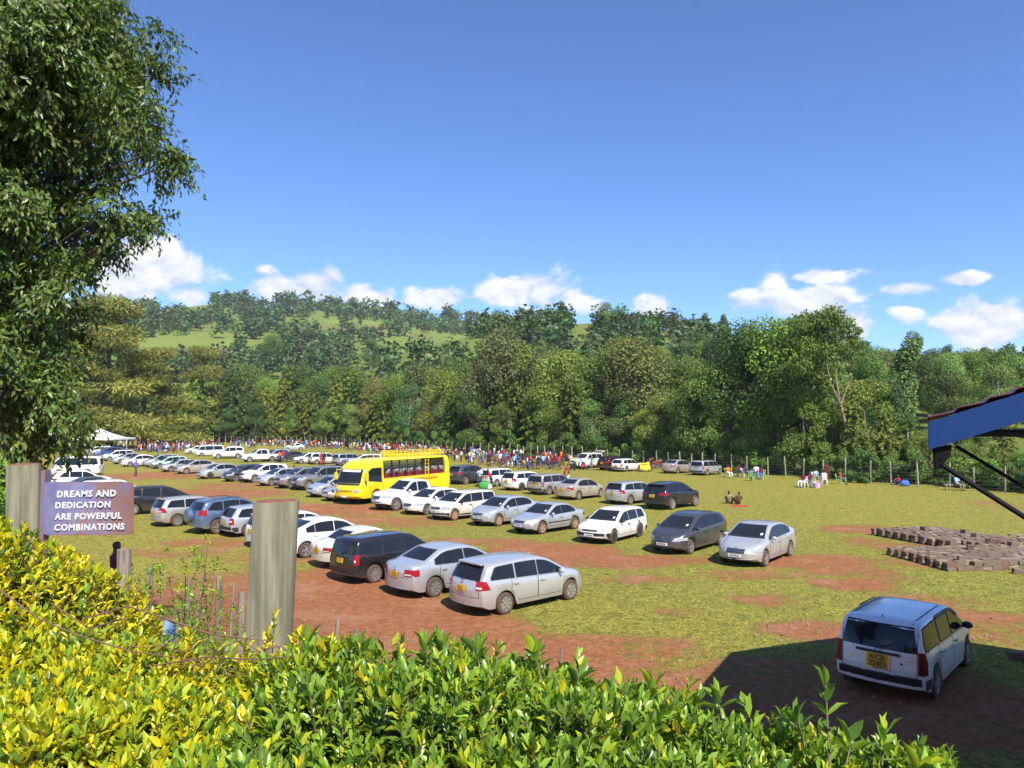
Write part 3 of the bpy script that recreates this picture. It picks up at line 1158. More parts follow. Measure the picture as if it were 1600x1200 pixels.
    if sp.get('visor'):
        for side in ('L', 'R'):
            g_ = MB()
            a, b_ = sp['win'][1][0] + .02, sp['win'][0][1] - .35
            st.grid(g_, side, [(X(x), min(cs.zt(x), H) - wg - .012, min(cs.zt(x), H) - wg + .055) for x in np.linspace(a, b_, 12)], .028, 2)
            put_mesh(g_, 'rain_visor', BLACKP, root)
    if sp.get('rails'):
        for sg in (-1, 1):
            a, b_ = sp['rails']
            yy = W * .33
            pts = []
            for x in np.linspace(a, b_, 7):
                h = st.hit('top', X(x), sg * yy, 0)
                lift = .045 if a < x < b_ else .0
                pts.append((h.x, h.y, h.z + lift))
            put_mesh(MB().tube(pts, .016, 6), 'roof_rail', sp.get('railm', CHROME), root, True)
    if sp.get('grooves'):
        g_ = MB()
        a, b_ = sp['grooves']
        for sg in (-1, 1):
            st.grid(g_, 'top', [(X(x), sg * W * .335 - .012, sg * W * .335 + .012) for x in np.linspace(a, b_, 9)], .003, 1)
        put_mesh(g_, 'roof_groove', SEAM, root)
    if sp.get('spoil'):
        a, z = sp['spoil']
        h = st.hit('top', X(a), 0, 0)
        g_ = MB().box((h.x - .10, 0, h.z - .01), (.28, W * .60, .035), (0, R(-4), 0))
        put_mesh(g_, 'roof_spoiler', WHITE, root, True, 30)
    # wheels
    for sg in (1, -1):
        for x in (cs.xf, cs.xr):
            t, q = wheel_mesh(cs.tr, .20, sp.get('rim', 'alloy'))
            to = put_mesh(t, 'wheel', TYRE, root, True, 30)
            to.location = (X(x), sg * (W / 2 - .115), cs.tr)
            if sg < 0:
                to.rotation_euler = (0, 0, PI)
            put_mesh(q, 'rim', RIMM, to, True, 30)
    extra = sp.get('extra')
    if extra:
        extra(root, cs, st, X)
    index_kids(root)
    PROTO[kind] = root
    DIMS[kind] = (L, W, cs.wb, cs.xf, cs.xr)
    return root

PAINTED = {'body', 'door', 'door_handle', 'mirror', 'roof_spoiler', 'bed_side'}
USED = set()
def place_car(kind, colour, contact, label, heading=None, cat='car', front=None, rim=None, group='cars parked on the field', scale=1.0, second=None, name=None, sidewheel='rear', visible_side='R', plates=True):
    """contact: photo pixel where the near-side wheel (sidewheel) touches the grass; heading from the second contact pixel or given"""
    root = PROTO[kind]
    o = copy_tree(root) if kind in USED else root
    USED.add(kind)
    L, W, wb, xf, xr = DIMS[kind]
    p = G(*contact)
    if second is not None:
        q = G(*second)
        d = q - p
        heading = math.atan2(d[1], d[0])
        if sidewheel == 'front':
            heading += PI
    # local point of the contact
    lx = ((xf if sidewheel == 'front' else xr) - L / 2) * scale
    ly = (W / 2 - .06) * (1 if visible_side == 'L' else -1) * scale
    c, s = math.cos(heading), math.sin(heading)
    o.location = (p[0] - (lx * c - ly * s), p[1] - (lx * s + ly * c), gz(p[0], p[1]) - .012)
    o.rotation_euler = (0, 0, heading)
    o.scale = (scale, scale, scale)
    if name:
        ks = KIDS.get(o.name)
        o.name = name
        if o is root:
            KIDS[o.name] = ks
    tag(o, label, cat, group)
    def walk(q):
        for ch in q.children:
            nm = ch.name.split('.')[0]
            if nm in PAINTED and len(ch.material_slots) and ch.material_slots[0].material not in (BLACKP, CHROME):
                ch.material_slots[0].link = 'OBJECT'
                ch.material_slots[0].material = colour
            if nm == 'rim' and rim is not None:
                ch.material_slots[0].link = 'OBJECT'
                ch.material_slots[0].material = rim
            walk(ch)
    walk(o)
    return o
# ------------------------------------------------------------------ the kinds of car
def tow_text(root, st, X):
    pass

def text_mesh(txt, size, name, mat, parent, extrude=.004, bold=0.0, shear=0.0, spacing=1.0):
    cu = bpy.data.curves.new(name, 'FONT')
    cu.body = txt
    cu.size = size
    cu.extrude = extrude
    cu.offset = bold
    cu.shear = shear
    cu.space_character = spacing
    cu.align_x = 'CENTER'
    cu.align_y = 'CENTER'
    cu.resolution_u = 3
    tmp = bpy.data.objects.new(name, cu)
    C.objects.link(tmp)
    dg = bpy.context.evaluated_depsgraph_get()
    dg.update()
    me = bpy.data.meshes.new_from_object(tmp.evaluated_get(dg))
    bpy.data.objects.remove(tmp)
    bpy.data.curves.remove(cu)
    me.materials.clear()
    me.materials.append(mat)
    o = bpy.data.objects.new(name, me)
    C.objects.link(o)
    o.parent = parent
    return o

make_car('sedan', CarShape(4.41, 1.70, 1.46, 2.60, .86,
    [(0, .80), (.02, .93), (.06, 1.01), (.14, 1.04), (.50, 1.065), (.62, 1.09), (1.25, 1.39), (1.5, 1.44), (2.0, 1.46), (2.4, 1.44), (2.66, 1.37), (3.36, 1.00), (3.45, .975), (3.95, .87), (4.22, .75), (4.35, .66), (4.41, .56)],
    [(0, .95), (.6, .99), (3.3, .90), (4.4, .72)]),
    dict(win=[(2.18, 3.22), (1.30, 2.10), (.98, 1.25)], door=[(2.13, 3.16), (1.13, 2.10)], mir=3.02, ws=(1.04, 1.38, .67, .55), rw=(1.12, 1.385, .60, .50),
         head=(.40, .68, .60, .73, .10), tail=(.46, .74, .72, .92), tailw=.15, tl=.36, grille=[(.34, .60, .69), (.42, .29, .40)], bars=[(.34, .64)], lid=[(0, .60, .66, .98)],
         hood=(3.45, 4.25, .62), rplate=.66, fplate=.43, badge=.90, fbadge=.71, rim='cover'))

make_car('sports_sedan', CarShape(4.60, 1.745, 1.47, 2.70, .90,
    [(0, .82), (.02, .96), (.07, 1.04), (.15, 1.065), (.40, 1.08), (.50, 1.10), (1.35, 1.40), (1.65, 1.45), (2.1, 1.47), (2.5, 1.45), (2.78, 1.38), (3.50, 1.00), (3.60, .97), (4.10, .86), (4.38, .74), (4.53, .64), (4.60, .54)],
    [(0, .98), (.6, 1.0), (3.4, .91), (4.5, .70)], taper_f=.19, bow_f=.34),
    dict(win=[(2.30, 3.34), (1.42, 2.22), (1.02, 1.36)], door=[(2.25, 3.28), (1.22, 2.22)], mir=3.14, ws=(1.04, 1.395, .69, .56), rw=(1.13, 1.40, .62, .52),
         head=(.40, .69, .57, .72, .12), tail=(.46, .76, .74, .94), tl=.40, hl=.60, grille=[(.34, .55, .69), (.48, .27, .36)], bars=[(.34, .60), (.34, .65)], lid=[(0, .60, .66, 1.0)],
         hood=(3.60, 4.40, .64), rplate=.68, fplate=.40, badge=.92, fbadge=.70, rim='alloy'))

make_car('old_sedan', CarShape(4.31, 1.69, 1.385, 2.465, .86,
    [(0, .72), (.02, .86), (.07, .92), (.14, .945), (.72, .98), (1.22, 1.29), (1.42, 1.345), (1.9, 1.385), (2.2, 1.37), (2.42, 1.31), (3.10, .94), (3.2, .91), (4.0, .775), (4.19, .68), (4.27, .6), (4.31, .5)],
    [(0, .87), (.8, .91), (3.0, .85), (4.2, .66)], bow_f=.22),
    dict(win=[(2.02, 2.98), (1.22, 1.95), (.98, 1.17)], door=[(1.97, 2.94), (1.02, 1.95)], mir=2.82, ws=(.98, 1.31, .67, .54), rw=(1.01, 1.29, .60, .50),
         head=(.38, .68, .55, .67, .04), tail=(.42, .74, .66, .82), tailw=.1, tl=.34, grille=[(.32, .56, .66), (.42, .27, .37)], bars=[(.32, .60)], lid=[(0, .60, .60, .90)],
         hood=(3.2, 4.15, .62), rplate=.60, fplate=.38, badge=.83, mould=.50, lampm=LAMPY, rim='alloy'))

make_car('wagon', CarShape(4.41, 1.695, 1.475, 2.60, .86,
    [(0, .72), (.02, .88), (.08, 1.0), (.34, 1.34), (.45, 1.41), (.7, 1.445), (1.6, 1.475), (2.2, 1.465), (2.5, 1.43), (2.72, 1.36), (3.40, 1.0), (3.5, .97), (4.0, .87), (4.25, .75), (4.36, .66), (4.41, .56)],
    [(0, 1.01), (1, .98), (3.3, .90), (4.4, .72)], tumble=.30),
    dict(win=[(2.24, 3.28), (1.38, 2.16), (.46, 1.28)], qk=1.5, door=[(2.19, 3.22), (1.17, 2.16)], mir=3.06, ws=(1.04, 1.385, .67, .56), rw=(1.0, 1.36, .64, .55),
         head=(.40, .68, .60, .74, .10), tail=(.55, .76, .76, 1.0), tailw=.15, tl=.40, tls=-.12, grille=[(.34, .60, .69), (.42, .29, .40)], bars=[(.34, .64)], lid=[(0, .66, .55, 1.38)],
         hood=(3.5, 4.25, .62), rplate=.68, fplate=.43, badge=.94, fbadge=.71, wiper=1.0, spoil=(.52, 1.4), rim='cover'))

make_car('boxy_wagon', CarShape(4.195, 1.69, 1.525, 2.55, .80,
    [(0, .62), (.02, .85), (.05, 1.0), (.17, 1.40), (.25, 1.475), (.5, 1.505), (1.5, 1.525), (2.2, 1.515), (2.45, 1.48), (2.62, 1.41), (3.25, 1.03), (3.35, 1.0), (3.85, .91), (4.05, .81), (4.16, .68), (4.195, .55)],
    [(0, .99), (3.2, .93), (4.2, .76)], tumble=.24, taper_r=.05, bow_r=.10, bow_f=.22),
    dict(win=[(2.14, 3.12), (1.25, 2.06), (.26, 1.14)], qk=3.0, door=[(2.09, 3.08), (1.02, 2.06)], mir=2.95, mirm=BLACKP, ws=(1.06, 1.43, .68, .58), rw=(.985, 1.40, .66, .585),
         head=(.42, .70, .63, .79, .02), tail=(.70, .80, .66, 1.0), tailw=.3, tl=.22, grille=[(.38, .63, .76), (.44, .30, .42)], bars=[(.38, .69)], lid=[(0, .68, .52, 1.43)],
         hood=(3.35, 4.05, .66), rplate=.70, fplate=.44, badge=.925, fbadge=.70, bbump=(.30, .50), fbump=(.28, .46), garn=.87, wiper=.97, clad=True, grooves=(.35, 2.4), handle=BLACKP, rim='cover'))

make_car('old_wagon', CarShape(4.26, 1.67, 1.435, 2.465, .85,
    [(0, .65), (.02, .84), (.07, .95), (.40, 1.33), (.50, 1.385), (.8, 1.415), (1.6, 1.435), (2.1, 1.42), (2.35, 1.37), (2.5, 1.31), (3.10, .96), (3.2, .93), (4.0, .80), (4.16, .72), (4.22, .62), (4.26, .52)],
    [(0, .95), (3.0, .87), (4.2, .69)], tumble=.30, taper_f=.12, bow_f=.20, bow_r=.12),
    dict(win=[(2.02, 2.98), (1.20, 1.94), (.46, 1.10)], qk=1.7, door=[(1.97, 2.94), (.98, 1.94)], mir=2.82, mirm=BLACKP, ws=(1.0, 1.345, .67, .55), rw=(.96, 1.33, .63, .54),
         head=(.40, .70, .56, .68, .0), tail=(.58, .76, .62, .92), tailw=.4, tl=.22, grille=[(.38, .58, .66)], bars=[(.38, .62)], lid=[(0, .66, .5, 1.33)],
         hood=(3.2, 4.1, .64), rplate=.60, fplate=.36, bbump=(.30, .52), fbump=(.28, .52), handle=BLACKP, lampm=LAMPY, rim='cover'))

make_car('sleek_wagon', CarShape(4.57, 1.70, 1.545, 2.74, .92,
    [(0, .78), (.04, .95), (.14, 1.07), (.42, 1.36), (.55, 1.42), (.9, 1.485), (1.7, 1.54), (2.3, 1.53), (2.6, 1.48), (2.85, 1.39), (3.65, 1.0), (3.75, .965), (4.2, .845), (4.42, .73), (4.53, .62), (4.57, .52)],
    [(0, 1.08), (1, 1.03), (3.4, .92), (4.5, .69)], taper_f=.20, bow_f=.36),
    dict(win=[(2.32, 3.44), (1.36, 2.24), (.58, 1.28)], qk=1.1, door=[(2.27, 3.38), (1.20, 2.24)], mir=3.22, ws=(1.05, 1.41, .67, .54), rw=(1.10, 1.38, .60, .52),
         head=(.38, .66, .58, .70, .12), hl=.75, tail=(.56, .74, .82, 1.08), tl=.40, grille=[(.36, .57, .66), (.46, .27, .37)], bars=[(.36, .60)], lid=[(0, .62, .6, 1.36)],
         hood=(3.75, 4.42, .60), rplate=.72, fplate=.40, fbadge=.66, rim='alloy'))

make_car('suv', CarShape(4.56, 1.82, 1.68, 2.66, .92,
    [(0, .85), (.04, 1.02), (.12, 1.13), (.50, 1.50), (.64, 1.57), (1.0, 1.62), (1.8, 1.67), (2.3, 1.65), (2.55, 1.59), (2.75, 1.5), (3.40, 1.13), (3.5, 1.10), (4.05, 1.02), (4.35, .91), (4.5, .79), (4.56, .68)],
    [(0, 1.16), (.8, 1.14), (3.3, 1.03), (4.5, .86)], zb=.30, tr=.36, taper_f=.18, bow_f=.32),
    dict(win=[(2.24, 3.26), (1.38, 2.16), (.66, 1.28)], qk=.9, wgap=.13, door=[(2.19, 3.20), (1.20, 2.16)], mir=3.04, ws=(1.17, 1.56, .72, .60), rw=(1.16, 1.50, .66, .58),
         head=(.44, .72, .74, .88, .08), tail=(.48, .80, .93, 1.07), tl=.48, grille=[(.40, .70, .86), (.46, .38, .52)], bars=[(.40, .78)], lid=[(0, .68, .66, 1.5)],
         hood=(3.5, 4.35, .68), rplate=.78, fplate=.54, badge=1.08, fbadge=.80, clad=True, spoil=(.60, 1.55), wiper=1.15, rim='alloy'))

def spare(root, cs, st, X):
    h = st.hit('rear', .06, .92, 0)
    g = MB().lathe([(.001, -.24), (.28, -.24), (.335, -.20), (.345, -.12), (.345, -.02), (.30, .02)], 22, 'X', (h.x, .06, .92))
    put_mesh(g, 'spare_wheel_cover', BLUE, root, True, 30)

make_car('compact_suv', CarShape(4.40, 1.80, 1.69, 2.56, .88,
    [(0, .80), (.03, 1.0), (.09, 1.13), (.36, 1.52), (.48, 1.60), (.9, 1.65), (1.7, 1.69), (2.2, 1.67), (2.42, 1.61), (2.62, 1.52), (3.24, 1.13), (3.34, 1.10), (3.9, 1.02), (4.2, .90), (4.35, .77), (4.40, .66)],
    [(0, 1.20), (.8, 1.14), (3.1, 1.02), (4.3, .86)], zb=.30, tr=.36),
    dict(win=[(2.12, 3.12), (1.28, 2.04), (.50, 1.18)], qk=1.1, wgap=.13, door=[(2.07, 3.06), (1.10, 2.04)], mir=2.9, ws=(1.17, 1.58, .71, .60), rw=(1.17, 1.53, .66, .58),
         head=(.44, .72, .74, .90, .06), tail=(.60, .80, .94, 1.20), tl=.40, grille=[(.38, .72, .86), (.46, .38, .52)], bars=[(.38, .79)], lid=[(0, .68, .6, 1.52)],
         hood=(3.34, 4.2, .68), rplate=.52, rpy=.48, fplate=.52, clad=True, rails=(.6, 2.2), railm=BLACKP, extra=spare, rim='alloy'))

make_car('offroader', CarShape(4.78, 1.885, 1.84, 2.79, .90,
    [(0, .9), (.03, 1.1), (.07, 1.22), (.28, 1.68), (.42, 1.765), (1.0, 1.82), (2.0, 1.84), (2.45, 1.82), (2.68, 1.75), (3.28, 1.23), (3.4, 1.20), (4.2, 1.13), (4.5, 1.03), (4.7, .89), (4.78, .72)],
    [(0, 1.22), (3.2, 1.14), (4.7, .96)], zb=.34, tr=.39, tumble=.24, bow_f=.26),
    dict(win=[(2.34, 3.18), (1.42, 2.25), (.40, 1.32)], qk=2.5, wgap=.13, door=[(2.29, 3.14), (1.26, 2.25)], mir=2.98, ws=(1.28, 1.72, .74, .64), rw=(1.20, 1.66, .70, .62),
         head=(.46, .76, .82, .98, .04), tail=(.68, .86, .85, 1.16), tailw=.3, tl=.28, grille=[(.42, .78, 1.0), (.5, .45, .58)], bars=[(.42, .86), (.42, .93)], lid=[(0, .74, .6, 1.66)],
         hood=(3.4, 4.5, .74), rplate=.80, fplate=.58, clad=True, rails=(.6, 2.3), rim='alloy'))

def bed(root, cs, st, X):
    g = MB()
    st.quad(g, 'top', X(.14), X(1.48), -.68, .68, .006, 4, 4)
    put_mesh(g, 'load_bed', SEAM, root)
    g = MB()
    for sg in (-1, 1):
        g.tube([(X(.10), sg * .78, 1.10), (X(1.5), sg * .78, 1.13)], .03, 6)
    g.tube([(X(.06), -.78, 1.10), (X(.06), .78, 1.10)], .03, 6)
    put_mesh(g, 'bed_rail', BLACKP, root, True)

make_car('pickup', CarShape(5.30, 1.85, 1.81, 3.085, 1.0,
    [(0, .85), (.02, 1.0), (.06, 1.07), (.2, 1.08), (1.50, 1.09), (1.57, 1.14), (1.70, 1.64), (1.83, 1.74), (2.3, 1.80), (2.8, 1.79), (3.05, 1.72), (3.70, 1.21), (3.82, 1.18), (4.7, 1.08), (5.0, 1.0), (5.22, .87), (5.30, .70)],
    [(0, 1.02), (1.6, 1.10), (3.6, 1.10), (5.2, .92)], zb=.38, tr=.375, tumble=.26, bow_f=.34, taper_f=.18),
    dict(win=[(2.72, 3.56), (1.84, 2.63)], qk=4.0, wgap=.13, door=[(2.67, 3.52), (1.78, 2.63)], mir=3.40, ws=(1.26, 1.70, .74, .62), rw=(1.22, 1.60, .62, .56),
         head=(.44, .74, .78, .92, .08), hl=.62, tail=(.70, .86, .72, 1.0), tl=.22, grille=[(.40, .72, .90), (.56, .44, .58)], bars=[(.40, .78), (.40, .84)],
         hood=(3.82, 4.95, .72), rplate=.60, fplate=.56, extra=bed, rim='alloy'))

make_car('minibus', CarShape(4.84, 1.70, 1.98, 2.57, 1.0,
    [(0, .7), (.03, 1.1), (.10, 1.72), (.22, 1.90), (.5, 1.955), (2, 1.98), (3.6, 1.97), (3.9, 1.91), (4.08, 1.77), (4.52, 1.17), (4.66, 1.06), (4.80, .86), (4.84, .6)],
    [(0, 1.12), (4.3, 1.05), (4.8, .80)], tumble=.14, taper_f=.14, taper_r=.04, bow_r=.08),
    dict(win=[(3.32, 4.30), (1.90, 3.22), (.32, 1.80)], qk=5, wgap=.20, door=[(3.28, 4.26), (1.88, 3.22)], mir=4.12, ws=(1.2, 1.78, .68, .62), rw=(1.12, 1.74, .66, .62),
         head=(.42, .70, .72, .90, .0), hl=.40, tail=(.70, .82, .66, 1.05), tailw=.3, tl=.2, grille=[(.40, .74, .84), (.5, .34, .46)], lid=[(0, .72, .5, 1.8)], rplate=.66, fplate=.46, rim='cover'))

RA, RB = R(44), R(226)
A = 'R'
def fr(kind, paintm, contact, label, **k):      # nose towards the camera
    k.setdefault('heading', RB + R(rng.uniform(-2.5, 2.5)))
    return place_car(kind, paintm, contact, label, sidewheel='front', visible_side='L', **k)
def rr(kind, paintm, contact, label, **k):      # tail towards the camera
    k.setdefault('heading', RA + R(rng.uniform(-2.5, 2.5)))
    return place_car(kind, paintm, contact, label, sidewheel='rear', visible_side='R', **k)

# front row, tails towards the hedge
rr('wagon', SILVER, (789, 958), 'silver station wagon with a black front wheel, last of the tails-out row', heading=R(41))
rr('sedan', SILVERB, (679, 931), 'silver sedan between the black boxy wagon and the silver station wagon', heading=R(43))
rr('boxy_wagon', BLACK, (585, 909), 'black boxy wagon with tall red tail lights beside a silver sedan', rim=RIMM)
rr('old_sedan', CREAM, (548, 886), 'cream white older sedan tucked beside the black boxy wagon')
rr('sports_sedan', WHITE, (478, 870), 'white sedan half behind the big grey wooden post')
rr('wagon', WHITE, (436, 855), 'white car mostly hidden behind the big grey wooden post')
rr('old_wagon', SILVERB, (389, 838), 'silver older wagon with an orange plate left of the wooden post')
rr('compact_suv', BLUE, (340, 834), 'blue compact SUV carrying a spare wheel on its tail')
rr('wagon', SILVERD, (277, 822), 'silver wagon between the black people carrier and the blue SUV')
rr('sleek_wagon', BLACK, (208, 804), 'black people carrier just right of the painted sign', heading=R(30), scale=1.06)
rr('boxy_wagon', WHITE, (152, 786), 'white boxy wagon whose roof shows above the painted sign')
rr('sedan', GREYD, (122, 778), 'dark grey car roof peeping over the painted sign')
rr('suv', WHITE, (100, 768), 'white SUV with dark windows above the left part of the sign', heading=R(35))
place_car('minibus', WHITE, (92, 743), 'white minibus standing side-on under the dark tree', heading=R(196), sidewheel='front', visible_side='L', cat='minibus')

# second row, noses towards the camera
fr('sports_sedan', SILVER, (1196, 886), 'silver sedan with chrome grille, rightmost of the noses-out row', heading=R(231), rim=RIMM)
fr('sleek_wagon', GREYD, (1079, 866), 'dark grey low wagon beside the silver sedan with the chrome grille', heading=R(229))
fr('old_wagon', WHITE, (959, 849), 'white old wagon with black bumpers standing apart on the grass', heading=R(233), rim=RIMS)
fr('old_sedan', SILVERB, (847, 835), 'bluish silver old sedan with a black side moulding', heading=R(226), rim=RIMD)
fr('sedan', SILVERB, (779, 822), 'bluish silver sedan with muddy wheels next to the cream boxy wagon', rim=RIMD)
fr('boxy_wagon', CREAM, (710, 813), 'cream white boxy wagon with mud along its side', rim=RIMD)
fr('sports_sedan', WHITE, (667, 805), 'white sedan between the white pickup and the cream boxy wagon')
fr('pickup', WHITE, (619, 799), 'white double cab pickup in front of the yellow bus', cat='pickup')
fr('old_sedan', SILVERD, (533, 784), 'silver sedan squeezed against the front of the yellow bus')
fr('sedan', SILVERB, (508, 778), 'grey blue sedan beside the big grey off-road car')
fr('offroader', GREY, (482, 767), 'big grey off-road car with roof rails left of the yellow bus', cat='car')
fr('suv', GREY, (455, 764), 'beige grey SUV with a person leaning on its bonnet')
fr('sedan', SILVER, (424, 760), 'silver sedan right of the white SUV in the long row')
fr('suv', WHITE, (398, 754), 'white SUV with dark windows in the long row of noses')
fr('sleek_wagon', GREYD, (369, 752), 'dark grey low wagon left of the white SUV in the long row')
fr('sedan', SILVER, (328, 748), 'silver sedan with dark wheels at a bend of the long row', rim=RIMS)
fr('sports_sedan', BEIGE, (291, 740), 'champagne sedan with bright wheels in the long row')
fr('old_sedan', SILVER, (267, 737), 'small silver sedan between the mint car and the champagne sedan')
fr('old_wagon', MINT, (250, 732), 'mint green old car in the long row')
fr('sleek_wagon', SILVERD, (238, 730), 'grey silver wagon left of the mint green car')
fr('sports_sedan', WHITE, (203, 729), 'white sedan behind the person in the purple top')
fr('sedan', SILVER, (188, 725), 'pale silver sedan left of the white sedan near the tree')
fr('boxy_wagon', WHITE, (171, 720), 'white boxy wagon beside the deep blue car')
fr('suv', BLUE2, (158, 716), 'deep blue SUV at the far left end of the long row')
fr('wagon', WHITE, (140, 712), 'white wagon half hidden by the dark tree leaves')

# third row, tails towards the camera
rr('suv', NAVY, (1051, 796), 'glossy black SUV standing alone at the right end of its row', heading=R(45))
rr('wagon', SILVER, (985, 788), 'silver wagon between the champagne sedan and the glossy black SUV')
rr('sedan', BEIGE, (904, 781), 'champagne beige sedan seen from behind with a yellow plate', heading=R(47))
rr('boxy_wagon', SILVERD, (858, 774), 'silver boxy wagon left of the champagne beige sedan')
rr('wagon', WHITE, (815, 767), 'white wagon with black wheels beside the silver boxy wagon', rim=RIMS)
rr('boxy_wagon', WHITE, (776, 760), 'white boxy wagon with people and bags beside its open door')
rr('suv', GREYD, (728, 757), 'dark grey SUV just behind the yellow bus')

# cars farther back
fr('offroader', WHITE, (341, 717), 'white long off-road car seen from its side on the far grass', heading=R(205))
fr('minibus', WHITE, (315, 713), 'white van behind the white off-road car on the far grass', scale=.92, heading=R(212))
fr('wagon', WHITE, (297, 710), 'white wagon at the left of the far white cars', heading=R(215))
fr('pickup', WHITE, (390, 722), 'white pickup with a person in red beside its door', cat='pickup', heading=R(215))
fr('suv', SILVERB, (422, 720), 'pale blue silver SUV behind the white pickup')
fr('sedan', GREYD, (445, 722), 'dark car with a group of people at its doors')
fr('old_wagon', WHITE, (470, 725), 'white old wagon beside the cream boxy wagon far back', heading=R(212))
rr('boxy_wagon', CREAM, (495, 726), 'cream boxy wagon with a person in red at its side', heading=R(30))
rr('boxy_wagon', SILVERB, (537, 728), 'pale silver boxy wagon with a yellow plate behind the off-road car')
tg1 = fr('wagon', WHITE, (556, 729), 'white wagon with its tailgate raised behind the yellow bus', heading=R(206))
fr('sedan', SILVER, (449, 704), 'silver sedan parked among the crowd by the far fence', heading=R(200))
tg2 = fr('offroader', WHITE, (911, 732), 'white off-road car with its tailgate raised near the fence', heading=R(222))
rr('suv', MAROON, (958, 735), 'very dark maroon car between two white cars near the fence')
rr('old_wagon', WHITE, (979, 737), 'white old wagon beside the yellow covered motorcycle')
rr('sedan', SILVERD, (1059, 740), 'silver sedan close to the fence posts')
rr('boxy_wagon', SILVERB, (1105, 743), 'silver boxy wagon at the right of the silver sedan by the fence')

def tailgate(o, cs_h, back, w, ang=18):
    e = empty('tailgate')
    e.parent = o
    e.location = (-back, 0, cs_h)
    g = MB().box((-.40, 0, 0), (.82, w, .05))
    t = g.build('gate_panel', WHITE, e)
    g = MB().box((-.26, 0, .004), (.42, w * .8, .06))
    g.build('gate_window', GLASS, e)
    e.rotation_euler = (0, R(ang), 0)
tailgate(tg1, 1.45, 1.75, 1.2)
tailgate(tg2, 1.80, 1.98, 1.4)

# the white car in the shade of the roof, nearest of all, built with more detail
def near_extra(root, cs, st, X):
    g = MB()
    st.quad(g, 'rear', -.215, .215, .60, .875, .020, 3, 2)
    put_mesh(g, 'plate_frame', CHROME, root, False)
    pl = [k for k in root.children if k.name.startswith('rear_plate')][0]
    h = st.hit('rear', 0, .785, .03)
    h2 = st.hit('rear', 0, .70, .03)
    h3 = st.hit('rear', 0, .86, .03)
    tilt = math.atan2(h3.x - h2.x, h3.z - h2.z)
    for row, tx in ((.802, 'KCB'), (.684, '224D')):
        hh = st.hit('rear', 0, row, .030)
        t = text_mesh(tx, .140, 'plate_lettering', INK, pl, .001, .0)
        t.location = (hh.x, 0, hh.z)
        t.rotation_euler = (PI / 2, 0, -PI / 2)
        t.rotation_euler = (Matrix.Rotation(tilt, 3, 'Y') @ Euler((PI / 2, 0, -PI / 2)).to_matrix()).to_euler()
    for (y, z, w) in ((.56, .80, .14), (-.52, .72, .10), (-.50, .93, .06), (.60, .90, .07)):
        g = MB()
        st.quad(g, 'rear', -y - w / 2, -y + w / 2, z, z + .022, .010, 2, 1)
        put_mesh(g, 'badge_strip', CHROME, root, False)
    g = MB()
    st.quad(g, 'rear', -.44, -.40, .735, .765, .012, 2, 2)
    put_mesh(g, 'lock', BLACKP, root, False)
    g = MB()
    st.quad(g, 'rear', -.74, .74, .225, .30, .022, 12, 2)
    put_mesh(g, 'bumper_lip', ICE, root, True)
    for sg in (-1, 1):
        g = MB().box((X(cs.xr - .36), sg * .70, .20), (.015, .20, .26))
        put_mesh(g, 'mud_flap', BLACKP, root, False)
    h = st.hit('top', X(.38), 0, 0)
    put_mesh(MB().tube([(h.x, 0, h.z), (h.x + .02, 0, h.z + .05)], [.012, .006], 6), 'aerial', BLACKP, root)

make_car('near_wagon', CarShape(4.195, 1.69, 1.525, 2.55, .80,
    [(0, .62), (.02, .85), (.05, 1.0), (.17, 1.40), (.25, 1.475), (.5, 1.505), (1.5, 1.525), (2.2, 1.515), (2.45, 1.48), (2.62, 1.41), (3.25, 1.03), (3.35, 1.0), (3.85, .91), (4.05, .81), (4.16, .68), (4.195, .55)],
    [(0, .99), (3.2, .93), (4.2, .76)], tumble=.24, taper_r=.05, bow_r=.12, bow_f=.22),
    dict(win=[(2.14, 3.12), (1.25, 2.06), (.26, 1.14)], qk=3.0, door=[(2.09, 3.08), (1.02, 2.06)], mir=2.95, mirm=BLACKP, ws=(1.06, 1.43, .68, .58), rw=(.965, 1.42, .69, .60),
         head=(.42, .70, .63, .79, .02), tail=(.69, .80, .58, .99), darktail=True, tl=.22, grille=[(.38, .63, .76), (.44, .30, .42)], bars=[(.38, .69)], lid=[(0, .68, .52, 1.43)],
         hood=(3.35, 4.05, .66), rplate=.62, fplate=.44, badge=.935, fbadge=.70, bbump=(.30, .52), fbump=(.28, .46), garn=.875, rph=.245, wiper=.985, visor=True, clad=False, grooves=(.30, 2.4), handle=CHROME, no_ink=True, extra=near_extra, rim='alloy'))
place_car('near_wagon', ICE, (1462, 1091), 'white boxy wagon with plate KCB 224D standing in the shade', heading=R(47), rim=RIMM, group='cars parked on the field')
# ------------------------------------------------------------------ yellow school bus
YEL = paint('bus_yellow', (.80, .62, .005), 0, .3, .18)
YELF = plain('yellow_enamel', (.78, .56, .01), .45, var=.06)
REDSEAT = plain('red_seat_cloth', (.50, .035, .03), .8)
SEATW = plain('white_head_cover', (.75, .73, .68), .8)

def clear_glass(name, col, t_=0.55):
    m, t, b, out = base_mat(name)
    b.inputs['Base Color'].default_value = col + (1,)
    b.inputs['Roughness'].default_value = .05
    tr = t.n('ShaderNodeBsdfTransparent')
    tr.inputs[0].default_value = (.8, .85, .88, 1)
    mx = t.n('ShaderNodeMixShader')
    mx.inputs[0].default_value = t_
    t.l(b.outputs[0], mx.inputs[1])
    t.l(tr.outputs[0], mx.inputs[2])
    t.l(mx.outputs[0], out.inputs[0])
    MATS[name] = m
    return m
BUSGLASS = clear_glass('bus_window_glass', (.03, .035, .04), .72)

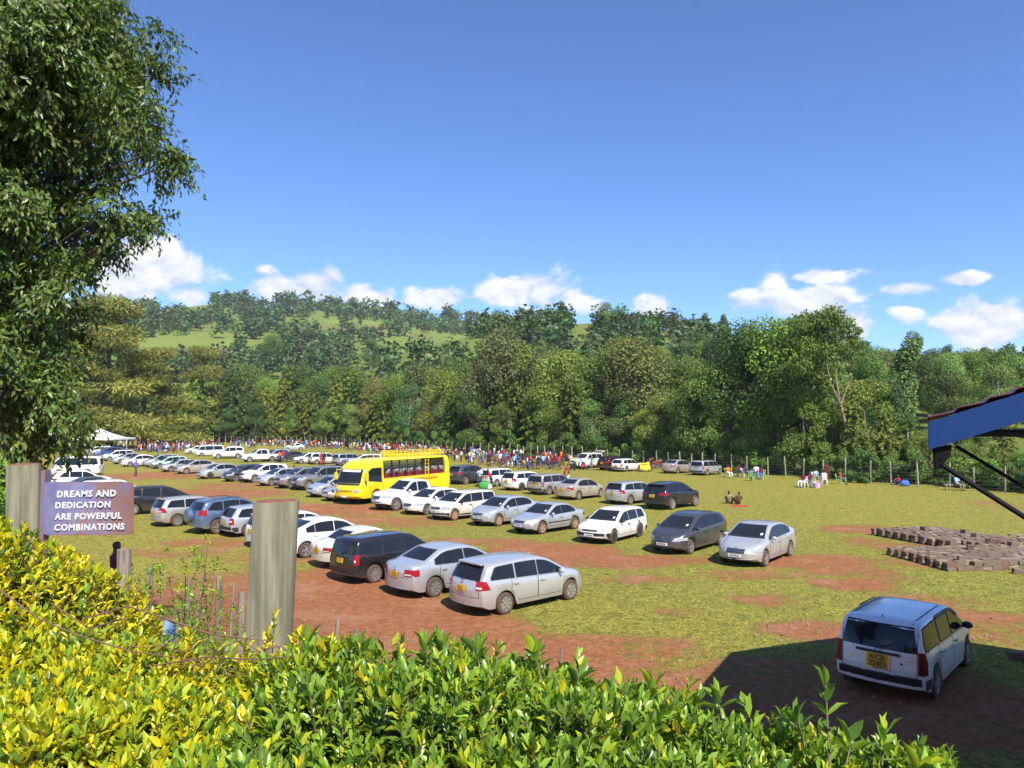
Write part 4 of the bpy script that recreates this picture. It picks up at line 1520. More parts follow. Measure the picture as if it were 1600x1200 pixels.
def make_bus():
    L, W = 10.0, 2.35
    cs = CarShape(L, W, 2.98, 5.1, 1.75,
        [(0, 2.55), (.03, 2.78), (.10, 2.90), (.25, 2.95), (7.2, 2.98), (8.1, 2.93), (8.7, 2.78), (9.15, 2.52), (9.38, 2.30), (9.80, 1.45), (9.90, 1.25), (9.97, 1.05), (10.0, .9)],
        [(0, 1.62), (8.6, 1.62), (9.4, 1.50), (9.7, 1.3), (10, 1.0)], zb=.42, tr=.46, taper_f=.06, taper_r=.02, bow_f=.22, bow_r=.05, tumble=.05, edge=.16)
    root = empty('school_bus')
    V, F = cs.body()
    nring = len(cs.ring(1.0))
    n = 2 * (nring - 1)
    xs = cs.xs
    keep = []
    for f in F:
        if len(f) == 4 and max(f) < len(xs) * n:
            j = sorted({q % n for q in f})
            i = min(q // n for q in f)
            xa = xs[i]
            if 0.55 < xa < 7.55 and ((j[0] >= 6 and j[-1] <= 9) or (j[0] >= n - 9 and j[-1] <= n - 6)):
                continue
        keep.append(f)
    put_mesh(MB().add(V, keep), 'body', YEL, root, True, 40)
    st = Sticker(V, F)
    X = lambda q: q - L / 2
    put_mesh(MB().box((X(4.9), 0, .55), (8.6, W * .62, .35)), 'chassis', BLACKP, root, False)
    put_mesh(MB().box((X(4.4), 0, 1.02), (8.2, W * .94, .06)), 'floor', plain('bus_floor', (.12, .11, .10), .8), root, False)
    for side in ('L', 'R'):
        sg = 1 if side == 'L' else -1
        edges = [7.50, 6.62, 5.95, 5.05, 4.15, 3.25, 2.35, 1.45, .62]
        for a, b_ in zip(edges[1:], edges[:-1]):
            g = MB()
            st.quad(g, side, X(a + .035), X(b_ - .035), 1.66, 2.62, .0, 2, 2)
            w_ = put_mesh(g, 'bus_window', BUSGLASS, root, False)
            g = MB()
            for xx in (a + .03, b_ - .03):
                st.quad(g, side, X(xx - .035), X(xx + .035), 1.64, 2.64, .008, 1, 2)
            st.quad(g, side, X(a), X(b_), 2.20, 2.25, .008, 2, 1)
            put_mesh(g, 'window_frame', BLACKP, w_, False)
        # front door glass under the curved yellow roof line
        cols = [(X(x), 1.40 + .1 * (x - 7.8), min(2.36, cs.zt(x) - .42)) for x in np.linspace(7.75, 9.05, 10)]
        cols = [c for c in cols if c[2] - c[1] > .08]
        g = MB()
        st.grid(g, side, cols, .012, 4)
        put_mesh(g, 'cab_window', GLASS, root)
        g = MB()
        for xx in (7.66, 8.95):
            st.quad(g, side, X(xx - .01), X(xx + .01), .75, 1.5 if xx > 8 else 2.4, .006, 1, 6)
        put_mesh(g, 'door_seam', SEAM, root)
        g = MB()
        g.tube([(X(9.15), sg * 1.08, 2.25), (X(9.45), sg * 1.30, 2.22), (X(9.48), sg * 1.34, 1.95)], .022, 6)
        g.box((X(9.46), sg * 1.36, 1.82), (.10, .20, .46))
        put_mesh(g, 'mirror', YELF, root, False)
        g = MB()
        st.quad(g, 'front', sg * .62, sg * 1.02, .82, 1.02, .012, 5, 3)
        put_mesh(g, 'headlight', LAMP, root)
        g = MB()
        st.quad(g, 'rear', sg * .85, sg * 1.05, .9, 1.3, .012, 3, 3)
        put_mesh(g, 'tail_light', TAIL, root)
    g = MB()
    st.quad(g, 'front', -1.02, 1.02, 1.42, 2.30, .012, 12, 6, t0=-.96, t1=.96)
    put_mesh(g, 'windscreen', GLASSW, root)
    g = MB()
    st.quad(g, 'front', -.80, .80, 2.12, 2.26, .018, 8, 2)
    put_mesh(g, 'sun_strip', plain('white_strip', (.7, .7, .7), .5), root)
    g = MB()
    st.quad(g, 'front', -.98, .98, 1.28, 1.40, .012, 10, 1)
    put_mesh(g, 'cowl', BLACKP, root)
    g = MB()
    st.quad(g, 'front', -.55, .55, .86, .98, .012, 8, 2)
    put_mesh(g, 'grille', plain('orange_grille', (.45, .25, .01), .5), root)
    g = MB()
    st.quad(g, 'front', -1.05, 1.05, .46, .70, .06, 10, 2)
    put_mesh(g, 'front_bumper', YELF, root)
    g = MB()
    st.quad(g, 'front', -.26, .26, .52, .63, .08, 4, 1)
    put_mesh(g, 'front_plate', PLATEW, root, False)
    for side in ('L', 'R'):
        for xx in (1.2, 2.4, 4.2, 5.4, 6.6):
            g = MB()
            st.quad(g, side, X(xx), X(xx) + .016, .62, 1.56, .004, 1, 4)
            put_mesh(g, 'panel_joint', SEAM, root)
        g = MB()
        st.quad(g, side, X(.3), X(7.6), 1.555, 1.60, .012, 10, 1)
        put_mesh(g, 'rub_rail', plain('orange_rail', (.55, .33, .01), .5), root)
    for x in np.arange(.9, 7.3, .82):
        for sg in (-1, 1):
            g = MB()
            g.box((X(x), sg * .62, 1.40), (.46, .92, .14))
            g.box((X(x - .24), sg * .62, 1.72), (.12, .92, .66), (0, R(-10), 0))
            s_ = put_mesh(g, 'seat', REDSEAT, root, False)
            g = MB()
            for yy in (-.23, .23):
                g.box((X(x - .30), sg * .62 + yy, 2.02), (.15, .34, .26), (0, R(-10), 0))
            put_mesh(g, 'head_cover', SEATW, s_, False)
    # roof rack over the rear half, ladder on the side
    g = MB()
    a, b_ = X(.5), X(5.6)
    for zz in (3.10, 3.22, 3.34):
        for sg in (-1, 1):
            g.tube([(a, sg * .92, zz), (b_, sg * .92, zz)], .018, 5)
        for xx in (a, b_):
            g.tube([(xx, -.92, zz), (xx, .92, zz)], .018, 5)
    for xx in np.linspace(a, b_, 12):
        for sg in (-1, 1):
            g.tube([(xx, sg * .92, 2.90), (xx, sg * .92, 3.35)], .016, 5)
        g.tube([(xx, -.92, 3.06), (xx, .92, 3.06)], .016, 5)
    put_mesh(g, 'roof_rack', YELF, root, False)
    g = MB()
    for xx in (2.75, 3.15):
        g.tube([(X(xx), 1.22, 1.3), (X(xx), 1.20, 2.85), (X(xx), .95, 3.10)], .02, 5)
    for zz in np.arange(1.4, 2.9, .25):
        g.tube([(X(2.75), 1.21, zz), (X(3.15), 1.21, zz)], .016, 5)
    put_mesh(g, 'ladder', YELF, root, False)
    t = text_mesh('SECONDARY SCHOOL', .27, 'lettering', plain('orange_lettering', (.45, .13, .01), .5), root, .004, .006)
    h = st.hit('L', X(3.0), 1.36, .016)
    t.location = (X(3.0), h.y, 1.36)
    t.rotation_euler = (PI / 2, 0, PI)
    for sg in (1, -1):
        for x in (cs.xf, cs.xr):
            tt, q = wheel_mesh(.46, .26, 'steel')
            to = put_mesh(tt, 'wheel', TYRE, root, True, 30)
            to.location = (X(x), sg * (W / 2 - .17), .46)
            if sg < 0:
                to.rotation_euler = (0, 0, PI)
            put_mesh(q, 'rim', plain('bus_rim', (.45, .42, .38), .5), to, True, 30)
    hd = R(239)
    p = G(588, 787.5)
    c, s = math.cos(hd), math.sin(hd)
    lx, ly = X(cs.xf), W / 2 - .06
    root.location = (p[0] - (lx * c - ly * s), p[1] - (lx * s + ly * c), gz(p[0], p[1]) - .02)
    root.rotation_euler = (0, 0, hd)
    tag(root, 'yellow school bus with a railed roof rack and red seats', 'bus')
make_bus()

# ------------------------------------------------------------------ people
SKIN = plain('brown_skin', (.075, .038, .024), .55)
HAIR = plain('black_hair', (.008, .007, .007), .9)
CLOTH = {}
for nm, col in dict(red=(.45, .03, .04), maroon=(.16, .012, .022), white=(.72, .72, .72), blue=(.05, .13, .42), sky=(.30, .50, .75), yellow=(.75, .48, .02), orange=(.75, .20, .02),
                    black=(.015, .014, .016), grey=(.16, .155, .15), purple=(.16, .10, .42), green=(.05, .28, .06), pink=(.62, .26, .28), khaki=(.28, .21, .12), navy=(.02, .03, .08), brown=(.10, .055, .035)).items():
    CLOTH[nm] = plain('cloth_' + nm, col, .9, var=.2, scale=9)
CNAME = dict(sky='pale blue', red='red', maroon='maroon', white='white', blue='blue', yellow='yellow', orange='orange', black='black', grey='grey', purple='purple', green='green', pink='pink', khaki='khaki', navy='navy', brown='brown')

def person_mesh(name, J, E):
    "J: joint -> (x, y, z, rx, ry); E: (joint, joint, slot)"
    keys = list(J)
    idx = {k: i for i, k in enumerate(keys)}
    me = bpy.data.meshes.new(name)
    me.from_pydata([J[k][:3] for k in keys], [(idx[a], idx[b]) for a, b, _ in E], [])
    o = bpy.data.objects.new(name, me)
    C.objects.link(o)
    sk = o.modifiers.new('skin', 'SKIN')
    sk.use_smooth_shade = True
    layer = me.skin_vertices[0] if len(me.skin_vertices) else None
    if layer is None:
        bm = bmesh.new()
        bm.from_mesh(me)
        bm.verts.layers.skin.verify()
        bm.to_mesh(me)
        bm.free()
        layer = me.skin_vertices[0]
    for k in keys:
        d = layer.data[idx[k]]
        d.radius = (J[k][3], J[k][4])
        d.use_root = (k == 'pelvis')
    sb = o.modifiers.new('sub', 'SUBSURF')
    sb.levels = 1
    sb.render_levels = 1
    dg = bpy.context.evaluated_depsgraph_get()
    dg.update()
    out = bpy.data.meshes.new_from_object(o.evaluated_get(dg))
    bpy.data.objects.remove(o)
    for q in (SKIN, CLOTH['white'], CLOTH['navy'], HAIR):
        pass
    out.materials.clear()
    for q in (SKIN, CLOTH['white'], CLOTH['navy'], HAIR):
        out.materials.append(q)
    segs = [(np.array(J[a][:3]), np.array(J[b][:3]), s) for a, b, s in E]
    head = np.array(J['head'][:3])
    for p in out.polygons:
        c = np.array(p.center)
        best, bs = 1e9, 0
        for a, b, s in segs:
            ab = b - a
            t = np.clip(np.dot(c - a, ab) / (np.dot(ab, ab) + 1e-9), 0, 1)
            d = np.linalg.norm(c - a - t * ab)
            if d < best:
                best, bs = d, s
        if bs == 0 and np.linalg.norm(c - head) < .2 and (c[2] > head[2] + .045 or (c[1] > head[1] + .035 and c[2] > head[2] - .05)):
            bs = 3
        p.material_index = bs
        p.use_smooth = True
    return out

def pose(kind):
    J = {}
    if kind in ('stand', 'walk', 'arms'):
        pz, ty = .92, 0
    elif kind == 'sit':
        pz, ty = .52, .02
    elif kind == 'ground':
        pz, ty = .13, .06
    else:
        pz, ty = .88, -.20
    J['pelvis'] = (0, 0, pz, .145, .11)
    J['waist'] = (0, ty * .4, pz + .17, .13, .10)
    J['chest'] = (0, ty, pz + .36, .16, .115)
    J['neck0'] = (0, ty * 1.3, pz + .50, .075, .07)
    J['neck'] = (0, ty * 1.4 - .01, pz + .565, .05, .05)
    J['jaw'] = (0, ty * 1.5 - .03, pz + .62, .068, .078)
    J['head'] = (0, ty * 1.5 - .02, pz + .70, .078, .092)
    J['crown'] = (0, ty * 1.5, pz + .765, .055, .065)
    E = [('pelvis', 'waist', 1), ('waist', 'chest', 1), ('chest', 'neck0', 1), ('neck0', 'neck', 0), ('neck', 'jaw', 0), ('jaw', 'head', 0), ('head', 'crown', 0)]
    for s, n in ((1, 'l'), (-1, 'r')):
        sh = (s * .185, ty * 1.1, pz + .455)
        J['sh' + n] = sh + (.062, .062)
        if kind in ('stand', 'walk'):
            sw = .10 * s if kind == 'walk' else 0
            el, wr, hd = (s * .235, ty + .03 + sw, pz + .19), (s * .235, ty - .05 + sw * 1.8, pz - .05), (s * .225, ty - .08 + sw * 2, pz - .13)
        elif kind == 'arms':
            el, wr, hd = (s * .25, ty - .05, pz + .22), (s * .10, ty - .25, pz + .26), (s * .05, ty - .30, pz + .29)
        elif kind == 'sit':
            el, wr, hd = (s * .23, -.08, pz + .20), (s * .13, -.30, pz + .15), (s * .09, -.38, pz + .14)
        elif kind == 'ground':
            el, wr, hd = (s * .25, -.10, pz + .24), (s * .15, -.32, pz + .27), (s * .10, -.40, pz + .25)
        else:
            el, wr, hd = (s * .22, -.34, pz + .20), (s * .18, -.46, pz - .02), (s * .16, -.50, pz - .10)
        J['el' + n] = el + (.046, .046)
        J['wr' + n] = wr + (.033, .033)
        J['hd' + n] = hd + (.036, .026)
        E += [('chest', 'sh' + n, 1), ('sh' + n, 'el' + n, 1), ('el' + n, 'wr' + n, 0), ('wr' + n, 'hd' + n, 0)]
        if kind in ('stand', 'arms', 'bend'):
            hp, kn, an, to = (s * .10, 0, pz - .06), (s * .105, -.01, .48), (s * .11, .02, .09), (s * .12, -.14, .035)
        elif kind == 'walk':
            hp, kn, an, to = (s * .10, 0, pz - .06), (s * .10, -.14 * s - .02, .49), (s * .10, -.22 * s + .08, .10), (s * .10, -.22 * s - .08, .045)
        elif kind == 'sit':
            hp, kn, an, to = (s * .11, -.06, pz - .02), (s * .15, -.44, .50), (s * .14, -.44, .09), (s * .15, -.60, .04)
        else:
            hp, kn, an, to = (s * .11, -.06, pz), (s * .17, -.38, .42), (s * .15, -.60, .08), (s * .15, -.72, .05)
        J['hp' + n] = hp + (.095, .095)
        J['kn' + n] = kn + (.066, .066)
        J['an' + n] = an + (.045, .045)
        J['to' + n] = to + (.038, .034)
        E += [('pelvis', 'hp' + n, 2), ('hp' + n, 'kn' + n, 2), ('kn' + n, 'an' + n, 2), ('an' + n, 'to' + n, 3)]
    return J, E

PM = {k: person_mesh('person_' + k, *pose(k)) for k in ('stand', 'walk', 'arms', 'sit', 'ground', 'bend')}
POSEW = dict(stand='standing', walk='walking', arms='standing with arms forward', sit='sitting', ground='sitting on the grass', bend='bending forward')

def person(kind, p, face, top, bottom, label, group=None, scale=1.0, sleeves=None):
    o = bpy.data.objects.new('person', PM[kind])
    C.objects.link(o)
    o.location = (p[0], p[1], gz(p[0], p[1]) - .01 if len(p) < 3 or p[2] == 0 else p[2])
    o.rotation_euler = (0, 0, face)
    o.scale = (scale,) * 3
    for i, mname in ((1, top), (2, bottom)):
        o.material_slots[i].link = 'OBJECT'
        o.material_slots[i].material = CLOTH[mname]
    tag(o, label, 'person', group)
    return o

def pp(px, py):
    q = G(px, py)
    return (q[0], q[1])

FC = 0.0        # face towards -Y, the camera
person('walk', pp(212, 743), 2.8, 'purple', 'brown', 'person in a purple top walking on the grass lane towards the far cars')
person('stand', pp(397, 721), 1.2, 'red', 'maroon', 'person in red standing beside the far white pickup')
person('stand', pp(441, 722), .4, 'red', 'black', 'person in red at the doors of the dark far car')
person('arms', pp(447, 722), 2.0, 'maroon', 'navy', 'person in maroon at the doors of the dark far car')
person('bend', pp(438, 723), -.6, 'orange', 'black', 'person in orange leaning into the dark far car')
person('stand', pp(502, 727), .9, 'red', 'red', 'person in red leaning on the side of the cream boxy wagon')
person('stand', pp(506, 727), 3.0, 'black', 'black', 'person in black beside the person in red at the cream boxy wagon')
person('arms', pp(459, 757), .6, 'pink', 'grey', 'person in pink behind the bonnet of the beige grey SUV')
person('arms', pp(500, 759), .6, 'sky', 'navy', 'person in pale blue beside the door of the big grey off-road car')
person('walk', pp(565, 713), 2.6, 'red', 'khaki', 'person in red walking on the open grass behind the bus')
person('walk', pp(577, 708), .4, 'white', 'green', 'person in white walking on the open grass near the crowd')
person('stand', pp(739, 717), 2.9, 'white', 'navy', 'person in white standing with their back turned at the crowd edge')
person('stand', pp(745.5, 717), 3.3, 'sky', 'navy', 'person in pale blue shirt standing beside one in white at the crowd edge')
person('stand', pp(793, 731), 3.0, 'maroon', 'grey', 'person in a maroon top standing alone on the grass before the crowd')
person('stand', pp(849, 731.5), 3.3, 'sky', 'navy', 'person in pale blue shirt and dark trousers standing alone on the grass')
person('arms', pp(750, 761), -.4, 'white', 'navy', 'person in white top standing behind the white boxy wagon')
person('bend', pp(768, 763), -1.2, 'red', 'navy', 'person in red bending over bags behind the white boxy wagon')
person('stand', pp(781, 758), 2.4, 'sky', 'black', 'person in pale blue at the open door of the white boxy wagon')
person('bend', pp(882, 752), 1.4, 'red', 'maroon', 'person in red on the grass behind the silver boxy wagon')
person('ground', pp(887, 752), -1.4, 'white', 'grey', 'person in white sitting on the grass behind the silver boxy wagon')
person('bend', pp(924, 734), 2.6, 'green', 'grey', 'person in green behind the white off-road car with raised tailgate')
person('stand', pp(948, 735), 2.6, 'pink', 'pink', 'person in pale pink behind the dark maroon car')
person('ground', pp(1139, 787), 2.9, 'khaki', 'grey', 'person in a fawn jacket sitting on the grass, back turned')
person('ground', pp(1154, 788), 3.3, 'brown', 'maroon', 'person in dark brown sitting on a red cloth on the grass')
q = G(1155, 790)
cl = MB().box((q[0], q[1], gz(q[0], q[1]) + .015), (1.1, .8, .02)).build('picnic_cloth', CLOTH['red'])
tag(cl, 'red cloth spread on the grass under the seated person in brown', 'cloth')

# plastic chairs
CHW = plain('white_plastic', (.72, .72, .70), .4, var=.04)
CHG = plain('pale_green_plastic', (.30, .52, .22), .4, var=.06)
def make_chair():
    root = empty('plastic_chair')
    g = MB().box((0, -.02, .43), (.46, .44, .035))
    g.build('seat', CHW, root)
    g = MB()
    for i in range(5):
        g.box((-.17 + i * .085, .225, .65), (.055, .025, .40), (R(-10), 0, 0))
    g.box((0, .265, .87), (.46, .035, .07), (R(-10), 0, 0))
    g.build('backrest', CHW, root)
    for sx in (-1, 1):
        for sy in (-1, 1):
            g = MB().tube([(sx * .20, sy * .18, .43), (sx * .25, sy * .23, 0)], [.03, .022], 6)
            g.build('leg', CHW, root)
        g = MB().tube([(sx * .25, -.20, .43), (sx * .25, -.18, .63), (sx * .25, .20, .66)], .02, 6)
        g.build('armrest', CHW, root)
    index_kids(root)
    return root
chair0 = make_chair()
chair_used = [0]
def chair(px, py, rz, mat, label, group):
    o = chair0 if not chair_used[0] else copy_tree(chair0)
    chair_used[0] = 1
    p = pp(px, py)
    o.location = (p[0], p[1], gz(*p))
    o.rotation_euler = (0, 0, rz)
    for ch in o.children:
        ch.material_slots[0].link = 'OBJECT'
        ch.material_slots[0].material = mat
    tag(o, label, 'chair', group)
    return p
def seated(px, py, rz, mat, top, bottom, lab_p, lab_c, group='chairs of the groups resting by the fence'):
    p = chair(px, py, rz, mat, lab_c, group)
    person('sit', (p[0] + .10 * math.sin(rz), p[1] - .10 * math.cos(rz), gz(*p) - .02), rz, top, bottom, lab_p)
seated(1137, 746, .3, CHG, 'orange', 'white', 'person in orange sitting by the fence right of the silver wagons', 'green chair under the person in orange by the fence')
seated(1155, 745, -.2, CHG, 'maroon', 'black', 'person in maroon seated next to the one in orange by the fence', 'green chair under the person in maroon beside the one in orange')
seated(1163, 746, .5, CHW, 'navy', 'navy', 'person in navy seated in the middle of the left resting group', 'white chair under the seated person in navy')
seated(1174, 752, 2.6, CHG, 'grey', 'black', 'person in grey seated with back turned in the left resting group', 'green chair seen from behind in the left resting group')
seated(1182, 745, -.5, CHW, 'white', 'blue', 'person in white top and blue trousers in the left resting group', 'white chair under the person in blue trousers')
seated(1191, 749, -.9, CHG, 'red', 'blue', 'person in red jacket at the right of the left resting group', 'green chair under the person in the red jacket')
seated(1256, 762, -1.0, CHW, 'maroon', 'white', 'person in maroon on the leaning white chair near the pink bucket', 'white chair leaning back near the pink bucket')
seated(1266, 761, -.6, CHG, 'maroon', 'grey', 'person in maroon sitting right of the leaning white chair', 'green chair beside the leaning white chair')
seated(1274, 754, .4, CHW, 'sky', 'khaki', 'person in pale blue bending in the right resting group', 'white chair under the person in pale blue')
seated(1288, 758, 2.9, CHW, 'white', 'black', 'person in white with back turned in the right resting group', 'white chair seen from behind in the right resting group')
seated(1311, 757, 1.0, CHG, 'red', 'grey', 'person in red at the right end of the right resting group', 'green chair at the right end of the right resting group')
person('stand', pp(1292, 751), -.2, 'maroon', 'maroon', 'person in maroon standing against the fence in the right resting group')
person('ground', pp(1403, 758), -1.1, 'red', 'navy', 'person in red sitting on the ground beside a blue bag')
def bag(px, py, col, label, name, cat, s=1.0):
    p = pp(px, py)
    g = MB()
    g.lathe([(.001, 0), (.20, .01), (.24, .12), (.22, .30), (.12, .37), (.001, .38)], 12)
    o = g.build(name, col, None, True)
    o.location = (p[0], p[1], gz(*p))
    o.scale = (1.3 * s, .8 * s, s)
    g = MB().tube([(-.10, 0, .34), (-.07, 0, .48), (.07, 0, .48), (.10, 0, .34)], .012, 5)
    g.build('handle', col, o)
    tag(o, label, cat)
bag(1414, 760, CLOTH['blue'], 'bright blue bag beside the person in red on the ground', 'bag', 'bag', 1.3)
bag(757, 764, CLOTH['green'], 'bright green bag on the grass behind the white boxy wagon', 'bag', 'bag', 1.6)
bag(762, 764, CLOTH['white'], 'white bag beside the bright green bag', 'bag', 'bag', 1.2)
p = pp(1276, 763)
g = MB().lathe([(.001, 0), (.20, 0), (.25, .34), (.265, .35), (.25, .36), (.23, .33), (.19, .03), (.001, .03)], 18)
bk = g.build('bucket', plain('pink_plastic', (.66, .36, .58), .4), None, True, 40)
bk.location = (p[0], p[1], gz(*p))
bk.scale = (1.3, 1.3, 1.2)
MB().tube([(-.25, 0, .34), (-.16, 0, .46), (.16, 0, .46), (.25, 0, .34)], .012, 5).build('handle', CHW, bk)
tag(bk, 'pink bucket on the grass in front of the leaning white chair', 'bucket')
# bench with a person in pale blue behind the roof strut
p = pp(1492, 767)
bn = empty('wooden_bench', (p[0], p[1], gz(*p)), -.3)
GREYW = wood('weathered_wood', (.20, .17, .13), (.36, .32, .25))
MB().box((0, 0, .45), (1.5, .32, .05)).build('seat', GREYW, bn)
for sx in (-.6, .6):
    MB().box((sx, 0, .21), (.07, .26, .43)).build('leg', GREYW, bn)
tag(bn, 'low wooden bench by the fence under the roof strut', 'bench')
person('sit', (p[0] + .1, p[1] - .12, gz(*p) + .0), .35, 'sky', 'khaki', 'person in pale blue shirt sitting on the low bench by the fence')

# ------------------------------------------------------------------ motorcycles
def make_moto():
    root = empty('motorcycle')
    for x in (-.62, .64):
        g = MB().lathe([(.225, -.04), (.27, -.05), (.30, -.02), (.30, .02), (.27, .05), (.225, .04), (.225, -.04)], 18, 'Y', (0, 0, 0))
        w_ = g.build('wheel', TYRE, root, True, 30)
        w_.location = (x, 0, .30)
        g = MB().lathe([(.23, -.02), (.215, -.025), (.215, .025), (.23, .02)], 18, 'Y')
        for i in range(6):
            a = i * PI / 3
            g.tube([(0, 0, 0), (.22 * math.cos(a), 0, .22 * math.sin(a))], .010, 4)
        g.build('rim', RIMM, w_)
    g = MB()
    g.tube([(.38, 0, .98), (.48, 0, .70), (.64, .07, .30)], .022, 6)
    g.tube([(.48, 0, .70), (.64, -.07, .30)], .022, 6)
    g.tube([(.40, 0, .80), (.05, 0, .42), (-.30, 0, .40), (-.62, .07, .30)], .03, 6)
    g.tube([(.38, 0, .85), (-.25, 0, .70), (-.70, 0, .80)], .028, 6)
    g.tube([(-.30, .08, .68), (-.60, .08, .32)], .025, 6)
    g.tube([(-.30, -.08, .68), (-.60, -.08, .32)], .025, 6)
    g.build('frame', BLACKP, root)
    g = MB().box((.02, 0, .44), (.36, .24, .30))
    g.tube([(.1, -.13, .40), (-.25, -.15, .30), (-.75, -.15, .36)], [.03, .04, .05], 7)
    g.build('engine', plain('engine_metal', (.25, .25, .26), .4, .7), root)
    g = MB().ball((.16, 0, .80), (.26, .13, .13), 8)
    g.build('tank', CLOTH['red'], root, True)
    g = MB().box((-.36, 0, .80), (.72, .22, .09), (0, R(-3), 0))
    g.build('saddle', BLACKP, root)
    g = MB().tube([(.30, -.34, 1.08), (.36, -.12, 1.00), (.36, .12, 1.00), (.30, .34, 1.08)], .014, 5)
    g.build('handlebar', CHROME, root)
    g = MB().ball((.50, 0, .90), (.08, .09, .09), 7)
    g.build('headlight', LAMP, root, True)
    for x in (-.62, .64):
        g = MB()
        g.tube([(x + .30 * math.cos(a), 0, .30 + .36 * math.sin(a)) for a in np.linspace(.5, 2.4, 6)], .035, 5)
        g.build('mudguard', CLOTH['red'], root)
    index_kids(root)
    return root
moto0 = make_moto()
gm = np.random.default_rng(31)
n_m = 0
CARS = [o for o in C.objects if o.parent is None and o.get('category') in ('car', 'bus', 'pickup', 'minibus')]
def free(p, d):
    return all((o.location.x - p[0]) ** 2 + (o.location.y - p[1]) ** 2 > d * d for o in CARS)
def moto(px, py, rz, col, label, group=None):
    global n_m
    o = moto0 if n_m == 0 else copy_tree(moto0)
    n_m += 1
    p = pp(px, py)
    o.location = (p[0], p[1], gz(*p))
    o.rotation_euler = (R(6), 0, rz)
    for ch in o.children:
        if ch.name.startswith(('tank', 'mudguard')):
            ch.material_slots[0].link = 'OBJECT'
            ch.material_slots[0].material = CLOTH[col]
    tag(o, label, 'motorcycle', group)
    return o
mc = moto(1008, 737, R(20), 'red', 'motorcycle under a yellow cover beside the white old wagon')
p = mc.location
g = MB()
g.add([(-.75, -.30, .35), (-.75, .30, .35), (-.78, 0, 1.02), (0, -.36, .30), (0, .36, .30), (0, 0, .98), (.45, -.38, .35), (.45, .38, .35), (.42, 0, 1.16)],
      [(0, 2, 5, 3), (1, 4, 5, 2), (3, 5, 8, 6), (4, 7, 8, 5), (6, 8, 7), (0, 1, 2)])
cv = g.build('rain_cover', CLOTH['yellow'])
cv.location = p
cv.rotation_euler = mc.rotation_euler
tag(cv, 'yellow rain cover draped over the motorcycle by the white old wagon', 'cover')
moto(1020, 733, R(15), 'red', 'red motorcycle just right of the yellow covered one')
moto(1027, 732, R(30), 'red', 'red motorcycle beside the silver sedan near the fence')
LOW_X = [130, 250, 330, 420, 520, 600, 700, 800, 900, 930]
LOW_Y = [708, 709, 705, 699, 701, 709, 719, 733, 735, 733]
cols_m = ['red', 'red', 'black', 'blue', 'yellow', 'maroon']
k = 0
while k < 42:
    px = gm.choice([gm.uniform(590, 700), gm.uniform(690, 890), gm.uniform(690, 890), gm.uniform(480, 600)])
    lo = np.interp(px, F_U, [q[1] for q in FENCE_PX][::-1]) + 1.5
    py = gm.uniform(lo, np.interp(px, LOW_X, LOW_Y) + 1)
    if not free(pp(px, py), 3.5):
        continue
    col = cols_m[gm.integers(len(cols_m))]
    moto(px, py, gm.uniform(-.5, 1.3) + (PI if gm.uniform() < .3 else 0), col, CNAME[col] + ' motorcycle among the far crowd' + near(px), 'motorcycles among the crowd')
    k += 1

# the crowd along the far fence
PAL = ['maroon'] * 8 + ['red'] * 7 + ['white'] * 7 + ['sky'] * 5 + ['blue'] * 4 + ['yellow'] * 2 + ['orange'] * 3 + ['black'] * 4 + ['grey'] * 3 + ['pink'] * 2 + ['green', 'khaki', 'purple']
PALB = ['navy', 'black', 'grey', 'khaki', 'maroon', 'blue', 'brown', 'white']
k = 0
while k < 262:
    px = gm.choice([gm.uniform(190, 350), gm.uniform(225, 300), gm.uniform(360, 560), gm.uniform(560, 700), gm.uniform(580, 700), gm.uniform(700, 935), gm.uniform(720, 935)])
    lo = np.interp(px, F_U, [q[1] for q in FENCE_PX][::-1]) + .8
    hi = np.interp(px, LOW_X, LOW_Y)
    py = lo + (hi - lo) * gm.uniform() ** .75
    if not free(pp(px, py), 3.0):
        continue
    kd = gm.choice(['stand', 'stand', 'sit', 'ground', 'ground', 'arms', 'arms', 'walk', 'bend'])
    if kd == 'sit':
        kd = 'bend' if gm.uniform() < .3 else 'ground'
    top = PAL[gm.integers(len(PAL))]
    person(kd, pp(px, py), gm.uniform(0, 6.28), top, PALB[gm.integers(len(PALB))],
           'far crowd person in %s, %s,%s' % (CNAME[top], {'stand': 'standing', 'walk': 'walking', 'arms': 'standing', 'ground': 'sitting', 'bend': 'bending'}[kd], near(px)), 'crowd along the far fence', gm.uniform(.9, 1.08))
    k += 1

